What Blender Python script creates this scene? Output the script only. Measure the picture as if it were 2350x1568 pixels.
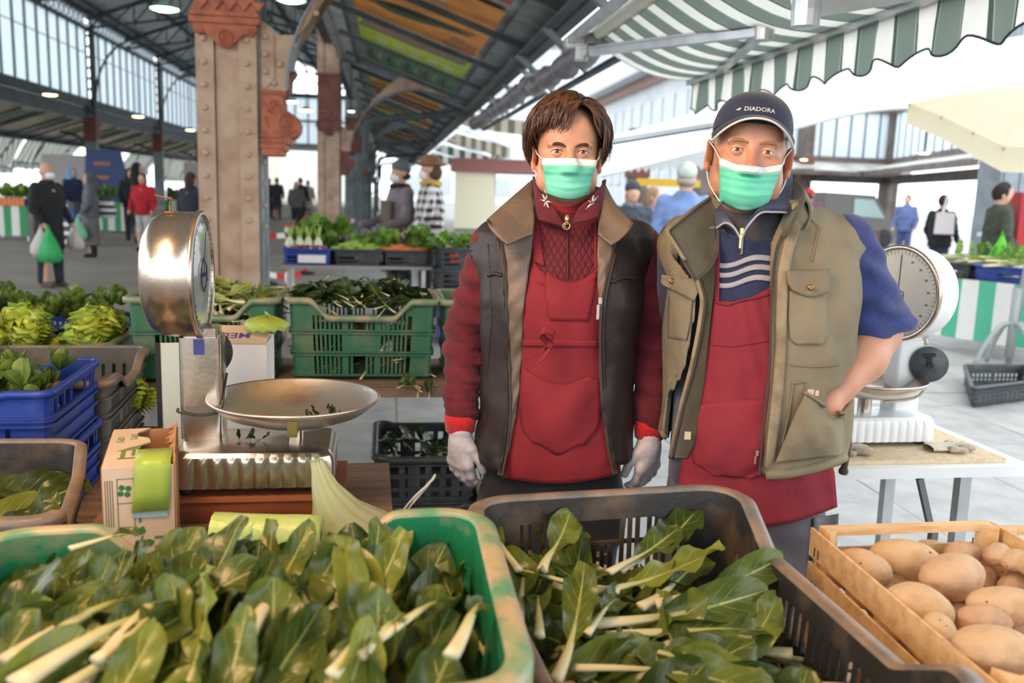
import bpy,math,random
import numpy as np
from mathutils import Vector,Matrix,Euler,Quaternion
from mathutils.bvhtree import BVHTree
S=bpy.context.scene
for _o in list(bpy.data.objects):
 bpy.data.objects.remove(_o)
random.seed(11)
RNG=np.random.default_rng(11)
PI=math.pi
# camera, sky, light, exposure
FPX,CX,CY=2060.0,1175.0,784.0
PITCH,ROLL,EYE=math.atan(344/FPX),0.033,1.48
_f=Vector((0,math.cos(PITCH),-math.sin(PITCH)))
_r0=Vector((1,0,0));_u0=Vector((0,math.sin(PITCH),math.cos(PITCH)))
_r=_r0*math.cos(ROLL)+_u0*math.sin(ROLL)
_u=-_r0*math.sin(ROLL)+_u0*math.cos(ROLL)
cam=bpy.data.cameras.new('camera')
camo=bpy.data.objects.new('camera',cam);S.collection.objects.link(camo)
camo.matrix_world=Matrix(((_r.x,_u.x,-_f.x,0),(_r.y,_u.y,-_f.y,0),(_r.z,_u.z,-_f.z,EYE),(0,0,0,1)))
cam.sensor_width=36;cam.lens=FPX/2350*36;cam.clip_end=400
cam.dof.use_dof=True ;cam.dof.focus_distance=2.1;cam.dof.aperture_fstop=3.4
S.camera=camo
W=bpy.data.worlds.new('sky');S.world=W;W.use_nodes=True
_bg=W.node_tree.nodes['Background']
_bg.inputs[0].default_value=(0.90,0.95,1.0,1);_bg.inputs[1].default_value=1.7
S.view_settings.view_transform='Standard';S.view_settings.look='None'
S.view_settings.exposure=0.88;S.view_settings.gamma=1;S.view_settings.use_curve_mapping=False
S.cycles.use_denoising=True
S.cycles.max_bounces=7;S.cycles.diffuse_bounces=4;S.cycles.glossy_bounces=3;S.cycles.transparent_max_bounces=8
S.cycles.caustics_reflective=False ;S.cycles.caustics_refractive=False
S.cycles.sample_clamp_indirect=4
def lamp(name,kind,loc,power,col,size=0.1,rot=(0,0,0)):
 l=bpy.data.lights.new(name,kind);l.energy=power;l.color=col
 if kind=='AREA':l.size=size
 else:l.shadow_soft_size=size
 o=bpy.data.objects.new(name,l);o.location=loc;o.rotation_euler=rot
 S.collection.objects.link(o);return o
lamp('stall_lamp_light','POINT',(-0.85,0.95,2.35),64,(1.0,0.60,0.30),0.32)
def at(px,py,Y):
 d=_f+_r*((px-CX)/FPX)+_u*((CY-py)/FPX)
 return Vector((0,0,EYE))+d*(Y/d.y)
def atz(px,py,z):
 d=_f+_r*((px-CX)/FPX)+_u*((CY-py)/FPX)
 return Vector((0,0,EYE))+d*((z-EYE)/d.z)
 # materials
def lin(c):
 if max(c)>1.0:c=[x/255 for x in c]
 return tuple(x/12.92 if x<=0.04045 else ((x+0.055)/1.055)**2.4 for x in c[:3])+(1,)
class NT:
 def __init__(s,m):s.t=m.node_tree;s.n=s.t.nodes;s.l=s.t.links
 def new(s,k,**kw):
  n=s.n.new(k)
  for a,v in kw.items():setattr(n,a,v)
  return n
 def link(s,a,b):s.l.new(a,b)
 def math(s,op,a,b=None,c=None):
  n=s.new('ShaderNodeMath',operation=op)
  for i,v in enumerate((a,b,c)):
   if v is None:continue
   if isinstance(v,(int,float)):n.inputs[i].default_value=v
   else:s.link(v,n.inputs[i])
  return n.outputs[0]
 def mix(s,f,a,b):
  n=s.new('ShaderNodeMix',data_type='RGBA')
  for k,v in ((0,f),(6,a),(7,b)):
   if isinstance(v,(int,float,tuple)):n.inputs[k].default_value=v
   else:s.link(v,n.inputs[k])
  return n.outputs[2]
 def obj(s):
  return s.new('ShaderNodeTexCoord').outputs['Object']
 def sep(s,v):
  n=s.new('ShaderNodeSeparateXYZ');s.link(v,n.inputs[0]);return n.outputs
 def noise(s,v,scale,detail=3,rough=.55):
  n=s.new('ShaderNodeTexNoise');n.inputs['Scale'].default_value=scale
  n.inputs['Detail'].default_value=detail;n.inputs['Roughness'].default_value=rough
  if v is not None:s.link(v,n.inputs['Vector'])
  return n.outputs['Fac']
 def ramp(s,f,lo,hi):
  n=s.new('ShaderNodeMapRange');n.clamp=True
  s.link(f,n.inputs[0]);n.inputs[1].default_value=lo;n.inputs[2].default_value=hi
  return n.outputs[0]
 def mapping(s,v,scale):
  n=s.new('ShaderNodeMapping');n.inputs['Scale'].default_value=scale;s.link(v,n.inputs[0]);return n.outputs[0]
 def bump(s,h,strength,dist=.01):
  n=s.new('ShaderNodeBump');n.inputs['Strength'].default_value=strength;n.inputs['Distance'].default_value=dist
  s.link(h,n.inputs['Height']);return n.outputs[0]
MATS={}
def mat(name,col,rough=.6,metal=0.0,c2=None,ns=6,lo=.4,hi=.65,bump=None,spec=.5,sheen=0,emit=0,coat=0,sss=0,rand=0,transl=0,alpha=1,stretch=None,ior=None,trans=0,fold=None):
 if name in MATS:return MATS[name]
 m=bpy.data.materials.new(name);m.use_nodes=True ;t=NT(m)
 b=t.n['Principled BSDF'];c=lin(col)
 b.inputs['Base Color'].default_value=c;b.inputs['Roughness'].default_value=rough
 b.inputs['Metallic'].default_value=metal;b.inputs['Specular IOR Level'].default_value=spec
 b.inputs['Sheen Weight'].default_value=sheen;b.inputs['Coat Weight'].default_value=coat
 if sss:b.inputs['Subsurface Weight'].default_value=sss;b.inputs['Subsurface Radius'].default_value=(.012,.005,.003)
 if sss:b.inputs['Subsurface Scale'].default_value=1
 if alpha<1:b.inputs['Alpha'].default_value=alpha
 if trans:b.inputs['Transmission Weight'].default_value=trans
 out=None
 v=t.obj()
 if stretch:v=t.mapping(v,stretch)
 if c2 is not None:
  f=t.ramp(t.noise(v,ns,5),lo,hi);out=t.mix(f,c,lin(c2))
 if rand:
  oi=t.new('ShaderNodeObjectInfo');hs=t.new('ShaderNodeHueSaturation')
  r=oi.outputs['Random']
  t.link(t.math('MULTIPLY_ADD',r,rand*.10,.5-rand*.05),hs.inputs['Hue'])
  t.link(t.math('MULTIPLY_ADD',r,rand,1-rand*.5),hs.inputs['Value'])
  if out is not None:t.link(out,hs.inputs['Color'])
  else:hs.inputs['Color'].default_value=c
  out=hs.outputs[0]
 if out is not None:t.link(out,b.inputs['Base Color'])
 if emit:
  b.inputs['Emission Strength'].default_value=emit;b.inputs['Emission Color'].default_value=c
 nrm=t.bump(t.noise(v,bump[0],4),bump[1])if bump else None
 if fold:
  fn=t.new('ShaderNodeTexNoise');fn.inputs['Scale'].default_value=fold[0];fn.inputs['Detail'].default_value=2;fn.inputs['Distortion'].default_value=.5
  t.link(v,fn.inputs['Vector']);bn=t.new('ShaderNodeBump');bn.inputs['Strength'].default_value=fold[1];bn.inputs['Distance'].default_value=fold[2]
  t.link(fn.outputs['Fac'],bn.inputs['Height'])
  if nrm is not None:t.link(nrm,bn.inputs['Normal'])
  nrm=bn.outputs[0]
 if nrm is not None:t.link(nrm,b.inputs['Normal'])
 if transl:
  tr=t.new('ShaderNodeBsdfTranslucent');mx=t.new('ShaderNodeMixShader');mx.inputs[0].default_value=transl
  if out is not None:t.link(out,tr.inputs[0])
  else:tr.inputs[0].default_value=c
  t.link(b.outputs[0],mx.inputs[1]);t.link(tr.outputs[0],mx.inputs[2])
  t.link(mx.outputs[0],t.n['Material Output'].inputs[0])
 MATS[name]=m;return m
def stripe_mat(name,axis,period,bands,rough=.8,transl=0,uv=True,noise=.06):
 """cloth printed with stripes; bands = [(share, colour), ...] along uv axis or object axis"""
 if name in MATS:return MATS[name]
 m=bpy.data.materials.new(name);m.use_nodes=True ;t=NT(m);b=t.n['Principled BSDF']
 b.inputs['Roughness'].default_value=rough;b.inputs['Specular IOR Level'].default_value=.2
 tc=t.new('ShaderNodeTexCoord');x=t.sep(tc.outputs['UV' if uv else 'Object'])[axis]
 f=t.math('FRACT',t.math('DIVIDE',x,period))
 r=t.new('ShaderNodeValToRGB');r.color_ramp.interpolation='CONSTANT';t.link(f,r.inputs[0])
 e=r.color_ramp.elements;p=0
 while len(e)>1:e.remove(e[-1])
 for i,(sh,c)in enumerate(bands):
  k=e[0]if i==0 else e.new(p)
  k.position=p;k.color=lin(c);p+=sh
 n=t.noise(tc.outputs['Object'],7,4)
 col=t.mix(t.math('MULTIPLY',n,noise*2),r.outputs[0],lin((120,115,100)))
 t.link(col,b.inputs['Base Color'])
 if transl:
  tr=t.new('ShaderNodeBsdfTranslucent');mx=t.new('ShaderNodeMixShader');mx.inputs[0].default_value=transl
  t.link(col,tr.inputs[0]);t.link(b.outputs[0],mx.inputs[1]);t.link(tr.outputs[0],mx.inputs[2])
  t.link(mx.outputs[0],t.n['Material Output'].inputs[0])
 MATS[name]=m;return m
 # objects
def link(o):S.collection.objects.link(o)
def tag(o,label=None,cat=None,group=None,kind=None):
 if label:o['label']=label
 if cat:o['category']=cat
 if group:o['group']=group
 if kind:o['kind']=kind
 return o
def thing(name,label,cat,loc=(0,0,0),rotz=0.0,group=None):
 o=bpy.data.objects.new(name,None);link(o);o.empty_display_size=.05
 o.location=loc;o.rotation_euler=(0,0,rotz)
 return tag(o,label,cat,group)
def copy_tree(o,parent=None):
 c=o.copy();link(c);c.parent=parent
 for ch in list(o.children):copy_tree(ch,c)
 return c
def dup(root,loc=None,rot=None,scale=None,label=None,group=None):
 c=copy_tree(root)
 if loc is not None:c.location=loc
 if rot is not None:
  if isinstance(rot,Quaternion):c.rotation_mode='QUATERNION';c.rotation_quaternion=rot
  else:c.rotation_euler=rot
 if scale is not None:c.scale=(scale,)*3 if isinstance(scale,(int,float))else scale
 if label:c['label']=label
 if group:c['group']=group
 return c
def root_matrix(o):
 while o.parent:o=o.parent
 return o.matrix_basis
def mesh_obj(name,V,F,mats,parent=None,world=False,smooth=True,uv=None,midx=None,autosmooth=None):
 V=np.asarray(V,dtype=np.float64).reshape(-1,3)
 if world and parent is not None:
  M=np.array(root_matrix(parent).inverted());V=V@M[:3,:3].T+M[:3,3]
 me=bpy.data.meshes.new(name)
 if isinstance(F,np.ndarray)and F.ndim==2:
  k=F.shape[1];n=len(F)
  me.vertices.add(len(V));me.vertices.foreach_set('co',V.astype(np.float32).ravel())
  me.loops.add(n*k);me.loops.foreach_set('vertex_index',F.astype(np.int32).ravel())
  me.polygons.add(n);me.polygons.foreach_set('loop_start',np.arange(0,n*k,k,dtype=np.int32))
  me.update(calc_edges=True);me.validate()
 else:
  me.from_pydata([tuple(v)for v in V],[],[list(map(int,f))for f in F])
 if not isinstance(mats,(list,tuple)):mats=[mats]
 for m in mats:me.materials.append(m)
 if midx is not None and len(midx)==len(me.polygons):me.polygons.foreach_set('material_index',np.asarray(midx,dtype=np.int32))
 if smooth:me.polygons.foreach_set('use_smooth',np.ones(len(me.polygons),dtype=bool))
 if uv is not None:
  ul=me.uv_layers.new(name='UVMap');li=np.empty(len(me.loops),dtype=np.int32);me.loops.foreach_get('vertex_index',li)
  ul.data.foreach_set('uv',np.asarray(uv,dtype=np.float32)[li].ravel())
 if autosmooth is not None:
  try:me.set_sharp_from_angle(angle=autosmooth)
  except Exception:pass
 o=bpy.data.objects.new(name,me);link(o)
 if parent is not None:o.parent=parent
 return o
def smooth_path(P,n):
 """Catmull-Rom resample"""
 P=[Vector(p)for p in P]
 if len(P)==2:return [P[0].lerp(P[1],i/n)for i in range(n+1)]
 out=[];m=len(P)-1
 for i in range(n+1):
  t=i/n*m;k=min(int(t),m-1);t-=k
  p0=P[k-1]if k>0 else P[0]*2-P[1];p1=P[k];p2=P[k+1]
  p3=P[k+2]if k+2<=m else P[m]*2-P[m-1]
  out.append(.5*((2*p1)+(p2-p0)*t+(2*p0-5*p1+4*p2-p3)*t*t+(-p0+3*p1-3*p2+p3)*t**3))
 return out
def interp(x,xs,ys):
 return float(np.interp(x,xs,ys))
class MB:
 def __init__(s):s.v=[];s.f=[];s.m=[];s.mi=0;s.uv=[]
 def add(s,V,F):
  b=len(s.v);s.v+=[tuple(v)for v in V];s.f+=[tuple(i+b for i in f)for f in F];s.m+=[s.mi]*len(F);return s
 def box(s,c,d,rz=0,M=None,taper=1.0):
  x,y,z=d[0]/2,d[1]/2,d[2]/2
  P=[Vector((sx*x*(taper if sz>0 else 1),sy*y*(taper if sz>0 else 1),sz*z))for sz in (-1,1)for sy in (-1,1)for sx in (-1,1)]
  if M is None:M=Matrix.Rotation(rz,3,'Z')
  P=[M@p+Vector(c)for p in P]
  return s.add(P,[(0,2,3,1),(4,5,7,6),(0,1,5,4),(2,6,7,3),(0,4,6,2),(1,3,7,5)])
 def beam(s,a,b,w,h,up=(0,0,1)):
  a=Vector(a);b=Vector(b);d=b-a;L=d.length;d.normalize();up=Vector(up)
  x=d.cross(up)
  if x.length<1e-4:x=d.cross(Vector((1,0,0)))
  x.normalize();z=x.cross(d)
  M=Matrix((x,d,z)).transposed()
  return s.box((a+b)/2,(w,L,h),M=M)
 def tube(s,P,r,n=8,caps=True,flat=1.0,up=None):
  P=[Vector(p)for p in P];k=len(P)
  if not hasattr(r,'__len__'):r=[r]*k
  V=[];prev=None
  for i,p in enumerate(P):
   d=(P[min(i+1,k-1)]-P[max(i-1,0)]).normalized()
   if prev is None:
    a=Vector(up)if up is not None else (Vector((0,0,1))if abs(d.z)<.9 else Vector((1,0,0)))
   else:a=prev
   x=a-d*a.dot(d)
   if x.length<1e-6:x=d.orthogonal()
   x.normalize();y=d.cross(x);prev=x
   for j in range(n):
    t=2*PI*j/n;V.append(p+x*(math.cos(t)*r[i]*flat)+y*(math.sin(t)*r[i]))
  F=[(i*n+j,i*n+(j+1)%n,(i+1)*n+(j+1)%n,(i+1)*n+j)for i in range(k-1)for j in range(n)]
  if caps:F+=[tuple(range(n-1,-1,-1)),tuple((k-1)*n+j for j in range(n))]
  return s.add(V,F)
 def lathe(s,prof,n=24,c=(0,0,0),M=None,cap=True,arc=2*PI):
  """prof = [(r, z)...] about z"""
  V=[];c=Vector(c);k=len(prof);full=abs(arc-2*PI)<1e-6;m=n if full else n+1
  for r,z in prof:
   for j in range(m):
    t=arc*j/n;p=Vector((r*math.cos(t),r*math.sin(t),z))
    V.append((M@p if M else p)+c)
  F=[(i*m+j,i*m+(j+1)%m,(i+1)*m+(j+1)%m,(i+1)*m+j)for i in range(k-1)for j in range(n)]
  if cap and full:
   if prof[0][0]>1e-6:F.append(tuple(range(m-1,-1,-1)))
   if prof[-1][0]>1e-6:F.append(tuple((k-1)*m+j for j in range(m)))
  return s.add(V,F)
 def ball(s,c,r,n=10,M=None):
  r=(r,)*3 if not hasattr(r,'__len__')else r
  k=max(5,n//2+1);V=[];c=Vector(c)
  for i in range(k):
   a=PI*i/(k-1)
   for j in range(n):
    t=2*PI*j/n;p=Vector((r[0]*math.sin(a)*math.cos(t),r[1]*math.sin(a)*math.sin(t),-r[2]*math.cos(a)))
    V.append((M@p if M else p)+c)
  F=[(i*n+j,i*n+(j+1)%n,(i+1)*n+(j+1)%n,(i+1)*n+j)for i in range(k-1)for j in range(n)]
  return s.add(V,F)
 def prism(s,poly,d,O=(0,0,0),X=(1,0,0),Y=(0,0,1)):
  """poly in plane O+X,Y extruded by vector d"""
  O=Vector(O);X=Vector(X);Y=Vector(Y);d=Vector(d);n=len(poly)
  V=[O+X*p[0]+Y*p[1]for p in poly];V+=[v+d for v in V]
  F=[tuple(range(n)),tuple(range(2*n-1,n-1,-1))]+[(i,i+n,(i+1)%n+n,(i+1)%n)for i in range(n)]
  return s.add(V,F)
 def sheet(s,P,t=0.0,closed=False,nrm=None):
  """P[m][n] points -> sheet, thickness t towards its normal side"""
  m,n=len(P),len(P[0]);A=np.array([[tuple(p)for p in r]for r in P],dtype=float)
  F=[(i*n+j,i*n+j+1,(i+1)*n+j+1,(i+1)*n+j)for i in range(m-1)for j in range(n-1)]
  if closed:F+=[(i*n+n-1,i*n,(i+1)*n,(i+1)*n+n-1)for i in range(m-1)]
  if t==0:return s.add(A.reshape(-1,3),F)
  du=np.gradient(A,axis=0);dv=np.gradient(A,axis=1)
  if closed:dv=(np.roll(A,-1,1)-np.roll(A,1,1))
  N=np.cross(du,dv);N/=np.linalg.norm(N,axis=2,keepdims=True)+1e-12
  B=A-N*t;V=np.concatenate([A.reshape(-1,3),B.reshape(-1,3)]);k=m*n
  F2=F+[tuple(k+i for i in f[::-1])for f in F]
  def edge(a,b):F2.append((b,a,a+k,b+k))
  for j in range(n-1+(1 if closed else 0)):
   edge(j,(j+1)%n);edge((m-1)*n+(j+1)%n,(m-1)*n+j)
  if not closed:
   for i in range(m-1):edge((i+1)*n,i*n);edge(i*n+n-1,(i+1)*n+n-1)
  return s.add(V,F2)
 def build(s,name,mats,parent=None,world=False,smooth=False,uv=None,sharp=None):
  return mesh_obj(name,s.v,s.f,mats,parent,world,smooth or sharp is not None,uv,s.m if any(s.m)else None,sharp)
def text_geo(body,size,align='CENTER',extrude=0.0,bold=False):
 c=bpy.data.curves.new('t','FONT');c.body=body;c.size=size;c.align_x=align;c.align_y='CENTER'
 c.extrude=extrude;c.resolution_u=2
 if bold:c.offset=size*.012
 o=bpy.data.objects.new('t',c);me=o.to_mesh()
 V=np.array([tuple(v.co)for v in me.vertices]).reshape(-1,3);F=[tuple(p.vertices)for p in me.polygons]
 o.to_mesh_clear();bpy.data.objects.remove(o);bpy.data.curves.remove(c)
 return V,F
def text_on(mb,body,size,O,X,Y,bold=False,ex=.0004,align='CENTER'):
 V,F=text_geo(body,size,align,ex,bold);O=Vector(O);X=Vector(X).normalized();Y=Vector(Y).normalized();N=X.cross(Y)
 if len(V):mb.add([O+X*v[0]+Y*v[1]+N*v[2]for v in V],F)
 # signed-distance modelling
class Sdf:
 def __init__(s,lo,hi,h):
  s.lo=np.array(lo,float);s.h=h;n=np.ceil((np.array(hi)-s.lo)/h).astype(int)+1
  ax=[(s.lo[i]+h*np.arange(n[i])).astype(np.float32)for i in range(3)]
  s.X,s.Y,s.Z=np.meshgrid(*ax,indexing='ij');s.D=np.full(s.X.shape,9.0,np.float32)
 def smin(s,a,b,k):
  if k<=0:return np.minimum(a,b)
  h=np.maximum(k-np.abs(a-b),0)/k;return np.minimum(a,b)-h*h*k*.25
 def add(s,d,k=.02):s.D=s.smin(s.D,d,k)
 def sub(s,d,k=.01):s.D=-s.smin(-s.D,d,k)
 def inter(s,d,k=.004):s.D=-s.smin(-s.D,-d,k)
 def rc(s,a,b,ra,rb,fl=None):
  a=np.array(a,np.float32);b=np.array(b,np.float32);d=b-a;L=float(d@d)+1e-9
  px,py,pz=s.X-a[0],s.Y-a[1],s.Z-a[2]
  t=np.clip((px*d[0]+py*d[1]+pz*d[2])/L,0,1)
  return np.sqrt((px-t*d[0])**2+(py-t*d[1])**2+(pz-t*d[2])**2)-(ra+(rb-ra)*t)
 def ell(s,c,r,R=None):
  px,py,pz=s.X-c[0],s.Y-c[1],s.Z-c[2]
  if R is not None:
   R=np.array(R.to_3x3()if hasattr(R,'to_3x3')else R).T
   px,py,pz=(R[0,0]*px+R[0,1]*py+R[0,2]*pz,R[1,0]*px+R[1,1]*py+R[1,2]*pz,R[2,0]*px+R[2,1]*py+R[2,2]*pz)
  k0=np.sqrt((px/r[0])**2+(py/r[1])**2+(pz/r[2])**2)
  k1=np.sqrt((px/r[0]**2)**2+(py/r[1]**2)**2+(pz/r[2]**2)**2)+1e-9
  return k0*(k0-1)/k1
 def column(s,zs,a,b,cx=None,cy=None,n=2.3):
  """stack of super-ellipses along z"""
  A=np.interp(s.Z,zs,a).astype(np.float32);B=np.interp(s.Z,zs,b).astype(np.float32)
  px=s.X-(0 if cx is None else np.interp(s.Z,zs,cx).astype(np.float32))
  py=s.Y-(0 if cy is None else np.interp(s.Z,zs,cy).astype(np.float32))
  k=(np.abs(px/A)**n+np.abs(py/B)**n+1e-9)**(1/n)
  d=(k-1)*np.minimum(A,B)
  return np.maximum(d,np.maximum(s.Z-zs[-1],zs[0]-s.Z))
 def mesh(s):
  D=s.D;neg=D<0;nx,ny,nz=D.shape
  c=np.zeros((nx-1,ny-1,nz-1),np.uint8)
  for dx in (0,1):
   for dy in (0,1):
    for dz in (0,1):c+=neg[dx:nx-1+dx,dy:ny-1+dy,dz:nz-1+dz]
  act=np.argwhere((c>0)&(c<8));idx=np.full(c.shape,-1,np.int64);idx[tuple(act.T)]=np.arange(len(act))
  acc=np.zeros((len(act),3));cnt=np.zeros(len(act));C=list(np.ndindex(2,2,2))
  for p in C:
   for q in C:
    if sum(q)-sum(p)==1 and all(q[i]>=p[i]for i in range(3)):
     a=D[act[:,0]+p[0],act[:,1]+p[1],act[:,2]+p[2]];b=D[act[:,0]+q[0],act[:,1]+q[1],act[:,2]+q[2]]
     m=(a<0)!=(b<0);t=np.where(m,a/np.where(m,a-b,1),0)
     acc+=m[:,None]*(np.array(p)+t[:,None]*(np.array(q)-np.array(p)));cnt+=m
  V=s.lo+s.h*(act+acc/cnt[:,None]);F=[]
  for ax in range(3):
   u,w=[(1,2),(2,0),(0,1)][ax]
   sl0=[slice(None)]*3;sl1=[slice(None)]*3;sl0[ax]=slice(0,-1);sl1[ax]=slice(1,None)
   for k in (u,w):sl0[k]=slice(1,-1);sl1[k]=slice(1,-1)
   a=neg[tuple(sl0)];b=neg[tuple(sl1)];e=np.argwhere(a!=b)
   if not len(e):continue
   fl=a[tuple(e.T)];e[:,u]+=1;e[:,w]+=1
   def cell(du,dw):
    q=e.copy();q[:,u]+=du;q[:,w]+=dw;return idx[tuple(q.T)]
   Q=np.stack([cell(-1,-1),cell(0,-1),cell(0,0),cell(-1,0)],1)
   Q[~fl]=Q[~fl][:,::-1];F.append(Q)
  F=np.concatenate(F);F=F[(F>=0).all(1)]
  return V,F
def bvh_of(V,F):return BVHTree.FromPolygons([tuple(v)for v in V],[tuple(map(int,f))for f in F])
def laplace(V,F,it=2,k=.5):
 V=V.copy();n=len(V)
 for _ in range(it):
  A=np.zeros_like(V);c=np.zeros(n)
  for i in range(F.shape[1]):
   a=F[:,i];b=F[:,(i+1)%F.shape[1]]
   np.add.at(A,a,V[b]);np.add.at(A,b,V[a]);np.add.at(c,a,1);np.add.at(c,b,1)
  V+=k*(A/np.maximum(c,1)[:,None]-V)
 return V
 # the market hall
_a=Vector((-0.141,1,0)).normalized();_o=Vector((_a.y,-_a.x,0));C1=Vector((-2.35,7.4,0));Z3=Vector((0,0,1))
HALLROT=math.atan2(_a.y,_a.x)-PI/2
def hp(u,v,z):return C1+_a*u+_o*v+Z3*z
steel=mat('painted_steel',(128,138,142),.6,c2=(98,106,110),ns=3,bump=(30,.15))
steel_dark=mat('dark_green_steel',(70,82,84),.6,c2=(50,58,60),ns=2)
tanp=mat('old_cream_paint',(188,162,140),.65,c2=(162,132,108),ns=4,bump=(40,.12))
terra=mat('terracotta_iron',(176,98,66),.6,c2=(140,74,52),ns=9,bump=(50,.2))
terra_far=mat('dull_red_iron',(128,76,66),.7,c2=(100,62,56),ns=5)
rustm=mat('rust',(112,70,42),.9)
glass_white=mat('frosted_pane',(235,242,246),.5,transl=.75)
panel_grey=mat('roof_boards',(206,205,200),.8,c2=(180,180,175),ns=1.2)
zinc=mat('zinc_sheet',(186,192,196),.5,.2,c2=(150,156,160),ns=3)
def structure(name,mb,m,parent=None,**k):
 o=mb.build(name,m,parent,**k)
 if parent is None:tag(o,kind='structure')
 return o
hallfloor=mat('hall_concrete',(146,138,126),.7,c2=(124,118,109),ns=.9,lo=.3,hi=.7,bump=(9,.08))
mb=MB();P=[hp(-30,0.4,0),hp(140,0.4,0),hp(140,-60,0),hp(-30,-60,0)]
mb.prism([(p.x,p.y)for p in P][::-1],(0,0,-.3),Y=(0,1,0));tag(mb.build('floor',hallfloor),'grey brown concrete floor of the market hall','floor',kind='structure')
slabm=mat('stone_slab',(160,160,157),.5,c2=(126,126,124),ns=5,lo=.3,hi=.75,bump=(30,.2),rand=.16)
bedm=mat('slab_bed',(138,136,131),.9)
mb=MB();P=[hp(-30,0.4,0),hp(140,0.4,0),hp(140,90,0),hp(-30,90,0)]
mb.prism([(p.x,p.y)for p in P],(0,0,-.3),O=(0,0,-.006),Y=(0,1,0))
sq=tag(mb.build('floor',bedm),'grey stone paving of the open square','floor',kind='structure')
_me=None
for iu in range(0,17):
 for iv in range(0,15):
  u=-6.2+iu*1.02+(.0 if iv%2 else .45);v=.95+iv*.82
  if _me is None:
   s=MB();s.box((0,0,-.015),(.814,1.013,.03));_ob=s.build('paving_slab',slabm,sq);_me=_ob.data
  else:_ob=bpy.data.objects.new('paving_slab',_me);link(_ob);_ob.parent=sq
  _ob.location=hp(u,v,RNG.uniform(0,.004));_ob.rotation_euler=(0,0,HALLROT)
mb=MB()
for q in range(60):
 pass
farp=MB();P=[hp(10.6,13.1,0),hp(140,13.1,0),hp(140,90,0),hp(10.6,90,0)]
farp.prism([(p.x,p.y)for p in P],(0,0,.004),O=(0,0,-.002),Y=(0,1,0));structure('floor',farp,slabm)
farp=MB();P=[hp(10.7,.4,0),hp(140,.4,0),hp(140,13.1,0),hp(10.7,13.1,0)]
farp.prism([(p.x,p.y)for p in P],(0,0,.004),O=(0,0,-.002),Y=(0,1,0));structure('floor',farp,slabm)
# riveted columns of the right-hand row
riv=MB()
riv.lathe([(.026,0),(.024,.010),(.016,.019),(0,.023)],10)
_rv=None
def rivet(parent,p,M,m):
 global _rv
 if _rv is None:_rv=riv.build('rivet',m,None,smooth=True);o=_rv
 else:o=bpy.data.objects.new('rivet',_rv.data);link(o)
 o.parent=parent;o.matrix_basis=Matrix.Translation(p)@M.to_4x4()
 return o
Mf=Matrix.Rotation(PI/2,3,'X')
Ms=Matrix.Rotation(PI/2,3,'Y')
def scroll(mb,c,r0,turns,r,plane_y,n=26,flip=1):
 P=[(c[0]+flip*math.cos(t)*r0*(1-t/(turns*2*PI)*.85),plane_y,c[1]+math.sin(t)*r0*(1-t/(turns*2*PI)*.85))for t in [turns*2*PI*i/n for i in range(n+1)]]
 mb.tube(P,r,6)
def arch_pts(a,b,n=14):
 """quarter ellipse from a (vertical tangent) to b (leaning to the canopy); a, b in (v, z)"""
 return [(a[0]+(b[0]-a[0])*(1-math.cos(t)),a[1]+(b[1]-a[1])*math.sin(t))for t in [PI/2*i/n for i in range(n+1)]]
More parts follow.
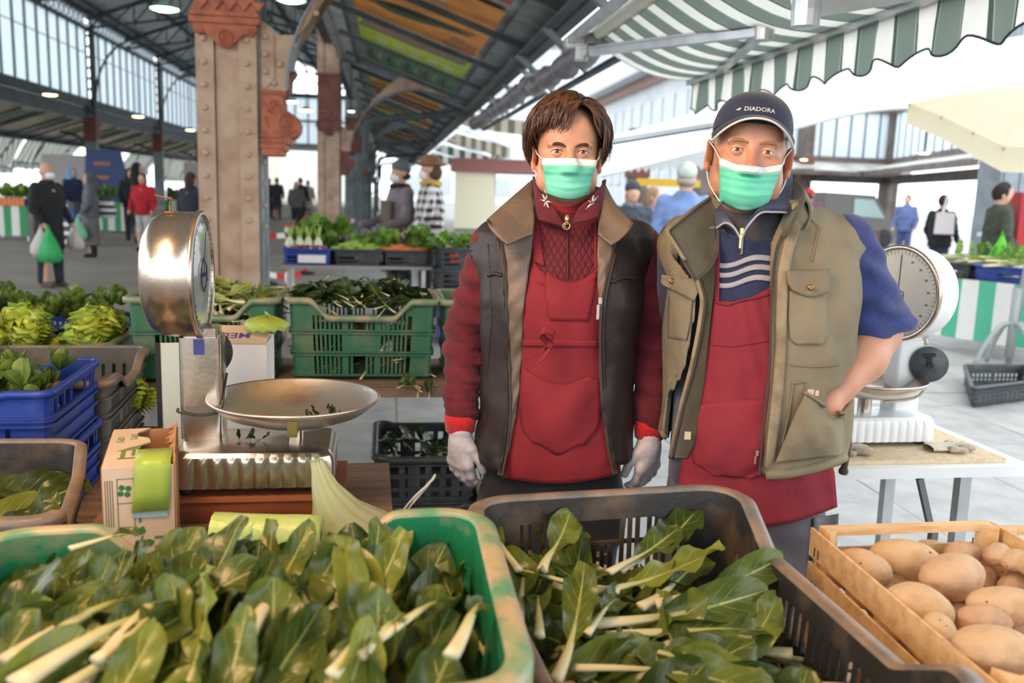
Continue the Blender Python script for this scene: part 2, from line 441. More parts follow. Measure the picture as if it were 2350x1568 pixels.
def column(u,label,near,m1,m2,top=8.0,low=0):
 c=thing('riveted_column',label,'column',hp(u,0,0),HALLROT)
 b=MB()
 b.box((.05,-.02,top/2),(.18,.40,top));b.build('web_plate',m1,c)
 for x in (-.115,.205):
  b=MB();b.box((x,0,top/2),(.135,.5,top));b.build('flange_plate',m1,c)
 b=MB()
 for y in (-.12,.12):b.box((.285,y,top/2),(.022,.17,top))
 b.box((.279,0,top/2),(.02,.08,top));b.build('side_plate',steel,c)
 for i in range(9 if near else 0):
  z=2.56-i*.172
  for x in (-.12,.20):rivet(c,(x,-.25,z),Mf,m1)
  rivet(c,(.296,-.12,z-.05),Ms,m1)
 if not near:
  b=MB()
  for i in range(14):
   z=2.5-i*.172
   for x in (-.12,.20):b.ball((x,-.25,z),.018,6)
  o=b.build('rivet_row',m1,c);tag(o,kind='stuff')
 b=MB()
 prof=[(-.185,2.68),(-.19,2.62),(-.15,2.585),(-.10,2.60),(-.03,2.535),(.01,2.50),(.045,2.49),(.085,2.50),(.12,2.535),(.19,2.60),(.24,2.585),(.285,2.62),(.28,2.68)]
 b.prism(prof+[(.285,2.80),(-.19,2.80)],(0,-.05,0),O=(0,-.25,0))
 b.box((.047,-.285,2.69),(.52,.085,.045));b.box((.047,-.29,2.735),(.50,.07,.03));b.box((.047,-.283,3.72 if not near else 3.4),(.5,.09,.06))
 b.box((.047,-.27,3.2),(.44,.05,.95))
 for i in range(5):b.prism([(-.17+i*.105,2.83),(-.12+i*.105,2.765),(-.07+i*.105,2.83)],(0,-.02,0),O=(0,-.30,0))
 b.lathe([(.062,0),(.062,.02),(.045,.03),(.038,.022),(.02,.03),(0,.045)],16,(.047,-.30,2.565),Mf)
 for s,x in ((1,-.145),(-1,.24)):scroll(b,(x,2.61),.03,1.4,.012,-.30,flip=s)
 for i in range(4):b.ball((-.09+i*.09,-.30,2.95+.12*(i%2)),.025,8)
 b.build('capital',m2,c)
 A0,A1=(.50,2.22),(1.95,3.52)
 inner=arch_pts(A0,A1);outer=arch_pts((.28,2.5),(1.85,3.72))
 b=MB();poly=[(.30,2.18),(.46,2.18)]+inner+[(2.5,3.40),(2.5,3.58)]+[(1.55,3.80)]+[(1.20,3.52),(.95,3.26),(.78,3.02),(.66,2.72),(.58,2.63),(.44,2.62),(.38,2.68),(.30,2.72)]
 b.prism(poly,(0,.03,0),O=(0,-.20,0));b.prism(poly,(0,.03,0),O=(0,.12,0));b.build('bracket_plate',m1,c)
 b=MB();b.sheet([[(p[0],-.24,p[1])for p in inner],[(p[0],.2,p[1])for p in inner]],.012);b.build('arch_flange',steel,c)
 b=MB();b.prism([(.30,2.66),(.40,2.66),(.40,2.29),(.335,2.215),(.30,2.215)],(0,-.014,0),O=(0,-.20,0));b.build('splice_plate',m1,c)
 if near:
  for x,z in ((.335,2.60),(.335,2.47),(.335,2.34),(.545,2.55),(.445,2.40),(.40,2.255),(.72,2.80),(.86,3.05)):rivet(c,(x,-.216 if x<.34 else -.20,z),Mf,m1)
 b=MB()
 prof=[(.30,2.20),(.465,2.20),(.47,2.165),(.455,2.155),(.46,2.06),(.50,2.05),(.555,2.015),(.582,1.96),(.577,1.90),(.55,1.86),(.51,1.835),(.50,1.80),(.475,1.79),(.47,1.75),(.45,1.735),(.445,1.70),(.30,1.70)]
 b.prism(prof,(0,.40,0),O=(0,-.23,0))
 for z in (1.85,1.81,1.765):b.box((.375,-.03,z),(.17,.43,.018))
 b.box((.385,-.03,2.185),(.185,.43,.03))
 b.lathe([(.085,0),(.085,.012),(.06,.02),(.055,.01),(.03,.014),(.025,.028),(0,.034)],18,(.495,-.23,1.95),Mf)
 scroll(b,(.385,2.09),.04,1.3,.009,-.235);scroll(b,(.37,2.04),.025,1.2,.008,-.235,flip=-1)
 b.tube([(.33,-.235,2.0),(.34,-.235,1.95),(.36,-.235,1.91)],.007,6)
 b.build('corbel',m2,c)
 b=MB();P=smooth_path([(.475,-.03,2.18),(.48,-.03,2.26),(.515,-.03,2.33),(.56,-.03,2.36)],8);b.tube(P,[.035]*7+[.025,.015],8,flat=2.2,up=(0,1,0));b.build('leaf_finial',terra_far,c)
 b=MB();b.beam((.3,0,4.15),(2.98,0,3.22),.10,.17,up=(0,0,1));b.beam((.3,0,4.26),(2.98,0,3.32),.2,.02);b.build('canopy_beam',steel,c)
 b=MB();
 for y in (-.17,.17):
  for z in range(6):
   b.beam((.25 if z%2 else -.15,y,2.9+z*.8),(-.15 if z%2 else .25,y,3.7+z*.8),.03,.05)
 b.build('lattice_brace',steel_dark,c)
 if not near:
  b=MB();P=smooth_path([(2.9,-.25,3.10),(2.0,-.25,2.98),(1.1,-.25,2.88),(.85,-.25,2.78),(.80,-.25,2.45),(.80,-.25,2.05),(.70,-.25,1.85),(.66,-.25,1.65),(.66,-.25,1.2),(.66,-.25,0)],40)
  b.tube(P,.075,10)
  for z in (1.62,1.2):b.lathe([(.09,0),(.1,.03),(.1,.07),(.09,.1)],10,(.66,-.25,z))
  b.build('downpipe',steel_dark,c)
 return c
column(0,'riveted cream column with terracotta capital and corbel behind the dial scale',True,tanp,terra)
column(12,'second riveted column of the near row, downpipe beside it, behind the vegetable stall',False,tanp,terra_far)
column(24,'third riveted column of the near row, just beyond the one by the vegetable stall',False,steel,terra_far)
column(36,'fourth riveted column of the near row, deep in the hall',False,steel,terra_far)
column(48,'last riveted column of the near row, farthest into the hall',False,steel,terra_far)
# canopy over the aisle: zinc sheets, printed panels, ribs, gutter
def cz(v):return 4.15-.346*(v-.3)
printm={}
def pm(k,c):return mat('print_'+k,c,.55,c2=tuple(int(x*.86)for x in c),ns=2)
def canopy(label,side,u0,u1,vb,prints):
 """side +1: slopes down towards +v from the row at vb; -1: the mirror"""
 cn=thing('canopy',label,'canopy',hp(u0,vb,0),HALLROT);n=len([c for c in cn.children])
 L=lambda u,v,dz=0:Vector((side*v,u-u0,cz(v)+dz))
 b=MB();b.sheet([[L(u0,.3,.1),L(u1,.3,.1)],[L(u0,2.95,.1),L(u1,2.95,.1)]],.02);b.build('roof_sheet',zinc,cn)
 b=MB();b.beam(L(u0,2.78,-.02),L(u1,2.78,-.02),.34,.02,up=(side*.33,0,1));b.build('edge_plate',steel,cn)
 b=MB();b.beam(L(u0,3.0,-.05),L(u1,3.0,-.05),.13,.2);b.beam(L(u0,2.92,-.15),L(u1,2.92,-.15),.24,.02);b.build('edge_beam',steel_dark,cn)
 b=MB();b.beam(L(u0,.45,-.02),L(u1,.45,-.02),.3,.03,up=(side*.33,0,1));b.beam(L(u0,.3,.02),L(u1,.3,.02),.12,.2);b.build('inner_plate',zinc,cn)
 u=u0+.6
 while u<u1:
  b=MB();b.beam(L(u,.45,-.07),L(u,2.95,-.07),.06,.07);b.build('rib',steel_dark,cn);u+=2.4
 for (a,c_,v0,v1,col,deco)in prints:
  b=MB();b.sheet([[L(a,v0,.03),L(c_,v0,.03)],[L(a,v1,.03),L(c_,v1,.03)]],.008*side);p=b.build('poster',pm(deco[0],col),cn)
  q=lambda u,v:L(a+(c_-a)*u,v0+(v1-v0)*v,.018)
  def patch(poly,col,key,nm):
   w=MB();w.add([q(*t)for t in poly],[tuple(range(len(poly)))]);w.build(nm,pm(key,col),p)
  if deco[0]=='orange':
   n1=[(.50+.10*math.sin(t),.05+.8*(i/15))for i,t in enumerate([PI*j/15 for j in range(16)])]
   cen=[(.72-.12*s,.02+.86*s)for s in [i/12 for i in range(13)]];wd=[.01,.015,.02,.06,.085,.09,.085,.075,.06,.04,.03,.02,.01]
   patch([(c[0]+w_,c[1])for c,w_ in zip(cen,wd)]+[(c[0]-w_,c[1])for c,w_ in list(zip(cen,wd))[::-1]],(52,84,58),'courgette','printed_marrow')
   patch([(c[0]+w_*.5-.05,c[1]+.03)for c,w_ in zip(cen,wd)]+[(c[0]-w_*.6-.06,c[1]+.03)for c,w_ in list(zip(cen,wd))[::-1]],(70,62,52),'shade','printed_marrow')
   patch([(.75,.78),(.9,.7),(1,.76),(1,.97),(.8,.97)],(186,120,74),'seeds','printed_seeds')
   for r in range(9):patch([(.02+r*.045,.28-.1*(r%3==0)),(.045+r*.045,.28),(.045+r*.045,.38+.05*(r%2)),(.02+r*.045,.38)],(236,206,170),'pale','printed_line')
   for r in range(10):patch([(.0+r*.045,.52),(.025+r*.045,.52),(.025+r*.045,.66-.03*(r%3)),(.0+r*.045,.66)],(236,206,170),'pale','printed_line')
  elif deco[0]=='lime':
   patch([(.0,.05),(.30,.0),(.34,.5),(.26,.95),(.05,.97)],(150,128,112),'mauve','printed_root')
   for r in range(5):patch([(.55,.16+r*.16),(.80,.15+r*.16),(.80,.25+r*.16),(.55,.26+r*.16)],(214,226,164),'palelime','printed_line')
  elif deco[0]=='leafgreen':
   for r in range(9):patch([(.0,.08+r*.1),(.5,.02+r*.1),(1,.1+r*.1),(.5,.06+r*.1)],(128,168,132)if r%2 else (40,66,44),'leafb' if r%2 else 'leafa','printed_leaf')
  else:
   for r in range(4):patch([(.2,.3+r*.1),(.62,.3+r*.1),(.62,.36+r*.1),(.2,.36+r*.1)],(232,214,170),'paley','printed_line')
   patch([(.66,.05),(1,.05),(1,.6),(.8,.9),(.7,.6)],deco[1],deco[0]+'b','printed_fruit')
 return cn
OR,LI,LG,YE,RD,CR=(236,156,66),(196,220,70),(84,122,90),(240,190,66),(190,80,56),(206,200,190)
base=[(2.5,6.0,.8,2.54,OR,('orange',)),(6.55,8.75,.8,2.54,LI,('lime',)),(9.1,10.9,.85,2.54,LG,('leafgreen',)),(-.3,2.1,.8,2.54,RD,('red',(90,110,50)))]
canopy('long aisle canopy with printed panels over the two vendors, from the first column',1,-14,12,0,base+[(-3,-.6,.8,2.54,LI,('lime',)),(-6.4,-3.4,.8,2.54,YE,('yellow',OR))])
more=[(12.7,14.6,.85,2.54,YE,('yellow',OR)),(15,16.8,.85,2.54,OR,('yellow2',RD)),(17.4,19.6,.85,2.54,CR,('grey',LG)),(20,22.8,.85,2.54,OR,('yellow3',LI)),(24.6,27,.85,2.54,CR,('grey',LG)),(27.5,31,.85,2.54,RD,('red',OR)),(32,35,.85,2.54,LI,('yellow4',RD))]
canopy('aisle canopy with yellow and orange printed panels beyond the second column',1,12,60,0,more)
lc=[]
for k,u in enumerate(range(24,66,4)):lc.append((u,u+3.2,.7,2.6,[CR,OR,LG,(150,150,150),(190,120,80)][k%5],('grey',[LG,RD,OR][k%3])))
canopy('opposite canopy with dull printed panels under the long band of panes',-1,12,76,-12,lc)
# left row, panes, roof
for k,(u,lab)in enumerate([(24,'grey latticed column of the far row, nearest to the camera'),(36,'grey column of the far row standing behind the hooded woman'),(48,'grey column of the far row standing behind the woman in red'),(60,'last grey column of the far row, partly behind the near column')]):
 c=thing('hall_column',lab,'column',hp(u,-12,0),HALLROT)
 b=MB();b.box((0,0,1.6),(.5,.42,3.2));b.build('shaft',steel,c)
 b=MB();b.box((0,0,3.65),(.54,.5,.95));b.box((0,0,3.2),(.46,.54,.2));b.lathe([(.12,0),(.09,.04),(0,.06)],10,(0,-.25,3.7),Mf);b.build('capital',terra_far,c)
 b=MB()
 for x in (-.2,.2):b.box((x,0,6.1),(.09,.4,4.2))
 for z in range(9):b.beam((-.2,-.1,4.2+z*.46),(.2,-.1,4.66+z*.46),.03,.05);b.beam((.2,.1,4.2+z*.46),(-.2,.1,4.66+z*.46),.03,.05)
 b.build('lattice_post',steel_dark,c)
 b=MB();P=arch_pts((.28,4.9),(2.2,7.6));b.sheet([[(p[0],-.1,p[1])for p in P],[(p[0],.1,p[1])for p in P]],.05)
 P=[(-.28,2.3),(-.3,2.9),(-.7,3.3),(-1.4,3.5)];b.tube(smooth_path([(p[0],.2,p[1])for p in P],12),.07,8);b.build('brace',steel_dark,c)
wl=MB()
for z,h in ((4.75,.35),(7.95,.12),(8.65,.2)):wl.beam(hp(12,-12,z),hp(66,-12,z),.25,h)
wl.beam(hp(12,-12.1,4.3),hp(66,-12.1,4.3),.15,.5)
wall=structure('wall_left',wl,steel_dark)
wi=0;_pn=None
for k in range(12,60,12):
 wi+=1;b=MB()
 for i in range(11):b.beam(hp(k+.3+i*1.14,-12,4.9),hp(k+.3+i*1.14,-12,7.95),.05,.09)
 for i in range(20):
  u=k+.3+i*.57
  b.beam(hp(u,-12,8.0),hp(u+.57,-12,8.6),.03,.03);b.beam(hp(u+.57,-12,8.0),hp(u,-12,8.6),.03,.03)
 b.beam(hp(k+.3,-12,6.9),hp(k+11.7,-12,6.9),.03,.03)
 w=structure('window_%d'%wi,b,steel_dark)
 for i in range(10):
  for z,h in ((6.43,3.04),(8.3,.64)):
   s=MB();s.box((0,0,0),(.012,1.09,h));p=s.build('pane',glass_white,w);p.location=hp(k+.87+i*1.14,-12.04,z);p.rotation_euler=(0,0,HALLROT)
rf=MB()
rf.sheet([[hp(-16,.35,8.55),hp(66,.35,8.55)],[hp(-16,-6,10.9),hp(66,-6,10.9)]],.08)
rf.sheet([[hp(-16,-6,10.9),hp(66,-6,10.9)],[hp(-16,-12.4,8.55),hp(66,-12.4,8.55)]],.08)
ceil=structure('ceiling',rf,panel_grey)
b=MB()
for v in (-.6,-2.4,-4.2,-6,-7.8,-9.6,-11.4):
 z=10.75-abs(v+6)*.37;b.beam(hp(-16,v,z),hp(66,v,z),.09,.18)
b.build('purlin',steel_dark,ceil)
for u in range(-12,66,6):
 b=MB()
 b.beam(hp(u,0,8.4),hp(u,-6,10.6),.1,.16);b.beam(hp(u,-12,8.4),hp(u,-6,10.6),.1,.16)
 b.beam(hp(u,0,8.0),hp(u,-6,9.0),.08,.1);b.beam(hp(u,-12,8.0),hp(u,-6,9.0),.08,.1)
 for i in range(6):
  v=-i;zt=8.4+i*.366;zb=8.0+i*.166
  b.beam(hp(u,v,zb),hp(u,v-1,zt+.366),.05,.06);b.beam(hp(u,v-1,zb+.166),hp(u,v-1,zt+.366),.05,.05)
  b.beam(hp(u,-12-v,zb),hp(u,-11-v,zt+.366),.05,.06);b.beam(hp(u,-11-v,zb+.166),hp(u,-11-v,zt+.366),.05,.05)
 b.build('roof_truss',steel_dark,ceil)
b=MB()
for z,h in ((4.5,.3),(7.95,.12),(8.45,.2)):b.beam(hp(-16,.05,z),hp(66,.05,z),.2,h)
for i in range(72):b.beam(hp(-16+i*1.14,.05,4.6),hp(-16+i*1.14,.05,8.4),.05,.08)
wr=structure('window_5',b,steel_dark)
s=MB()
for i in range(71):s.beam(hp(-15.95+i*1.14,.08,6.2),hp(-14.91+i*1.14,.08,6.2),.012,3.2)
s.build('pane',glass_white,wr)
b=MB()
for z,h in ((4.4,.5),(6.4,.12),(8.3,.3)):b.beam(hp(66,0,z),hp(66,-12,z),.2,h)
for i in range(13):b.beam(hp(66,-i,4.4),hp(66,-i,9),.08,.08)
wg=structure('window_6',b,steel_dark)
for i in range(12):
 s=MB();s.beam(hp(66,-i-.05,6.5),hp(66,-i-.95,6.5),.012,4.0);s.build('pane',glass_white,wg)
b=MB();b.sheet([[hp(56,-1,4.2),hp(56,-11,4.2)],[hp(66,-1,4.2),hp(66,-11,4.2)]],.1);b.build('soffit',steel,wg)
# lamps of the hall
shade_g=mat('green_enamel',(120,170,140),.4);glow_w=mat('bulb_white',(255,250,240),.4,emit=6);glow_y=mat('bulb_warm',(255,214,150),.4,emit=9)
def pendant(px,py,Y,label,r,g,shade=None):
 p=at(px,py,Y);t=thing('pendant_lamp',label,'lamp',p,0,'pendant lamps of the hall')
 b=MB();b.lathe([(.12*r,.5*r),(.25*r,.35*r),(.6*r,.2*r),(r,0),(.97*r,0),(.55*r,.17*r),(.1*r,.45*r)],20,cap=False);b.build('lamp_shade',shade or shade_g,t,smooth=True)
 b=MB();b.lathe([(0,-.12*r),(.5*r,-.08*r),(.8*r,.02*r),(.4*r,.12*r),(0,.2*r)],16);b.build('bulb',g,t,smooth=True)
 b=MB();b.tube([(0,0,.45*r),(0,0,10.93-abs((p-C1).dot(_o)+6)*.39-p.z if p.z>4 or 'low beyond' in label else (2.0 if 'rod' in label else .9))],.015,6);b.build('cord',steel_dark,t)
pendant(378,22,17,'green shaded pendant lamp left of the near column top',.30,glow_w)
pendant(668,2,11,'pendant lamp with white glow right beside the near column top',.20,glow_w)
pendant(670,234,30,'small green pendant lamp seen beyond the corbel of the near column',.26,glow_w)
pendant(702,254,34,'yellow shaded pendant lamp beyond the corbel of the near column',.34,glow_y,mat('yellow_enamel',(214,190,90),.4))
pendant(115,218,33,'warm pendant lamp under the opposite canopy, nearest to the camera',.30,glow_y,steel)
pendant(317,268,42,'warm pendant lamp under the opposite canopy between two far columns',.32,glow_y,steel)
pendant(437,299,52,'warm pendant lamp under the opposite canopy close to the near column',.32,glow_y,steel)
pendant(655,337,46,'tiny white lamp low beyond the corbel of the near column',.26,glow_w,steel)
pendant(806,256,19.2,'bare warm lamp on the second column',.09,glow_y,steel)
pendant(2120,352,16,'white glowing lamp hung on a rod in front of the opposite panes',.13,glow_y,steel)
pendant(1845,367,30,'small warm lamp beside the brown column behind the cap',.16,glow_y,steel)
# awnings, tents, buildings of the square
GW=[(.42,(226,226,218)),(.03,(70,84,78)),(.02,(150,160,150)),(.43,(112,126,118)),(.02,(150,160,150)),(.08,(70,84,78))]
awn=stripe_mat('green_grey_striped_canvas',0,.30,GW,transl=.6)
awn_far=stripe_mat('striped_canvas_far',0,.34,[(.5,(206,206,198)),(.5,(74,92,84))],transl=.4)
awn_tan=stripe_mat('tan_striped_canvas',0,.3,[(.5,(196,190,170)),(.5,(122,118,104))],transl=.3)
alum=mat('aluminium',(196,200,202),.38,.75,c2=(170,174,176),ns=5)
whitecanvas=mat('white_canvas',(244,246,246),.8,transl=.35)
creamcanvas=mat('cream_canvas',(242,232,206),.8,transl=.6)
def cloth(name,P,m,parent=None,uvf=None,t=0,world=True):
 mm,n=len(P),len(P[0]);A=np.array([[tuple(p)for p in r]for r in P],float);V=A.reshape(-1,3)
 F=np.array([(i*n+j,i*n+j+1,(i+1)*n+j+1,(i+1)*n+j)for i in range(mm-1)for j in range(n-1)])
 uv=np.array([[uvf(i,j)for j in range(n)]for i in range(mm)],float).reshape(-1,2)if uvf else None
 return mesh_obj(name,V,F,m,parent,world and parent is not None,True,uv)
def valance(u0,u1,fn,h,lobes,amp,n=None):
 """rows of points hanging from fn(u); scalloped lower edge"""
 n=n or lobes*12;R0,R1,R2=[],[],[]
 for i in range(n+1):
  s=i/n;u=u0+(u1-u0)*s;p,w=fn(u);d=h-amp*(.5+.5*math.cos(2*PI*s*lobes))
  sw=.012*math.sin(s*lobes*9.3)+.01*math.sin(s*lobes*4.1)
  R0.append(p);R1.append(p+Vector((0,0,-d*.5))+w*sw*.6);R2.append(p+Vector((0,0,-d))+w*sw)
 return [R0,R1,R2]
aw=thing('striped_awning','folding arm awning of green and white striped canvas over the square, next to the vendors','awning',hp(-3,2.65,2.5),HALLROT)
ua,ub=-7.6,-1.45
roll=lambda u:hp(u,2.66,2.50);bar=lambda u:hp(u,3.37,2.275)
rows=[]
for k in range(9):
 s=k/8;rows.append([roll(u).lerp(bar(u),s)+Vector((0,0,-.07*math.sin(PI*s)))for u in np.linspace(ua,ub,40)])
cloth('canvas',rows,awn,aw,lambda i,j:((ub-ua)*j/39,i/8))
vr=valance(ua,ub,lambda u:(bar(u),_o),.235,20,.05);nn=len(vr[0])
cloth('valance',vr,awn,aw,lambda i,j:((ub-ua)*j/(nn-1),i/2))
b=MB();b.tube([p+Vector((0,0,-.002))for p in vr[2]],.005,5);b.build('hem_piping',mat('dark_piping',(52,62,58),.8),aw,world=True)
b=MB();b.beam(bar(ua),bar(ub+.03),.07,.055);b.beam(bar(ua)+Vector((0,0,.03)),bar(ub)+Vector((0,0,.03)),.04,.03);b.build('front_bar',alum,aw,world=True)
b=MB();b.tube([roll(ua)+Vector((0,0,.03)),roll(ub)+Vector((0,0,.03))],.045,12);b.build('roller',awn,aw,world=True)
b=MB();b.beam(hp(ua,2.52,2.52),hp(ub+.25,2.52,2.52),.05,.05);b.build('square_tube',alum,aw,world=True)
for (p0,el,p1)in (((-1.35,2.6,2.44),(1755,68,4.55),(-2.05,3.34,2.27)),((-4.6,2.6,2.44),(1850,25,3.05),(-4.5,3.36,2.27))):
 A=hp(*p0);E=at(*el);B=hp(*p1);a=thing('awning_arm','x','arm')if False else None
 b=MB();b.beam(A,E,.055,.06);b.beam(A+Vector((0,0,.02)),E+Vector((0,0,.02)),.075,.012);b.build('upper_arm',alum,aw,world=True)
 b=MB();b.beam(E,B,.045,.05);b.build('fore_arm',alum,aw,world=True)
 b=MB();b.lathe([(.03,-.055),(.045,-.05),(.048,0),(.045,.05),(.03,.055)],14,E);b.build('elbow_joint',alum,aw,world=True)
 b=MB();b.box(A,(.09,.12,.10));b.box(A+Vector((-.05,.02,.06)),(.12,.09,.05));b.build('arm_bracket',alum,aw,world=True)
b=MB()
for dx,dz in ((0,0),(.05,.012),(-.06,.02)):b.box(at(1375+dx*300,100-dz*500,6.2),(.05,.1,.07))
P=at(1348,118,6.1);b.tube([P+Vector((.018*math.sin(t),0,-.05+.03*math.cos(t)))for t in [2*PI*i/12 for i in range(13)]],.005,5);b.tube([P+Vector((0,0,.04)),P+Vector((0,0,-.02))],.006,5)
b.build('end_bracket',steel,aw,world=True)
for (u0,u1,v,z,lab)in ((-.6,3.6,3.05,2.75,'dark rolled awning box hanging under the canopy edge beyond the striped one'),(4.2,8.2,3.1,2.85,'second rolled awning bundle along the canopy edge'),(8.8,12.6,3.15,2.9,'third rolled awning bundle along the canopy edge, farthest of the rolled ones')):
 t=thing('rolled_awning',lab,'awning',hp(u0,v,z),HALLROT)
 b=MB();n=16;P=[hp(u0+(u1-u0)*i/n,v,z+.02*math.sin(i*2.1))for i in range(n+1)]
 b.tube(P,[.11+.025*math.sin(i*1.7)for i in range(n+1)],12);b.build('fabric_roll',mat('greyish_tarp',(122,118,122),.4,c2=(90,86,92),ns=6,bump=(14,.4)),t,world=True,smooth=True)
 b=MB();b.beam(hp(u0,v+.2,z-.1),hp(u1,v+.2,z-.1),.06,.05);b.build('front_bar',steel_dark,t,world=True)
 for s in (.05,.5,.95):
  b=MB();u=u0+(u1-u0)*s;b.beam(hp(u,v-.25,z+.35),hp(u,v+.2,z-.05),.08,.06);b.box(hp(u,v,z+.1),(.12,.18,.16));b.build('bracket',steel,t,world=True)
for (u0,u1,v0,v1,z0,z1,lab,m)in ((12.2,15.6,3.1,4.7,3.1,2.95,'tan striped awning jutting out at the canopy edge above the cream booth',awn_tan),(17.5,22,3.1,4.6,3.0,2.7,'second tan striped awning down the aisle',awn_tan),(24,29,3.1,5.0,3.0,2.6,'third pale striped awning down the aisle',awn_far),(31,38,3.1,5.2,3.0,2.5,'farthest pale striped awning down the aisle',awn_far)):
 t=thing('striped_awning',lab,'awning',hp(u0,v0,z0),HALLROT)
 R=[[hp(u,v0+(v1-v0)*k/4,z0+(z1-z0)*k/4-.05*math.sin(PI*k/4)+.03*math.sin(u*9))for u in np.linspace(u0,u1,26)]for k in range(5)]
 cloth('canvas',R,m,t,lambda i,j:((u1-u0)*j/25,i/4))
 vr=valance(u0,u1,lambda u:(hp(u,v1,z1),_o),.3,12,.05);k2=len(vr[0]);cloth('valance',vr,m,t,lambda i,j:((u1-u0)*j/(k2-1),i/2))
 vs=[[hp(u0,v0+(v1-v0)*k/8,z0+(z1-z0)*k/8-.3*i/2)+_a*.02*math.sin(k*2.2)for k in range(9)]for i in range(3)];cloth('side_valance',vs,m,t,lambda i,j:(j*.2,i/2))
 b=MB();b.beam(hp(u0,v1,z1),hp(u1,v1,z1),.06,.05);b.beam(hp(u0,2.9,3.2),hp(u0,v1,z1-.02),.04,.05);b.beam(hp(u1,2.9,3.2),hp(u1,v1,z1-.02),.04,.05);b.build('frame_bar',alum,t,world=True)
for (u0,u1,v0,v1,z0,z1,lab)in ((29.5,36.8,-15.15,-15.7,3.2,1.85,'grey striped awning at the frame edge above the green striped stall'),(37.4,44.4,-15.15,-16.0,3.2,2.1,'grey striped awning hung between two far columns above the bald man'),(54,61,-15.15,-15.8,3.2,2.1,'grey striped awning left of the column behind the woman in red'),(62,73,-15.15,-15.7,3.2,1.7,'tattered grey striped awning beside the near column')):
 t=thing('striped_awning',lab,'awning',hp(u0,v0,z0),HALLROT)
 R=[[hp(u,v0+(v1-v0)*k/4,z0+(z1-z0)*k/4+.05*math.sin(u*2.1))+_o*.07*math.sin(u*3.3+k)for u in np.linspace(u0,u1,50)]for k in range(5)]
 cloth('canvas',R,awn_far,t,lambda i,j:((u1-u0)*j/49+.04*i*math.sin(j*.3),i/4))
 vr=valance(u0,u1,lambda u:(hp(u,v1,z1+.02*math.sin(u*3)),_o),.38,int((u1-u0)/.34),.1);k2=len(vr[0]);cloth('valance',vr,awn_far,t,lambda i,j:((u1-u0)*j/(k2-1),i/2))
 b=MB();b.beam(hp(u0,v1,z1),hp(u1,v1,z1),.06,.06)
 for s in (.2,.8):b.beam(hp(u0+(u1-u0)*s,-14.95,3.2),hp(u0+(u1-u0)*(s*.6+.2),v1+.1,z1),.05,.05)
 b.build('frame_bar',steel_dark,t,world=True)
def quad(pa,pb,n=20):
 return [smooth_path(pa,n),smooth_path(pb,n)]
t=thing('white_tent','big white market tent behind the man in the cap','tent',at(1980,256,8)-Vector((0,0,.02)))
lo=smooth_path([at(1380,405,14),at(1600,350,13),at(1815,297,12),at(1980,257,11.4),at(2130,250,10.8),at(2230,285,10.3),at(2330,345,9.8)],30)
hi=smooth_path([at(1330,330,23),at(1560,270,21),at(1800,180,17.5),at(2000,150,16.2),at(2150,120,15),at(2300,90,13.8),at(2500,60,12.6)],30)
R=[[l.lerp(h,k/6)+Vector((0,0,-.12*math.sin(PI*k/6)))for l,h in zip(lo,hi)]for k in range(7)]
cloth('roof_canvas',R,whitecanvas,t,None)
b=MB();b.tube(lo,.02,6);b.build('edge_rope',whitecanvas,t,world=True,smooth=True)
t=thing('cream_parasol','cream canvas parasol with ribs at the upper right, above the aluminium pole','parasol',at(2345,235,8.2))
top=at(2400,205,8.3);rim=[at(2085,237,9.5),at(2160,266,8.8),at(2235,303,8.1),at(2305,337,7.5),at(2400,338,7.1),at(2520,310,6.9),at(2600,230,8),at(2460,200,9.4),at(2250,205,9.9),at(2085,237,9.5)]
R=[[top.lerp(p,k/5)+Vector((0,0,.05*math.sin(PI*k/5)))for p in rim]for k in range(6)]
cloth('canopy_canvas',R,creamcanvas,t,None)
vr2=[[p+Vector((0,0,-.1*k))for p in rim]for k in range(3)];cloth('valance',vr2,creamcanvas,t,None)
for p in rim[:-1]:
 b=MB();b.beam(top+Vector((0,0,-.03)),p+Vector((0,0,-.02)),.02,.03);b.build('rib',mat('wood_rib',(172,160,140),.6),t,world=True)
pz=at(2318,800,8.3);b=MB();b.tube([Vector((pz.x,pz.y,0.02)),Vector((pz.x+.16,pz.y,2.55))],.028,12);b.build('pole',alum,t,world=True,smooth=True)
b=MB()
for dx,dy in ((.30,-.1),(-.34,-.05),(.05,-.36),(-.1,.2)):
 b.tube(smooth_path([(pz.x,pz.y,.42),(pz.x+dx*.35,pz.y+dy*.35,.40),(pz.x+dx*.75,pz.y+dy*.75,.22),(pz.x+dx,pz.y+dy,.02)],10),.022,8)
b.tube([(pz.x,pz.y,.1),(pz.x,pz.y,.75)],.04,10);b.build('foot_stand',mat('grey_enamel',(150,156,156),.5),t,world=True,smooth=True)
t=thing('white_awning','white awning with scalloped valance above the beret and the blue jacket','awning',at(1500,365,16))
a0,a1=at(1375,366,17),at(1660,352,15.5);h0,h1=at(1385,325,19),at(1680,285,17.5)
R=[[a0.lerp(a1,j/20).lerp(h0.lerp(h1,j/20),k/3)for j in range(21)]for k in range(4)];cloth('canvas',R,whitecanvas,t,None)
vr=valance(0,1,lambda s:(a0.lerp(a1,s),Vector((0,1,0))),.26,16,.07);cloth('valance',vr,whitecanvas,t,None)
b=MB();b.beam(at(1390,332,18),at(1660,288,16.5),.06,.05);b.beam(at(1390,324,18),at(1660,280,16.5),.03,.03);b.build('frame_bar',steel_dark,t,world=True)
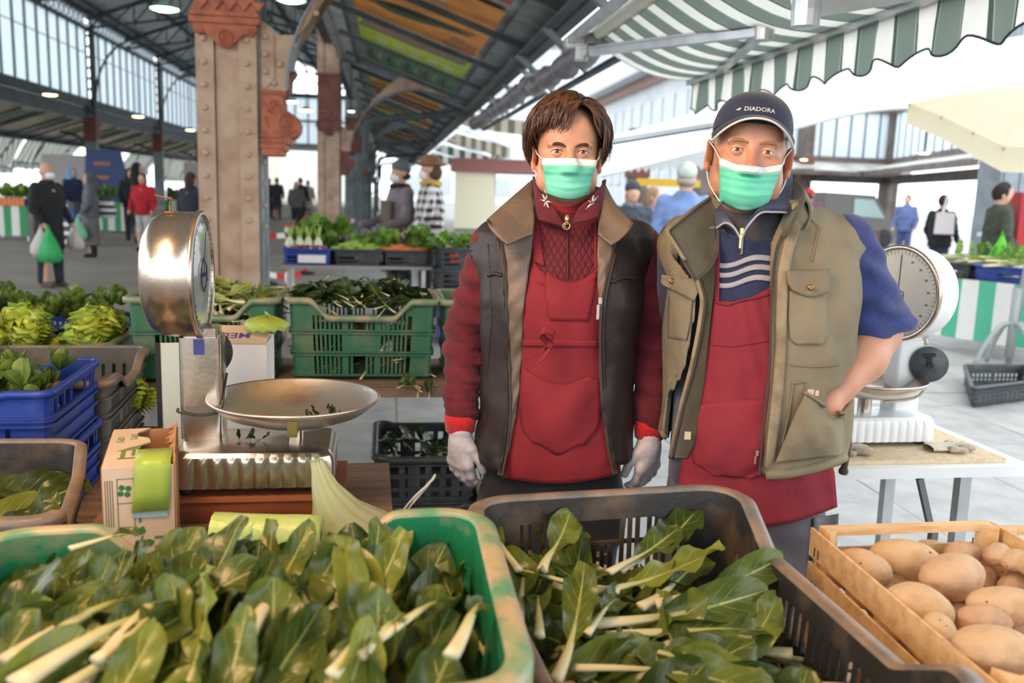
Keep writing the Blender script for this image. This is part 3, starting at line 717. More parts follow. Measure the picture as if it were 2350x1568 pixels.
# opposite hall across the square
brown=mat('brown_steel',(96,84,78),.6,c2=(120,110,104),ns=2)
pale_wall=mat('pale_wall',(232,236,238),.8,c2=(214,220,224),ns=.5)
A,B,Cc=Vector((9.2,33.2,0)),Vector((13.9,34.2,0)),Vector((12.3,24.0,0))
oh=MB()
for (p,q)in ((A+(A-B)*.6,B),(B,Cc+(Cc-B)*.3)):
 for z,h in ((3.0,.25),(2.35,.3),(4.85,.2)):oh.beam(p+Z3*z,q+Z3*z,.2,h)
wall_o=structure('wall_right',oh,brown)
wn=6
for (p,q,n)in ((A+(A-B)*.6,B,13),(B,Cc+(Cc-B)*.3,15)):
 wn+=1;b=MB();d=(q-p)
 for i in range(n+1):b.beam(p+d*i/n+Z3*3.1,p+d*i/n+Z3*4.8,.05,.06)
 w=structure('window_%d'%wn,b,steel_dark)
 for i in range(n):
  s=MB();s.beam(p+d*(i+.03)/n+Z3*3.95,p+d*(i+.97)/n+Z3*3.95,.012,1.7);s.build('pane',glass_white,w)
 nrm=d.cross(Z3).normalized()*(1 if d.cross(Z3).dot(-p)>0 else -1)
 b=MB();b.sheet([[p+Z3*2.95,q+Z3*2.95],[p+nrm*1.3+Z3*2.62,q+nrm*1.3+Z3*2.62]],.03);pn=b.build('canopy_sheet',mat('pale_soffit',(198,200,196),.7,c2=(150,150,140),ns=.7),w)
 for i in range(0,n-1,3):
  b=MB();f=lambda s,k:p+d*(i+s)/n+nrm*k+Z3*(2.90-.22*k)
  b.sheet([[f(.3,.4),f(2.4,.4)],[f(.3,1.2),f(2.4,1.2)]],.01);b.build('poster',pm(['oa','ob','oc','od'][(i//3)%4],[(150,160,140),(170,120,110),(110,140,100),(190,184,170)][(i//3)%4]),w)
 b=MB();b.beam(p+nrm*1.3+Z3*2.5,q+nrm*1.3+Z3*2.5,.15,.16);b.build('edge_beam',brown,w)
for (P,w,lab,m)in ((Vector((10.3,33,0)),.45,'brown column of the opposite hall right behind the cap',brown),(Vector((13.9,34.2,0)),.5,'brown corner column of the opposite hall with reddish capital',brown),(at(2250,700,14.6)*Vector((1,1,0))if False else Vector((8.35-.62,14.6,0)),.5,'big grey riveted column of the opposite hall by the aluminium pole',mat('blue_grey_steel',(152,162,170),.55,c2=(132,140,148),ns=3))):
 c=thing('hall_column',lab,'column',P,.25)
 b=MB();b.box((0,0,2.6),(w,w,5.2));b.box((-w*.3,-w*.5,2.6),(w*.2,.05,5.2));b.box((w*.3,-w*.5,2.6),(w*.2,.05,5.2));b.build('shaft',m,c)
 b=MB();b.box((0,-.02,2.75),(w*1.12,w*1.1,.6));b.box((0,-.05,2.4),(w*.8,w*1.1,.2));b.lathe([(.1,0),(.07,.04),(0,.05)],8,(0,-w*.6,2.75),Mf);b.build('capital',terra_far,c)
 b=MB();b.tube(smooth_path([(w*.5,0,1.9),(w*.6,0,2.2),(1.1,0,2.4),(2,0,2.5)],8),.05,6);b.box((0,0,.25),(w*1.4,w*1.4,.5));b.build('brace',brown,c)
 b=MB()
 for i in range(12):
  for x in (-w*.3,w*.3):b.ball((x,-w*.5-.03,.5+i*.2),.015,6)
 tag(b.build('rivet_row',m,c),kind='stuff')
def building(lab,p,q,h,depth,m,rows,cols,eave=True):
 p=Vector(p);q=Vector(q);d=q-p;L=d.length;d.normalize();n=Vector((d.y,-d.x,0));t=thing('building',lab,'building',p)
 b=MB();c=(p+q)/2-n*depth/2;b.box((c.x,c.y,h/2),(L,depth,h),rz=math.atan2(d.y,d.x));b.build('facade',m,t,world=True)
 win=mat('far_window',(190,200,208),.3)
 for r in range(rows):
  for k in range(cols):
   s=MB();o=p+d*L*(k+.5)/cols+n*.03+Z3*(h*(r+.55)/rows);s.beam(o-d*L/cols*.28,o+d*L/cols*.28,.08,h/rows*.55);s.build('window',win,t,world=True)
 if eave:
  s=MB();s.beam(p+Z3*h+n*.5,q+Z3*h+n*.5,1.4,.18);s.build('eave',mat('eave_grey',(186,192,198),.7),t,world=True)
  k=int(L/.8);s=MB()
  for i in range(k):s.box(p+d*(i+.5)*.8+n*.25+Z3*(h-.35),(.3,.4,.45),rz=math.atan2(d.y,d.x))
  tag(s.build('dentil',mat('brick_dentil',(190,158,150),.8),t,world=True),kind='stuff')
 return t
building('pale hall with long dentilled eave across the square, behind the woman',(5.2,62,0),(8.2,37.5,0),7.7,3,pale_wall,1,12)
building('tall pale apartment house at the end of the aisle',(-13,100,0),(26,96,0),17,6,mat('pale_house',(226,230,234),.8),5,12)
tb=building('cream arched building beyond the far end of the hall',(-23.6,85,0),(-16.2,86.5,0),9,4,mat('cream_wall',(240,230,212),.8),1,1,False)
b=MB();nn=14;p=at(700,480,84);arc=[(3.2*math.cos(PI*i/nn),3.6+2.2*math.sin(PI*i/nn))for i in range(nn+1)]
b.prism([(3.2,0)]+arc+[(-3.2,0)],(0,-.3,0),O=(p.x+.6,p.y+1.2,0));b.build('arch',mat('arch_pale',(250,246,238),.8),tb,world=True)
b=MB();P0,P1=at(1045,388,21),at(1135,388,21);t=thing('sales_booth','cream panelled sales booth at the end of the aisle, left of the woman','booth',(P0.x,P0.y,0))
b.box(((P0.x+P1.x)/2,P0.y+.8,1.25),(P1.x-P0.x,1.6,1.3));b.build('panel',mat('cream_panel',(236,228,200),.6),t,world=True)
b=MB();b.box(((P0.x+P1.x)/2+.5,P0.y+.8,2.05),(P1.x-P0.x+1.2,1.9,.3));b.build('sign_board',mat('dull_red_board',(150,96,92),.6),t,world=True)
b=MB();b.box(((P0.x+P1.x)/2,P0.y+.82,.3),(P1.x-P0.x,1.5,.6));b.build('plinth',mat('grey_plinth',(150,150,150),.7),t,world=True)
# plastic crates
def plastic(name,col,dirt,lo=.5,hi=.72,ns=9):
 return mat(name,col,.42,c2=dirt,ns=ns,lo=lo,hi=hi,bump=(60,.12))
cg=plastic('green_crate_plastic',(28,128,86),(150,140,108),.56,.75)
cg2=plastic('dark_green_crate_plastic',(52,104,76),(112,118,88),.5,.8)
cb=plastic('black_crate_plastic',(46,44,43),(112,92,72),.5,.78)
cgr=plastic('grey_crate_plastic',(84,82,76),(120,104,84),.45,.75)
cbl=plastic('blue_crate_plastic',(34,62,152),(70,84,140),.5,.8)
cbd=plastic('charcoal_crate_plastic',(52,58,62),(84,88,88),.5,.8)
rim_g=plastic('worn_green_rim',(96,150,112),(186,164,130),.36,.58,14)
rim_b=plastic('worn_black_rim',(104,98,94),(150,124,100),.4,.66,14)
rim_dg=plastic('worn_dark_green_rim',(104,128,100),(168,148,116),.42,.66,14)
def perimeter(C,r,step):
 """rounded quad through corners C (2d) -> list of (point, side, u)"""
 out=[];n=4
 for k in range(n):
  p,q,a=Vector(C[k]),Vector(C[(k+1)%n]),Vector(C[k-1])
  d0=(a-p).normalized();d1=(q-p).normalized()
  s0,s1=p+d0*r,p+d1*r;m=max(2,int(r*1.57/step))
  for i in range(m):
   t=i/m;out.append(((s0*(1-t)**2+p*2*t*(1-t)+s1*t*t),k if t>=.5 else (k-1)%n,0.0 if t>=.5 else 1.0))
  e=q-d1*r;L=(e-s1).length;m=max(2,int(round(L/step)))
  for i in range(m):out.append((s1.lerp(e,i/m),k,((s1.lerp(e,i/m)-p).length+L/m*.5)/(q-p).length))
 return out
def crate(name_label,corners,z0,h,m,rim_m,pattern,r=.05,step=.012,taper=.94,wall=.005,dip=None,rows=None,lip=(.02,.016),group=None,floor_solid=True):
 """corners: rim corners FL FR BR BL in world xy. pattern(side,u,row)->solid. dip(side,u)->fraction of top height"""
 per=perimeter(corners,r,step);n=len(per);cen=sum((Vector(c)for c in corners),Vector((0,0)))/4
 t=thing('plastic_crate',name_label,'crate',(cen.x,cen.y,z0),0,group)
 rows=rows or [0,.03,.14,.30,.34,.56,.60,.80,1.0];K=len(rows)
 dip=dip or (lambda s,u:1.0)
 tops=[dip(s,u)*h for _,s,u in per]
 T=[.25*tops[i-1]+.5*tops[i]+.25*tops[(i+1)%n]for i in range(n)]
 def P(i,k,off):
  p=per[i%n][0];zf=rows[k];z=zf*h if k<K-1 else T[i%n]
  z=min(z,T[i%n]);f=taper+(1-taper)*(z/h);q=cen+(p-cen)*f
  d=(per[(i+1)%n][0]-per[i-1][0]).normalized();nrm=Vector((d.y,-d.x));q=q+nrm*off
  return Vector((q.x-cen.x,q.y-cen.y,z))
 solid=np.zeros((n,K-1),bool)
 for i in range(n):
  for k in range(K-1):
   zb=rows[k]*h
   solid[i,k]=pattern(per[i][1],per[i][2],k)and zb<T[i]-.004
   if k==K-2:solid[i,k]=solid[i,k]or False
 b=MB();V=[];ix={}
 def vid(i,k,o):
  key=(i%n,k,o)
  if key not in ix:ix[key]=len(V);V.append(P(i,k,-wall if o else 0))
  return ix[key]
 F=[]
 for i in range(n):
  for k in range(K-1):
   if not solid[i,k]:continue
   F.append((vid(i,k,0),vid(i+1,k,0),vid(i+1,k+1,0),vid(i,k+1,0)))
   F.append((vid(i+1,k,1),vid(i,k,1),vid(i,k+1,1),vid(i+1,k+1,1)))
   if not solid[i-1,k]:F.append((vid(i,k,1),vid(i,k,0),vid(i,k+1,0),vid(i,k+1,1)))
   if not solid[(i+1)%n,k]:F.append((vid(i+1,k,0),vid(i+1,k,1),vid(i+1,k+1,1),vid(i+1,k+1,0)))
   if k==0 or not solid[i,k-1]:F.append((vid(i+1,k,0),vid(i,k,0),vid(i,k,1),vid(i+1,k,1)))
   if k==K-2 or not solid[i,k+1]:F.append((vid(i,k+1,0),vid(i+1,k+1,0),vid(i+1,k+1,1),vid(i,k+1,1)))
 b.add(V,F);b.build('wall_shell',m,t)
 b=MB()
 for k in range(1,K-1):
  if rows[k]*h>min(T)-.01:continue
  Q=[[P(i,k,.010)for i in range(n)],[P(i,k,0)for i in range(n)],[P(i,k,0)+Vector((0,0,.006))for i in range(n)],[P(i,k,.010)+Vector((0,0,.006))for i in range(n)],[P(i,k,.010)for i in range(n)]]
  b.sheet(Q,0,True)
 b.build('rib',m,t)
 b=MB();L,Hh=lip;Q=[]
 for off,dz in ((-wall,-.002),(-wall,.004),(.0,.008),(L*.6,.007),(L,.002),(L,-Hh),(L-.005,-Hh),(L-.006,-.003),(.0,-.003),(-wall,-.002)):
  row=[]
  for i in range(n):
   q=P(i,K-1,off);q.z+=dz;row.append(q)
  Q.append(row)
 b.sheet(Q,0,True);b.build('rim',rim_m,t,smooth=True)
 b=MB();Q=[P(i,0,-.001)+Vector((0,0,.004))for i in range(n)];b.add(Q+[q-Vector((0,0,.004))for q in Q],[tuple(range(n)),tuple(range(2*n-1,n-1,-1))]);b.build('base',m,t)
 return t
def slots(freq,edges=.12,rowset=(2,4),mid=None):
 def f(side,u,k):
  if k not in rowset or u<edges or u>1-edges:return True
  if mid and any(abs(u-c)<w for c,w in mid):return True
  return (u*freq)%1<.5
 return f
def dipper(sides,lo,a=.22,b=.32):
 def f(s,u):
  if s not in sides:return 1.0
  d=min(u,1-u);return 1.0 if d<a else (lo if d>b else 1+(lo-1)*(d-a)/(b-a))
 return f
wood_old=mat('grey_board',(142,118,98),.75,c2=(110,90,76),ns=3,stretch=(1,12,1),bump=(30,.2))
TZ=.60
def trestle(label,x0,x1,y0,y1,z,rot,planks=5):
 t=thing('trestle_table',label,'table',((x0+x1)/2,(y0+y1)/2,0),rot);w,d=x1-x0,y1-y0
 for i in range(planks):
  b=MB();b.box((0,-d/2+d*(i+.5)/planks,z-.0125),(w,d/planks-.006,.025));b.build('plank',wood_old,t)
 for sx in (-1,1):
  for sy in (-1,1):
   b=MB();b.beam((sx*w*.46,sy*d*.44,z-.025),(sx*w*.46,sy*d*.44,0),.035,.035,up=(0,1,0));b.build('leg',alum,t)
  b=MB();b.beam((sx*w*.46,-d*.44,.25),(sx*w*.46,d*.44,.25),.025,.025);b.beam((sx*w*.46,-d*.44,z-.05),(sx*w*.46,d*.44,z-.05),.03,.04);b.build('brace',alum,t)
 return t
trestle('grey plank trestle table under the bright green crate and the carton',-1.78,-.26,.72,2.60,TZ,.15,9)
trestle('grey plank trestle table under the black slotted crate and the potatoes',-.23,1.45,.78,1.80,TZ,.15,6)
Gc=[(-.665,.78),(.018,.90),(-.052,1.425),(-.762,1.262)]
crate('bright green crate with worn rim, heaped with chard, at the near edge',Gc,TZ+.02,.33,cg,rim_g,slots(34,.1,(2,4)),r=.075,dip=dipper((2,0),.80,.2,.29),lip=(.028,.03))
def blackpat(side,u,k):
 if side in (1,3):return not (k in (2,4)and .10<u<.92 and (u*30)%1>.5)
 if k==5 and .44<u<.68:return False
 if k==5 and (.30<u<.42 or .70<u<.84):return (u*36)%1<.52
 if k in (2,4):return not (.16<u<.84 and (u*36)%1>.5)
 return True
def blackdip(s,u):
 d=min(u,1-u)
 if s in (1,3):return 1.0 if d<.10 else (.80 if d>.24 else 1-.20*(d-.10)/.14)
 return 1.0
crate('black crate with slotted walls and scuffed rim, filled with chard, in front of the vendors',[(.100,.88),(.565,.95),(.428,1.690),(-.058,1.560)],TZ+.02,.30,cb,rim_b,blackpat,r=.075,step=.008,dip=blackdip,rows=[0,.03,.14,.40,.46,.68,.85,1.0],lip=(.024,.022))
crate('black crate with a dirty inside and big leaves beside the printed carton',[(-1.36,1.42),(-.80,1.50),(-.975,1.97),(-1.52,1.90)],TZ,.285,cb,rim_b,slots(30,.15,(2,4)),r=.05,dip=dipper((1,3),.82,.1,.2))
def bluepat(side,u,k):
 if side in (1,3):
  if k==5:return (u*7)%1<.16 or u<.1 or u>.9
  return True
 return not (k in (1,2)and .16<u<.86 and (u*26)%1>.5)
blue_rows=[0,.06,.30,.50,.58,.62,.86,1.0]
BC=[(-1.73,2.05),(-1.135,2.15),(-1.215,2.585),(-1.81,2.48)]
for i,lab in enumerate(('lower blue crate of the stack beside the printed carton','upper blue crate of the stack, full of small round leaves')):
 crate(lab,BC,TZ+i*.178,.175,cbl,cbl,bluepat,r=.03,rows=blue_rows,dip=dipper((0,2),.78,.16,.3),lip=(.012,.012),taper=.97,group=None)
crate('dusty grey crate with slotted sides right behind the blue stack',[(-1.66,2.50),(-1.195,2.59),(-1.315,3.17),(-1.78,3.08)],TZ,.285,cgr,rim_b,slots(26,.12,(2,4,6),mid=((.35,.03),(.62,.03))),r=.04,dip=dipper((1,3),.84,.2,.34),rows=[0,.03,.12,.30,.36,.56,.62,.80,1.0])
crate('green crate full of frilly lettuce behind the grey crate',[(-2.12,3.05),(-1.46,3.18),(-1.53,3.60),(-2.19,3.47)],TZ,.285,cg2,rim_dg,slots(30,.1,(2,4)),r=.05,dip=dipper((0,2),.72,.12,.22))
crate('blue crate with dark small leaves, at the rear of the crates beside the dial scale',[(-2.30,3.55),(-1.53,3.72),(-1.60,4.12),(-2.37,3.97)],TZ+.0,.29,cbl,cbl,slots(30,.1,(2,4,6)),r=.04,dip=dipper((0,2),.93,.14,.2))
trestle('plank trestle table under the dusty grey crate',-2.3,-1.16,2.515,3.08,TZ,.15,4)
trestle('plank trestle table under the lettuce crates',-2.5,-1.58,3.065,4.16,TZ,.15,5)
def greenpat(side,u,k):
 if k in (1,3,5):
  if u<.16 or u>.84:return True
  if k==3 and .36<u<.6:return True
  if any(abs(u-c)<.012 for c in (.37,.60)):return True
  return (u*34)%1<.42
 if k==6:return not (.2<u<.8 and (u*26)%1>.45)
 return True
grow=[0,.03,.24,.29,.50,.55,.72,.86,1.0][:1]+[.03,.26,.30,.54,.58,.78,.80,1.0]
grow=[0,.02,.28,.32,.56,.60,.80,.84,1.0]
def gp(side,u,k):return greenpat(side,u,k)
ggrp='tall green crates on the back table'
for lab,c in (('tall green slatted crate heaped with pale leaves behind the dial scale',[(-1.395,3.21),(-.885,3.315),(-.945,3.70),(-1.455,3.60)]),('tall green slatted crate heaped with dark glossy leaves, in full view beside the woman',[(-.845,3.345),(-.298,3.425),(-.355,3.80),(-.905,3.72)]),('tall green slatted crate half hidden by the sleeve of the woman',[(-.265,3.43),(.28,3.51),(.22,3.89),(-.325,3.81)])):
 crate(lab,c,.755,.30,cg2,rim_dg,gp,r=.035,step=.0085,rows=grow,dip=dipper((0,2),.78,.16,.27),group=ggrp)
trestle('plank table with aluminium trestle legs carrying the tall green crates',-1.5,.27,3.21,3.86,.74,.155,3)
for lab,c,z,h in (('charcoal crate on the ground under the plank table, lower of the two',[(-.535,3.50),(-.13,3.56),(-.21,4.08),(-.60,4.02)],.0,.20),('charcoal crate with greens on the ground under the plank table, upper of the two',[(-.53,3.47),(-.135,3.535),(-.205,4.06),(-.605,4.0)],.2,.215)):
 crate(lab,c,z,h,cbd,cbd,slots(26,.1,(2,4,6),mid=((.33,.02),(.66,.02))),r=.03,dip=dipper((0,2),.95,.1,.16))
crate('green crate on the ground behind the gloved hand of the woman',[(-.10,3.52),(.13,3.555),(.08,3.96),(-.15,3.92)],0,.26,cg2,rim_dg,slots(26,.1,(2,4,6)),r=.03)
# leaves
def leaf_material(name,dark,light,vein,rough=.38):
 m=bpy.data.materials.new(name);m.use_nodes=True ;t=NT(m);b=t.n['Principled BSDF']
 tc=t.new('ShaderNodeTexCoord');s=t.sep(tc.outputs['UV']);u,v=s[0],s[1]
 av=t.math('ABSOLUTE',v)
 ch=t.math('FRACT',t.math('SUBTRACT',t.math('MULTIPLY',u,6.5),t.math('MULTIPLY',av,1.9)))
 vein_f=t.ramp(t.math('ABSOLUTE',t.math('SUBTRACT',ch,.5)),.07,.0)
 vein_f=t.math('MULTIPLY',vein_f,t.math('SUBTRACT',1.0,av))
 mid=t.ramp(t.math('SUBTRACT',av,t.math('MULTIPLY',t.math('SUBTRACT',1.0,u),.07)),.06,.0)
 vf=t.math('MAXIMUM',t.math('MULTIPLY',vein_f,.75),mid)
 n=t.ramp(t.noise(tc.outputs['Object'],22,4),.3,.72)
 oi=t.new('ShaderNodeObjectInfo')
 base=t.mix(n,lin(dark),lin(light))
 hs=t.new('ShaderNodeHueSaturation');t.link(base,hs.inputs['Color']);r=oi.outputs['Random']
 t.link(t.math('MULTIPLY_ADD',r,-.045,.512),hs.inputs['Hue']);t.link(t.math('MULTIPLY_ADD',r,.8,.65),hs.inputs['Value'])
 col=t.mix(vf,hs.outputs[0],lin(vein))
 t.link(col,b.inputs['Base Color']);b.inputs['Roughness'].default_value=rough;b.inputs['Specular IOR Level'].default_value=.5
 hgt=t.math('ADD',t.math('MULTIPLY',vf,-1.0),t.math('MULTIPLY',t.noise(tc.outputs['Object'],60,3),.5))
 t.link(t.bump(hgt,.45,.006),b.inputs['Normal'])
 tr=t.new('ShaderNodeBsdfTranslucent');mx=t.new('ShaderNodeMixShader');mx.inputs[0].default_value=.22
 t.link(col,tr.inputs[0]);t.link(b.outputs[0],mx.inputs[1]);t.link(tr.outputs[0],mx.inputs[2]);t.link(mx.outputs[0],t.n['Material Output'].inputs[0])
 return m
lm_chard=leaf_material('chard_blade',(46,66,26),(92,112,44),(168,176,98),.3)
lm_chard2=leaf_material('chard_blade_light',(74,98,34),(122,136,56),(196,200,128),.3)
lm_dark=leaf_material('spinach_blade',(26,46,22),(52,74,32),(130,148,84),.24)
lm_pale=leaf_material('endive_blade',(92,116,52),(156,166,90),(222,220,176))
lm_lamb=leaf_material('lambs_lettuce_blade',(66,98,34),(112,140,58),(150,170,90),.45)
lm_let=leaf_material('lettuce_blade',(142,176,44),(196,212,92),(214,222,130),.4)
lm_her=leaf_material('herb_blade',(64,116,36),(116,162,62),(150,186,96),.5)
def stem_material(name,cream,green,x0,x1):
 m=bpy.data.materials.new(name);m.use_nodes=True ;t=NT(m);b=t.n['Principled BSDF'];o=t.obj()
 f=t.ramp(t.sep(o)[0],x0,x1);st=t.ramp(t.noise(t.mapping(o,(3,90,90)),2,3),.35,.7)
 c=t.mix(f,lin(cream),lin(green));c=t.mix(t.math('MULTIPLY',st,.35),c,lin((170,160,104)))
 t.link(c,b.inputs['Base Color']);b.inputs['Roughness'].default_value=.42;return m
sm_chard=stem_material('chard_stem',(216,206,170),(150,164,84),-.07,.06)
sm_dark=stem_material('spinach_stem',(206,206,150),(110,134,62),-.03,.02)
def leaf(name,L,Wd,stem_len,sw,bend,cup,ruf,rfreq,twist,m,sm,seed,nu=16,nv=9,shape=(.62,2.4),back=0.0):
 """blade along +x from 0 to L, stem behind; returns blade object with a stem child"""
 rg=random.Random(seed);ph=rg.uniform(0,6);th=0.0;x=z=0.0;cl=[(0,0,0)]
 for i in range(1,nu):
  th=back+bend*(i/(nu-1));ds=L/(nu-1);x+=ds*math.cos(th);z+=ds*math.sin(th);cl.append((x,z,th))
 V=[];UV=[];sway=rg.uniform(-.12,.12)
 for i in range(nu):
  u=i/(nu-1);w=Wd*.5*max(.03,(u**shape[0])*(1-u**shape[1]*.97)**.55*1.12+.05*(1-u))
  cx_,cz_,th=cl[i];y0=sway*L*u*u
  for j in range(nv):
   v=-1+2*j/(nv-1);y=v*w;zz=cup*w*v*v*(1-.5*u)+ruf*abs(v)**1.6*math.sin(rfreq*6.28*u+ph+(1.7 if v>0 else 0))*min(1,u*4)
   zz+=.12*w*math.sin(v*3.0+u*4+ph)*u
   a=twist*u;y,zz=y*math.cos(a)-zz*math.sin(a),y*math.sin(a)+zz*math.cos(a)
   V.append((cx_-zz*math.sin(th),y0+y,cz_+zz*math.cos(th)));UV.append((u,v))
 F=np.array([(i*nv+j,(i+1)*nv+j,(i+1)*nv+j+1,i*nv+j+1)for i in range(nu-1)for j in range(nv-1)])
 o=mesh_obj(name,V,F,m,None,False,True,UV)
 if stem_len>0:
  b=MB();P=[];R=[];k=7;kink=rg.uniform(-.25,.25)
  for i in range(k):
   s=i/(k-1);P.append((-stem_len*(1-s),kink*stem_len*(1-s)**2*.5,-.25*stem_len*bend*(1-s)**2*.3));R.append(sw*(1-.45*s))
  for i in range(2,int(nu*.72),3):P.append((cl[i][0],sway*L*(i/(nu-1))**2,cl[i][1]-.001));R.append(sw*.5*(1-i/nu))
  b.tube(P,R,8,flat=.55,up=(0,0,1));b.build('stem',sm,o,smooth=True)
 return o
def hide_proto(o):
 for c in list(o.children):bpy.data.objects.remove(c)
 bpy.data.objects.remove(o)
CH,CHD=[],[]
for i in range(12):
 rg=random.Random(i);m=lm_chard2 if i%4==1 else lm_chard;wd,bd=rg.uniform(.060,.092),rg.uniform(-.9,.5)
 CH.append(leaf('chard_leaf',rg.uniform(.12,.165),wd,rg.uniform(.06,.11),rg.uniform(.006,.011),bd,rg.uniform(.1,.8),rg.uniform(.004,.010),rg.uniform(1.5,3),rg.uniform(-.7,.7),m,sm_chard,i))
 CHD.append(('broad' if wd>.076 else 'slim')+(' light green' if i%4==1 else ' dark green')+(' drooping' if bd<-.35 else ' upcurved' if bd>.1 else ' flat'))
for i in range(3):CH.append(leaf('chard_leaf',.09,.07,.10+.02*i,.013+.002*i,-.4,.5,.006,2,.3*i,lm_chard if i else lm_chard2,sm_chard,50+i));CHD.append(('short','stubby','thick ribbed')[i])
def where(u,v,ends,rows):
 return ends[min(2,int(max(0,u)*3))]+', '+rows[min(2,int(max(0,v)*3))]
def frame_rot(d,up,roll=0.0):
 d=Vector(d).normalized();up=Vector(up);y=up.cross(d)
 if y.length<1e-4:y=Vector((0,1,0)).cross(d)
 y.normalize();z=d.cross(y);M=Matrix((d,y,z)).transposed()
 return (M@Matrix.Rotation(roll,3,'X')).to_quaternion()
used=set()
def put(protos,k,loc,d,up=(0,0,1),roll=0.0,sc=1.0,label=None,cat=None,group=None,cache={}):
 p=protos[k%len(protos)]
 o=copy_tree(p);o.location=loc;o.rotation_mode='QUATERNION';o.rotation_quaternion=frame_rot(d,up,roll);o.scale=(sc,)*3
 tag(o,label,cat,group);return o
def bilin(C,u,v):
 C=[Vector(c)for c in C];return C[0].lerp(C[1],u).lerp(C[3].lerp(C[2],u),v)
E_G=('carton end','middle','black end');R_G=('front','halfway','rear wall')
E_B=('green side','middle','potato side')
def chard(C,k,u,v,loc,d,up,roll,sc,crate_,ends,white=False):
 put(CH,k,loc,d,up,roll,sc,'%s%s chard leaf, %s crate, %s'%('white-stalked ' if white else '',CHD[k],crate_,where(u,v,ends,R_G)),'chard leaf','chard in the %s crate'%crate_)
rg=random.Random(5)
for row in range(11):
 for j in range(15):
  u=(j+.5+rg.uniform(-.45,.45))/15;v=.97-row*.088+rg.uniform(-.04,.04)
  if v<0.02:continue
  v=min(v,.93);p=bilin(Gc,.05+.90*u,v);z=.866+.050*math.sin(PI*u)**.7+.02*rg.random()+.010*(row%3)+.015*math.sin(u*17)-(.045 if v>.78 else .02 if v>.55 else 0)
  yaw=rg.gauss(.16,.32)-.5*(u-.5);el=rg.uniform(.35,.9)if v>.60 else rg.uniform(.05,.65)
  d=(math.sin(yaw)*math.cos(el),math.cos(yaw)*math.cos(el),math.sin(el));sc=rg.uniform(.9,1.32);k=rg.randrange(12)
  if v>.7:sc*=.85
  chard(Gc,k,u,v,Vector((p.x,p.y,z))-Vector(d)*.065*sc,d,(rg.uniform(-.8,.8),-.6,1),rg.uniform(-.6,.6),sc,'bright green',E_G)
for (px,py,yaw,sc)in ((110,1480,.5,1.7),(150,1520,.55,1.8),(290,1470,.12,1.7),(265,1510,.2,1.5),(580,1450,.14,1.6),(900,1470,.55,1.5),(1060,1490,.15,1.2),(170,1275,.9,.9),(840,1520,.3,1.2),(780,1555,.2,1.3)):
 p=atz(px,py,.95);d=(math.sin(yaw),math.cos(yaw),.10)
 chard(Gc,12+rg.randrange(3),(px+20)/1130,.2 if py>1400 else .9,p+Vector((0,0,.012))+Vector(d)*.05,d,(0,-.2,1),rg.uniform(-.3,.3),sc*.52,'bright green',E_G,True)
Bc=[(.100,.88),(.565,.95),(.428,1.690),(-.058,1.560)]
for j in range(112):
 u,v=rg.uniform(.08,.80),rg.uniform(.12,.93);p=bilin(Bc,u,v);z=(.745 if u<.6 else .715)+.025*math.sin(PI*u)+.035*rg.random()
 yaw=rg.choice((1.3,1.5,1.1,.3,-1.2,-.6,2.0,2.6))+rg.gauss(0,.3);el=rg.uniform(-.1,.35);d=(math.sin(yaw)*math.cos(el),math.cos(yaw)*math.cos(el),math.sin(el));sc=rg.uniform(1.0,1.45)
 chard(Bc,rg.randrange(12),u,v,Vector((p.x,p.y,z))-Vector(d)*.07*sc,d,(rg.uniform(-.4,.4),-.3,1),rg.uniform(-.4,.4),sc,'black slotted',E_B)
for (px,py,qx,qy,z,sc,ki)in ((1345,1365,1660,1295,.845,1.5,1),(1420,1430,1680,1390,.83,1.4,5),(1430,1475,1640,1530,.82,1.4,9),(1450,1455,1680,1440,.82,1.4,3),(1345,1350,1180,1300,.84,1.35,9),(1240,1300,1300,1225,.86,1.1,2),(1410,1305,1520,1250,.855,1.1,0),(1440,1300,1570,1225,.85,1.4,6),(1350,1450,1410,1370,.845,1.2,4),(1240,1460,1235,1370,.845,1.2,7),(1290,1545,1320,1440,.84,1.4,1),(1640,1565,1740,1470,.80,1.4,8),(1570,1375,1700,1330,.84,1.2,5),(1175,1290,1150,1250,.86,1.0,3),(1400,1530,1600,1545,.83,1.4,9),(1500,1385,1640,1250,.84,1.3,11),(1190,1420,1200,1330,.84,1.3,10)):
 A,B=atz(px,py,z-.005),atz(qx,qy,z+.005);d=(B-A);d.normalize()
 chard(Bc,ki,(px-1120)/620,(1580-py)/330,A+d*.05*sc,d,(.1,-.45,1),rg.uniform(-.2,.2),sc*.88,'black slotted',E_B,True)
for (px,py,ang,sc)in ((60,1120,1.2,1.4),(120,1150,.9,1.3),(40,1180,1.5,1.3),(90,1200,.4,1.3),(20,1140,.8,1.5),(60,1220,1.0,1.2),(10,1200,.9,1.3),(150,1130,.2,1.0),(-30,1160,1.3,1.3),(-60,1120,1,1.4)):
 p=atz(px,py,.80);d=(math.sin(ang),math.cos(ang),.12);k=rg.randrange(12)
 put(CH,k,p-Vector(d)*.1,d,(.1,-.3,1),rg.uniform(-.4,.4),sc,'%s leaf in the dirty black crate beside the printed carton'%CHD[k],'chard leaf','leaves in the dirty black crate')
DC_=[(-1.36,1.42),(-.80,1.50),(-.975,1.97),(-1.52,1.90)]
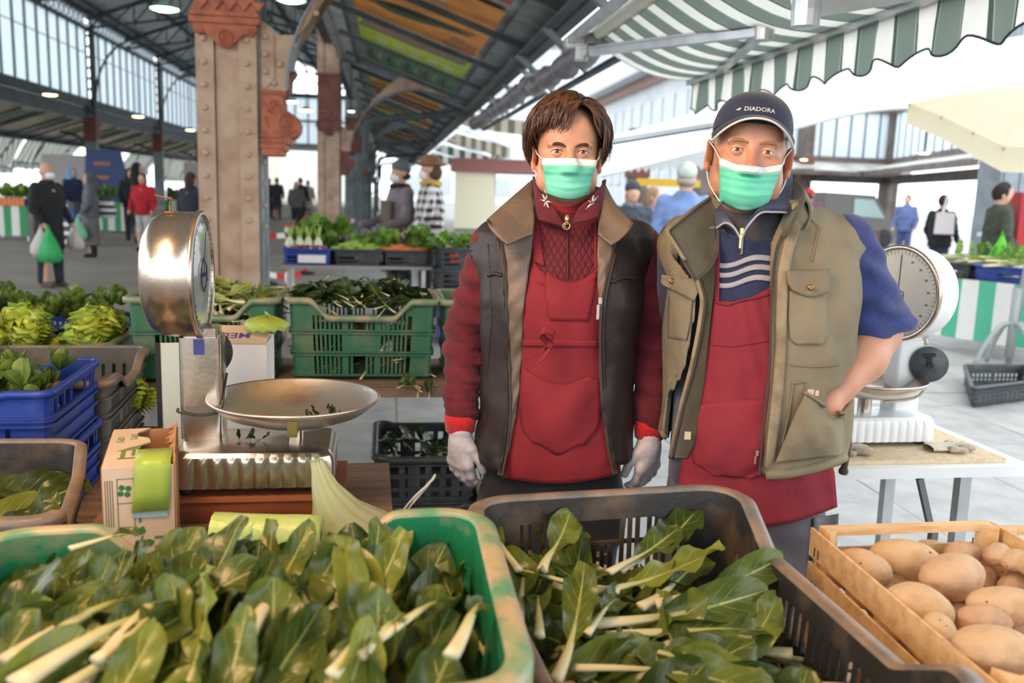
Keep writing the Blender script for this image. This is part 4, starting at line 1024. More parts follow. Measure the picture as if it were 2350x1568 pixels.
for j in range(34):
 u,v=rg.uniform(.14,.86),rg.uniform(.12,.88);p=bilin(DC_,u,v);k=rg.randrange(12);yaw=rg.uniform(-PI,PI);d=Vector((math.sin(yaw),math.cos(yaw),rg.uniform(-.1,.3))).normalized()
 put(CH,k,Vector((p.x,p.y,.665+.07*j/34))-d*.06,d,(rg.uniform(-.3,.3),-.3,1),rg.uniform(-.3,.3),rg.uniform(.9,1.2),CHD[k]+' leaf, dirty black crate, '+where(u,v,('frame side','middle','carton side'),R_G),'chard leaf','leaves in the dirty black crate')
for c in CH:hide_proto(c)
SP=[leaf('spinach_leaf',random.Random(i).uniform(.075,.10),random.Random(i+9).uniform(.05,.07),.05,.0035,random.Random(i).uniform(-.7,.3),.4,.004,1.6,random.Random(i).uniform(-.5,.5),lm_dark,sm_dark,i+20,10,7,(.5,3))for i in range(6)]
PL=[leaf('endive_leaf',random.Random(i).uniform(.11,.15),random.Random(i+9).uniform(.045,.06),.07,.007,random.Random(i).uniform(-.8,.3),.5,.007,2.2,random.Random(i).uniform(-.5,.5),lm_pale if i%2 else lm_chard2,sm_chard,i+40,10,7)for i in range(6)]
def heap(protos,C,z,dz,n,label,cat,group,el=(-.1,.7),yawc=0.0,yaws=.9,seed=0,sc=(.8,1.15),m=.08,back=.06):
 g=random.Random(seed)
 for k in range(n):
  u,v=g.uniform(m,1-m),1-m-(1-2*m)*(k+g.random())/n
  p=bilin(C,u,v);zz=z+dz*(math.sin(PI*u)*.6+math.sin(PI*min(1,v))*.4)+g.uniform(-.012,.018)
  yaw=yawc+g.gauss(0,yaws);e=g.uniform(*el);d=Vector((math.sin(yaw)*math.cos(e),math.cos(yaw)*math.cos(e),math.sin(e)));s=g.uniform(*sc)
  put(protos,g.randrange(99),Vector((p.x,p.y,zz))-d*back*s,d,(g.uniform(-.6,.6),-.6,1),g.uniform(-.4,.4),s,label+', '+where(u,v,('carton end','middle','far end'),('front','halfway','rear')),cat,group)
G0,G1,G2=[(-1.395,3.21),(-.885,3.315),(-.945,3.70),(-1.455,3.60)],[(-.845,3.345),(-.298,3.425),(-.355,3.80),(-.905,3.72)],[(-.265,3.43),(.28,3.51),(.22,3.89),(-.325,3.81)]
heap(SP,G1,1.03,.055,150,'dark spinach leaf in the green crate beside the woman','spinach leaf','dark leaves in the tall green crate',seed=3,sc=(.9,1.3),yawc=PI,yaws=1.3)
heap(SP,G1,.90,.0,34,'dark spinach leaf in the green crate beside the woman','spinach leaf','dark leaves in the tall green crate',seed=4,sc=(.9,1.3),yaws=2)
heap(SP,G1,.82,.0,30,'dark spinach leaf in the green crate beside the woman','spinach leaf','dark leaves in the tall green crate',seed=14,sc=(.9,1.3),yaws=2)
heap(PL,G0,1.0,.06,90,'pale ribbed leaf in the crate behind the dial scale','endive leaf','pale leaves in the tall green crate',seed=5,yaws=1.4,sc=(.8,1.2))
heap(SP,G0,.96,.05,50,'dark leaf among pale ones behind the dial scale','spinach leaf','dark leaves behind the dial scale',seed=6,yawc=PI,yaws=1)
heap(SP,G2,1.0,.05,24,'dark leaf in the crate half hidden by the woman','spinach leaf','dark leaves in the half hidden crate',seed=7,yawc=PI,yaws=1.2)
FC=[(-.53,3.47),(-.135,3.535),(-.205,4.06),(-.605,4.0)]
heap(SP,FC,.36,.02,34,'dark leaf in the charcoal crate under the plank table','spinach leaf','leaves in the charcoal crate',seed=8,yaws=2)
heap(SP,[(-.42,3.225),(-.24,3.25),(-.24,3.27),(-.42,3.24)],.762,0,5,'fallen leaf on the front edge of the plank table','spinach leaf','fallen leaves on the plank table',seed=9,el=(.2,.5),back=.04,sc=(.6,.8))
for c in SP+PL:hide_proto(c)
LL=[leaf('leaf',.06,.038,.02,.003,.5+.3*i,.5,.002,1,.2,lm_lamb,sm_dark,60+i,8,5,(.35,4),back=.2)for i in range(2)]
for o in LL:
 for c in list(o.children):bpy.data.objects.remove(c)
def rosette(name,label,cat,group,loc,n,s,protos,g,el=(.15,1.2)):
 t=thing(name,label,cat,loc,g.uniform(0,6),group)
 for k in range(n):
  o=bpy.data.objects.new('leaf',protos[k%len(protos)].data);link(o);o.parent=t
  a=k*2.4+g.uniform(-.3,.3);e=el[0]+(el[1]-el[0])*k/n;d=(math.cos(a)*math.cos(e),math.sin(a)*math.cos(e),math.sin(e))
  o.rotation_mode='QUATERNION';o.rotation_quaternion=frame_rot(d,(0,0,1),g.uniform(-.4,.4));o.scale=(s*g.uniform(.8,1.1),)*3
 return t
g=random.Random(4)
for k in range(68):
 u,v=g.uniform(.06,.94),g.uniform(.08,.92);p=bilin(BC,u,v);rosette('lambs_lettuce',"lamb's lettuce rosette, upper blue crate, "+where(u,v,('frame side','middle','carton side'),('front','halfway','rear')),'salad',"lamb's lettuce in the upper blue crate",(p.x,p.y,.915+g.uniform(-.04,.045)),8,g.uniform(.9,1.3),LL,g)
RC=[(-2.30,3.55),(-1.53,3.72),(-1.60,4.12),(-2.37,3.97)]
for k in range(46):
 u,v=g.uniform(.06,.8),g.uniform(.08,.92);p=bilin(RC,u,v);rosette('lambs_lettuce',"leafy rosette, rear blue crate, "+where(u,v,('frame side','middle','scale side'),('front','halfway','rear')),'salad',"salad in the rear blue crate",(p.x,p.y,.88+g.uniform(-.02,.07)),8,g.uniform(1.1,1.5),LL,g)
for c in LL:hide_proto(c)
LE=[leaf('leaf',.13,.14,0,0,.9+.3*i,.5,.024,7+i,.2,lm_let,None,80+i,34,13,(.3,5),back=.1)for i in range(3)]
LC=[(-2.12,3.05),(-1.46,3.18),(-1.53,3.60),(-2.19,3.47)]
for i,(u,v,s,z)in enumerate(((.10,.35,1.15,.86),(.30,.3,1.2,.87),(.5,.45,1.1,.87),(.2,.7,1.1,.87),(.42,.75,1.1,.88),(.70,.5,.95,.80),(.86,.45,1.15,.86),(.83,.75,1.1,.88),(.62,.25,.9,.78))):
 p=bilin(LC,u,v);rosette('lettuce_head','frilly lettuce head behind the grey crate, '+('first','second','third')[i%3]+' of the '+('near','middle','far')[i//3]+' three','lettuce','frilly lettuces in the green crate',(p.x,p.y,z-.03),22,s,LE,g,(-.1,1.35))
for i in range(3):
 p=Vector((-1.42+.05*i,2.75+.14*i,.68));rosette('lettuce_head','frilly lettuce low inside the dusty grey crate, '+('near end','middle','far end')[i],'lettuce','lettuces in the grey crate',p,16,.9,LE,g,(-.1,1.3))
p=bilin([(-1.66,2.50),(-1.195,2.59),(-1.315,3.17),(-1.78,3.08)],.3,.6)
for c in LE:hide_proto(c)
# potatoes and wooden crates
pine=mat('pine_wood',(228,190,140),.6,c2=(206,160,106),ns=3,stretch=(2,14,14),bump=(30,.1))
potm=mat('potato_skin',(208,172,134),.72,c2=(172,132,94),ns=22,lo=.45,hi=.8,bump=(90,.35),rand=.14,fold=(18,.5,.008))
eye_m=mat('potato_eye',(120,84,56),.8)
def potato(seed,ratio):
 g=np.random.default_rng(seed);n,k=28,18;V=[];eyes=[]
 dirs=[np.array([math.cos(a)*math.sin(b),math.sin(a)*math.sin(b),math.cos(b)])for a,b in zip(g.uniform(0,6.28,9),np.arccos(g.uniform(-1,1,9)))]
 lump=[(g.normal(size=3),g.uniform(-.20,.20))for _ in range(8)]
 for i in range(k):
  a=PI*i/(k-1)
  for j in range(n):
   t=2*PI*j/n;d=np.array([math.cos(a),math.sin(a)*math.cos(t),math.sin(a)*math.sin(t)]);r=1.0
   for q,am in lump:q_=q/np.linalg.norm(q);r+=am*max(0,d@q_)**3
   for e in dirs:r-=.07*math.exp(-((1-d@e)/.014))
   V.append((d*r*np.array([ratio,1,.92]))*.035)
 F=[(i*n+j,i*n+(j+1)%n,(i+1)*n+(j+1)%n,(i+1)*n+j)for i in range(k-1)for j in range(n)]
 o=mesh_obj('potato',V,F,potm)
 b=MB()
 for e in dirs[:5]:
  v=V[int(np.argmax([np.dot(np.array(w)/np.linalg.norm(w),e)for w in V]))];b.ball(Vector(v)*.985,.0022,6)
 b.build('eye',eye_m,o,smooth=True);return o
PT=[potato(i,r)for i,r in enumerate((1.25,1.5,1.65,1.35,1.1))]
def put_potato(px,py,wpx,z,ang,k,label,group=None,tilt=0.0):
 p=atz(px,py,z);s=wpx*1.16/FPX*p.y/2/.043
 o=copy_tree(PT[k%5]);o.location=p;o.rotation_euler=(random.uniform(-.4,.4),tilt,ang);o.scale=(s,)*3;tag(o,label,'potato',group)
Pgrp='potatoes of the top wooden crate'
for i,(px,py,w,z,a,k,lab)in enumerate(((1982,1305,105,.815,2.4,0,'large round potato in the rear corner of the wooden crate nearest the man'),(2080,1285,112,.81,-.35,1,'oval potato against the rear board of the wooden crate'),(2205,1272,70,.81,.3,3,'small potato at the far post of the wooden crate'),(2188,1322,125,.835,.5,1,'big kidney shaped potato highest in the wooden crate'),(2100,1385,118,.835,-.8,3,'knobbly potato in the middle of the wooden crate'),(2155,1440,84,.84,1.0,4,'short round potato leaning on the side board of the wooden crate'),(2260,1425,90,.83,-.1,1,'slim potato beside the short round one in the wooden crate'),(2305,1395,110,.84,-.2,2,'long potato by the far board of the wooden crate'),(2285,1490,130,.86,-.25,1,'biggest potato at the near end of the wooden crate'),(2245,1370,60,.80,.2,4,'small potato half buried behind the slim one'))):
 put_potato(px,py,w,z,a,k,lab)
for (px,py,w)in ((2030,1360,80),(2060,1340,80),(2150,1270,70),(2240,1330,80),(2050,1430,80),(2200,1400,80),(2330,1460,90),(2180,1500,90),(2250,1450,90),(2290,1310,80),(2340,1350,90),(2120,1320,80),(2330,1540,90),(2000,1370,80)):
 put_potato(px,py,w,.765,random.uniform(0,6),random.randrange(5),'half buried potato low in the top wooden crate',Pgrp)
for (px,py,w)in ((1900,1400,70),(1935,1430,70),(1965,1465,70),(1990,1490,70),(1950,1480,70),(1915,1445,70)):
 put_potato(px,py,w,.655,random.uniform(0,6),random.randrange(5),'potato in the lower wooden crate, seen past the side board','potatoes of the lower wooden crate')
def wooden_crate(label,C,z0,z1,post,slat_h,nsl,gap,topbar=True):
 cen=sum((Vector(c)for c in C),Vector((0,0)))/4;t=thing('wooden_crate',label,'crate',(cen.x,cen.y,z0));C=[Vector(c)-cen for c in C]
 for k in range(4):
  p,q=C[k],C[(k+1)%4];d=(q-p).normalized();n=Vector((d.y,-d.x));ends=k in (0,2)
  a=math.atan2(d.y,d.x);inn=p+d*.016-n*.016
  b=MB();b.prism([(0,0),(.03,0),(0,.03)],(0,0,post),O=(*(p-n*.010+d*.012),0),X=(d.x,d.y,0),Y=(-n.x,-n.y,0));b.build('corner_post',pine,t)
  for i in range(nsl if not (ends and topbar)else 1):
   zb=.006+i*(slat_h+gap);L=(q-p).length+(.012 if not ends else -.01)
   b=MB();m_=(p+q)/2;o_=n*(.004 if not ends else -.002);sh_=slat_h*(1.55 if ends and topbar else 1);b.box((m_.x+o_.x,m_.y+o_.y,zb+sh_/2),(L,.005,sh_),rz=a);b.build('slat',pine,t)
  if ends and topbar:
   b=MB();m_=(p+q)/2-n*.006;b.box((m_.x,m_.y,post-.008),((q-p).length-.02,.022,.014),rz=a);b.build('slat',pine,t)
  b=MB()
  for i in range(nsl):
   for s_ in (0,1):
    for u_ in (.02,.035):
     w_=(p if s_==0 else q)+d*(u_ if s_==0 else -u_)+n*(.008 if not ends else .002);b.beam((w_.x,w_.y,.012+i*(slat_h+gap)),(w_.x,w_.y,.030+i*(slat_h+gap)),.002,.0015,up=(0,1,0))
  tag(b.build('staple',steel_dark,t),kind='stuff')
 for i in range(6):
  u=(i+.5)/6;p=C[0].lerp(C[1],u);q=C[3].lerp(C[2],u);b=MB();b.beam((p.x,p.y,.004),(q.x,q.y,.004),(C[1]-C[0]).length/6-.012,.005);b.build('slat',pine,t)
 return t
WC=[(.665,1.10),(1.045,1.165),(.975,1.725),(.600,1.66)]
wooden_crate('pine slat crate of potatoes at the near edge, in front of the man',WC,.725,.86,.135,.055,2,.014)
WC2=[(.672,1.09),(1.05,1.155),(.97,1.715),(.592,1.65)]
wooden_crate('lower pine slat crate under the potato crate',WC2,.602,.72,.118,.045,2,.02)
wooden_crate('pine slat crate at the frame edge beside the potato crate',[(1.06,1.18),(1.44,1.24),(1.37,1.80),(.99,1.735)],.725,.86,.12,.05,2,.014)
for (px,py,w,z)in ((2290,1272,60,.83),(2330,1285,60,.83),(2350,1270,60,.82),(2310,1262,50,.81),(2370,1300,60,.83)):
 put_potato(px,py,w,z,random.uniform(0,6),random.randrange(5),'pale potato in the crate at the frame edge','potatoes of the crate at the frame edge')
EC=[(1.06,1.18),(1.44,1.24),(1.37,1.80),(.99,1.735)]
for i in range(26):
 p=bilin(EC,.14+.24*(i%4)+random.uniform(-.03,.03),.10+.13*(i//4)+random.uniform(-.02,.02));o=copy_tree(PT[i%5]);o.location=(p.x,p.y,.768+random.uniform(0,.012));o.rotation_euler=(random.uniform(-.4,.4),0,random.uniform(0,6));o.scale=(1.0,)*3;tag(o,'pale potato in the crate at the frame edge','potato','potatoes of the crate at the frame edge')
for c in PT:hide_proto(c)
# dial scales, cartons, bags, right-hand table
steelp=mat('brushed_steel',(214,202,188),.25,.95,c2=(184,170,156),ns=7,bump=(90,.03))
steelw=mat('worn_pan_steel',(216,211,205),.32,.88,c2=(188,150,116),ns=9,lo=.5,hi=.78,bump=(60,.05))
blackr=mat('black_rubber',(24,24,26),.6)
glassd=mat('dial_face',(216,220,214),.12,coat=.8,c2=(196,202,196),ns=5)
ink=mat('navy_ink',(40,48,78),.6)
brownbox=mat('brown_lacquered_wood',(140,78,52),.4,c2=(112,60,42),ns=3,stretch=(1,8,14))
SR=.161
stand=thing('display_stand','low grey board on short legs under the steel scale and the printed carton','stand',(-.56,1.86,TZ),SR)
b=MB();b.box((0,0,.16),(.62,.70,.025));b.build('board',wood_old,stand)
for sx in (-1,1):
 for sy in (-1,1):b=MB();b.box((sx*.27,sy*.30,.074),(.04,.04,.148));b.build('leg',wood_old,stand)
t=thing('wooden_box','flat brown wooden box the steel dial scale stands on','box',(-.553,1.93,.773),SR)
b=MB();b.box((.005,0,.024),(.36,.25,.046));b.build('body',brownbox,t);b=MB();b.box((.005,0,.050),(.368,.258,.008));b.build('lid',mat('brown_lid',(160,96,64),.45),t)
sc=thing('dial_scale','stainless steel dial scale with a round pan, beside the printed carton','scale',(-.553,1.92,.828),SR)
for sx in (-1,1):
 for sy in (-1,1):b=MB();b.lathe([(.014,0),(.016,.004),(.012,.020)],10,(sx*.14,sy*.08,0));b.build('foot',blackr,sc)
W2,D2,Z0,Z1=.168,.11,.018,.094
def base_rows():
 rows=[];prof=[(0,Z0),(0,Z1-.022),(-.004,Z1-.010),(-.012,Z1-.002),(-.022,Z1)]
 per=[]
 nfl=10
 for i in range(nfl*6+1):
  s=i/(nfl*6);per.append((-W2+.02+(2*W2-.04)*s,-D2,1,0,.004*(1-abs(math.sin(PI*s*nfl))**.7),s))
 for k in range(1,6):a=PI/2*k/5;per.append((W2-.02+.02*math.sin(a),-D2+.02-.02*math.cos(a),0,0,0,0))
 for i in range(1,31):s=i/30;per.append((W2,-D2+.02+(2*D2-.04)*s,0,0,0,0))
 for k in range(1,6):a=PI/2*k/5;per.append((W2-.02+.02*math.cos(a),D2-.02+.02*math.sin(a),0,0,0,0))
 per.append((-W2+.02,D2,0,0,0,0));
 for k in range(1,6):a=PI/2*k/5;per.append((-W2+.02-.02*math.sin(a),D2-.02+.02*math.cos(a),0,0,0,0))
 per.append((-W2,-D2+.02,0,0,0,0))
 for k in range(1,5):a=PI/2*k/5;per.append((-W2+.02-.02*math.cos(a),-D2+.02-.02*math.sin(a),0,0,0,0))
 for off,z in prof:
  row=[]
  for x,y,fl,_,dp,s in per:
   f=1+off/W2;yy=y*(1+off/D2)
   row.append((x*f,yy+(dp if off==0 and z>Z0-1 else 0)-(.004 if fl else 0),z))
  rows.append(row)
 rows.append([(0,0,Z1)]*len(per));return rows
b=MB();b.sheet(base_rows(),0,True);b.build('base_housing',steelp,sc,sharp=.5)
def rbox(b,c,d,r,z0,z1,n=5,top=True):
 per=[]
 for (sx,sy,a0)in ((1,-1,-PI/2),(1,1,0),(-1,1,PI/2),(-1,-1,PI)):
  for k in range(n+1):a=a0+PI/2*k/n;per.append((c[0]+sx*(d[0]/2-r)+r*math.cos(a),c[1]+sy*(d[1]/2-r)+r*math.sin(a)))
 b.sheet([[(p[0],p[1],z0)for p in per],[(p[0],p[1],z1)for p in per]],0,True);b.add([(p[0],p[1],z1)for p in per],[tuple(range(len(per)))])
b=MB();rbox(b,(-.122,.045),(.088,.088),.014,Z1,Z1+.225);b.build('pillar',steelp,sc,sharp=.6)
b=MB();rbox(b,(-.122,.045),(.074,.074),.012,Z1+.225,Z1+.245);b.build('collar',steelp,sc,sharp=.6)
b=MB();b.box((-.122,-.0005,.30),(.022,.002,.034));b.build('blue_label',mat('blue_plate',(60,68,128),.4),sc)
b=MB();P=[(-.168,0,.165),(-.166,-.004,.157),(-.122,-.004,.15),(-.079,-.004,.16),(-.076,.03,.20),(-.074,.06,.23)];b.tube(smooth_path(P,20),.003,6);b.build('elastic_band',mat('dark_cord',(60,62,50),.8),sc)
Mx=Matrix.Rotation(PI/2,3,'Y');DC=Vector((-.175,.03,.453));R0=.134
prof=[(0,-.058),(.06,-.057),(.10,-.050),(.122,-.036),(.132,-.015),(R0,.01),(R0,.050),(R0+.004,.052),(R0+.004,.060),(R0-.006,.064),(R0-.008,.058)]
b=MB();b.lathe(prof,56,DC,Mx,cap=False);b.build('drum',steelp,sc,smooth=True)
b=MB();b.lathe([(R0-.007,.0575),(0,.0605)],48,DC,Mx,cap=False);b.build('dial_face',glassd,sc,smooth=True)
fo=DC+Vector((.0625,0,0));b=MB();hexp=[(math.cos(a)*.036,math.sin(a)*.036)for a in [PI/2+i*PI/3 for i in range(6)]]
for i in range(6):p,q=hexp[i],hexp[(i+1)%6];b.beam(fo+Vector((0,p[0],p[1])),fo+Vector((0,q[0],q[1])),.0015,.003)
for i in range(48):
 a=2*PI*i/48;r1=.122;r2=.112 if i%4 else .105;b.beam(fo+Vector((-.0018,math.cos(a)*r1,math.sin(a)*r1)),fo+Vector((-.0015,math.cos(a)*r2,math.sin(a)*r2)),.001,.0012)
text_on(b,'BIZERBA',.014,fo,(0,1,0),(0,0,1));b.build('dial_print',ink,sc)
b=MB();b.beam(fo,fo+Vector((0,.03,.09)),.001,.003);b.build('pointer',blackr,sc)
b=MB();h=DC+Vector((0.0,-.02,R0));b.lathe([(.011,-.003),(.011,.0005),(0,.001)],12,h);b.tube(smooth_path([h,h+Vector((0,0,.016)),h+Vector((.006,-.01,.026)),h+Vector((-.014,-.006,.030)),h+Vector((-.03,0,.034))],14),.0016,6);b.build('wire_hook',mat('rusty_wire',(150,104,50),.5,.6),sc)
b=MB();b.lathe([(0,-.008),(.052,-.008),(.055,-.004),(.055,.004),(.052,.008),(0,.008)],28,(-.122,.105,.27),Mf);b.build('tare_disc',blackr,sc,smooth=True)
PC=Vector((.078,.005,0));zr=.190
b=MB();b.lathe([(.182,zr),(.187,zr+.002),(.188,zr-.003),(.178,zr-.012),(.15,zr-.034),(.10,zr-.052),(.04,zr-.058),(0,zr-.058)],64,PC,cap=False)
b.lathe([(.182,zr),(.174,zr-.009),(.148,zr-.030),(.10,zr-.048),(.04,zr-.0545),(0,zr-.0545)],64,PC,cap=False);b.build('pan',steelw,sc,smooth=True)
b=MB()
for a in (-PI/2+.05,PI/6,5*PI/6+.1):
 d=Vector((math.cos(a),math.sin(a),0));b.beam(PC+d*.05+Vector((0,0,zr-.066)),PC+d*.165+Vector((0,0,zr-.040)),.02,.003);b.beam(PC+d*.165+Vector((0,0,zr-.048)),PC+d*.178+Vector((0,0,zr-.006)),.020,.003)
b.tube([PC+Vector((0,0,Z1)),PC+Vector((0,0,zr-.06))],.018,14);b.build('pan_carrier',steelp,sc)
b=MB();P=[PC+Vector((math.cos(a)*.19,math.sin(a)*.19,zr))for a in (2.7,2.8,2.9)];P=[P[1]+Vector((0,0,.07)),P[1]+Vector((-.004,0,.03)),P[1]+Vector((-.002,0,-.02)),P[1]+Vector((.02,0,-.03))];b.tube(smooth_path(P,10),.004,6);b.build('pan_guard',steelp,sc)
M0=sc.matrix_basis
SC=[leaf('leaf_scrap',.022,.012,.012,.0015,.9,.6,.002,2,.5,lm_dark,sm_dark,120+i,7,5)for i in range(2)]
g=random.Random(2)
for i in range(11):
 a=g.uniform(0,6.28);p=M0@(PC+Vector((.055+.035*g.uniform(-1,1),-.015+.02*g.uniform(-1,1),zr-.047+.004*g.random())))
 put(SC,i,p,(math.cos(a),math.sin(a),g.uniform(0,.5)),(0,0,1),0,g.uniform(.8,1.6),'torn leaf scrap lying in the steel scale pan','leaf','leaf scraps in the pan')
for i in range(5):
 p=M0@Vector((-.04+.012*i,-.02+.01*g.random(),Z1+.004));put(SC,i,p,(g.uniform(-1,1),g.uniform(-1,1),.2),(0,0,1),0,1.2,'torn leaf scrap on the scale base beside its pillar','leaf','leaf scraps on the scale base')
for c in SC:hide_proto(c)
card=mat('printed_carton',(206,184,160),.8,c2=(190,164,138),ns=5)
cardin=mat('raw_cardboard',(176,128,88),.85,c2=(150,106,70),ns=6)
oliv=mat('olive_print',(106,122,66),.8);grn=mat('green_print',(48,110,62),.8);lime=mat('lime_film',(176,198,84),.35,transl=.3,bump=(40,.1));limed=mat('lime_film_roll',(186,212,120),.34,transl=.15,c2=(204,226,150),ns=8,bump=(26,.2),fold=(24,.8,.008))
ct=thing('printed_carton','torn cream carton with green print, a strip of lime bags hanging out','carton',(-.716,1.692,.773),.34)
w,d,h=.120,.262,.192
def tear(n,a,seed):
 q=random.Random(seed);return [q.uniform(-a,a)for _ in range(n)]
b=MB();b.box((0,-d/2,h/2),(w,.004,h));b.build('front_panel',card,ct)
b=MB();b.box((-w/2,0,h/2),(.004,d,h));b.build('side_panel',cardin,ct)
b=MB();T=tear(12,.008,3);b.prism([(-d/2,0),(d/2,0)]+[(d/2-d*i/11,h+.006+T[i])for i in range(12)],(.004,0,0),O=(w/2,0,0),X=(0,1,0));b.build('side_panel',cardin,ct)
b=MB();b.box((0,d/2,h/2),(w,.004,h));b.box((0,0,.004),(w,d,.004));b.build('back_panel',cardin,ct)
T=tear(16,.006,5);edge=[(.0+.012*math.sin(i*.9)+T[i],-d/2+.03+(d-.03)*i/15)for i in range(16)]
b=MB();b.prism([(-w/2,-d/2),(w/2-.02,-d/2),(w/2-.045,-d/2+.02)]+edge+[(-w/2,d/2)],(0,0,.003),O=(0,0,h),X=(1,0,0),Y=(0,1,0));b.build('lid_panel',card,ct)
b=MB()
for i in range(10):
 y=-d/2+.03+i*.022;b.sheet([[(w/2+.003,y,h+.01),(w/2+.003,y+.024,h+.012)],[(w/2-.012+T[i],y,h+.004+T[i+1]),(w/2-.010+T[i+2],y+.024,h+T[i+3])]],.002)
b.build('torn_edge',cardin,ct)
F0=Vector((0,-d/2-.0025,0));b=MB()
for x in (-.036,-.008):b.box((x,F0.y,.125),(.0012,.0006,.092))
for z in (.079,.125,.171):b.box((-.022,F0.y,z),(.029,.0006,.0012))
for i in range(7):b.box((-.052-.0+.004*(i%2),F0.y,.168-i*.0005),(.0012,.0006,.004))
for i in range(4):b.box((-.056+i*.004,F0.y,.125),(.0012,.0006,.088))
for i in range(6):b.box((.0005,F0.y,.155-i*.013),(.004,.0006,.009))
text_on(b,'HO',.038,F0+Vector((.036,0,.030)),(0,0,-1),(1,0,0),True);b.build('print',mat('grey_green_print',(96,104,84),.8),ct)
b=MB()
for a in range(4):q=a*PI/2+.6;c=F0+Vector((-.024+.008*math.cos(q),0,.148+.008*math.sin(q)));b.ball(c,(.0055,.0005,.0055),8)
b.tube(smooth_path([F0+Vector((-.03,0,.005)),F0+Vector((-.015,0,.03)),F0+Vector((-.004,0,.042)),F0+Vector((.004,0,.06))],10),.0012,5)
for p,a in (((-.002,.062),1.1),((.006,.044),.2),((-.018,.022),2.4)):
 b.prism([(p[0]+math.cos(a)*.018*s+math.cos(a+PI/2)*.007*math.sin(PI*s)*e,p[1]+math.sin(a)*.018*s+math.sin(a+PI/2)*.007*math.sin(PI*s)*e)for s,e in [(i/8,1)for i in range(9)]+[(1-i/8,-1)for i in range(1,8)]],(0,-.0006,0),O=F0)
b.build('leaf_print',grn,ct)
b=MB();O=Vector((-.03,-.055,h+.0032))
b.prism([(-.012,.02),(.012,.045),(.03,.05),(.028,.03),(.008,.022)],(0,0,.0004),O=O,Y=(0,1,0));b.box(O+Vector((0,-.002,0)),(.008,.05,.0006));b.box(O+Vector((.018,.005,0)),(.006,.04,.0006));b.box(O+Vector((.012,-.03,0)),(.04,.008,.0006));text_on(b,'OPO',.02,O+Vector((.012,.12,0)),(0,-1,0),(1,0,0));text_on(b,'OPO',.02,O+Vector((-.012,.10,0)),(0,-1,0),(1,0,0));tag(b.build('olive_print',oliv,ct),kind='stuff')
b=MB();P=[[(x+s,y,z)for s in (0,.022,.045,.062)]for x,y,z in ((-.002,-.05,h-.02),(-.003,-.06,h+.012),(-.004,-.10,h+.014),(-.006,-d/2+.0,h+.010),(-.006,-d/2-.006,h-.006),(-.009,-d/2-.008,h-.05),(-.013,-d/2-.007,h-.085))]
b.sheet(P,.0012);b.build('bag_strip',lime,ct,smooth=True)
b=MB();b.sheet([[(-.012,-d/2-.0045,h-.08),(.045,-d/2-.0045,h-.082)],[(-.012,-d/2-.0045,h-.096),(.05,-d/2-.0045,h-.098)]],.001);b.build('bag_hem',mat('blue_grey_film',(150,170,176),.4),ct)
rl=thing('bag_roll','lime green roll of plastic bags lying below the steel scale','bag roll',(-.455,1.64,.773),.06)
n=30;R=[]
for i in range(9):
 x=-.105+.205*i/8;R.append([(x,math.cos(2*PI*j/n)*(.040+.0012*math.sin(j*3+i*1.3)),.042+math.sin(2*PI*j/n)*(.040+.0012*math.sin(j*2.3+i))-.004*i/8)for j in range(n)])
R.append([(.1005,y*.35,.038+(z-.038)*.35)for x,y,z in R[-1]]);R.append([(.07,y*1.0,z)for x,y,z in R[-1]])
b=MB();b.sheet(R,0,True);b.build('film_roll',limed,rl,smooth=True)
b=MB();b.lathe([(.013,.072),(.013,.099),(.010,.099),(.010,.072)],14,(0,0,.038),Matrix.Rotation(PI/2,3,'Y'));b.build('core',cardin,rl)
b=MB();b.sheet([[(x,-.038-.012*k,.045-.017*k)for x in np.linspace(-.10,-.045,5)]for k in range(3)],.001);b.build('loose_end',lime,rl)
pf=mat('pale_green_film',(222,232,188),.3,transl=.6,c2=(232,238,206),ns=6,bump=(18,.3),fold=(9,.6,.02));wf=mat('milky_film',(226,230,220),.3,transl=.5)
hb=thing('carrier_bag','pale green plastic carrier bag slumped between the bag roll and the charcoal crate','bag',(-.325,1.75,TZ+.002))
rows=[];n=40
for k,(z,rx,ry,cx,cy)in enumerate(((.0,.10,.08,.03,0),(.05,.13,.10,.03,0),(.12,.135,.10,.03,0),(.17,.12,.085,.03,0),(.205,.085,.06,.015,0),(.235,.05,.04,-.02,0),(.275,.028,.025,-.045,.0),(.31,.016,.016,-.06,.01),(.325,.012,.012,-.066,.012))):
 rows.append([(cx+rx*math.cos(2*PI*j/n)*(1+.035*math.sin(j*PI*.3+k*.5)*min(1,z*5)),cy+ry*math.sin(2*PI*j/n)*(1+.03*math.sin(j*PI*.25+k*.8)),z+.004*math.sin(j*PI*.5)*(z>0))for j in range(n)])
b=MB();b.sheet(rows,0,True);b.build('film',pf,hb,smooth=True)
b=MB()
for P in ([(.10,-.02,.20),(.125,-.03,.25),(.165,-.02,.29),(.175,0,.30),(.165,.01,.285),(.12,.03,.22)],):b.tube(smooth_path(P,24),[.008+.003*math.sin(i)for i in range(25)],6,flat=.3)
b.build('handle',wf,hb,smooth=True)
whc=mat('white_carton',(226,218,210),.8,c2=(212,200,190),ns=4)
wc=thing('white_carton','white carton with purple handwriting on its flap behind the steel scale','carton',(-.745,2.36,.60),.14)
w,d,h=.195,.16,.47
b=MB();b.box((0,0,h/2),(w,d,h));b.build('body',whc,wc)
b=MB();b.sheet([[(-w/2,-d/2-.002,h-.002),(w/2,-d/2-.002,h-.002)],[(-w/2,-d/2+.10,h+.03),(w/2,-d/2+.10,h+.028)]],.003);b.build('flap',mat('flap_card',(200,172,148),.85),wc)
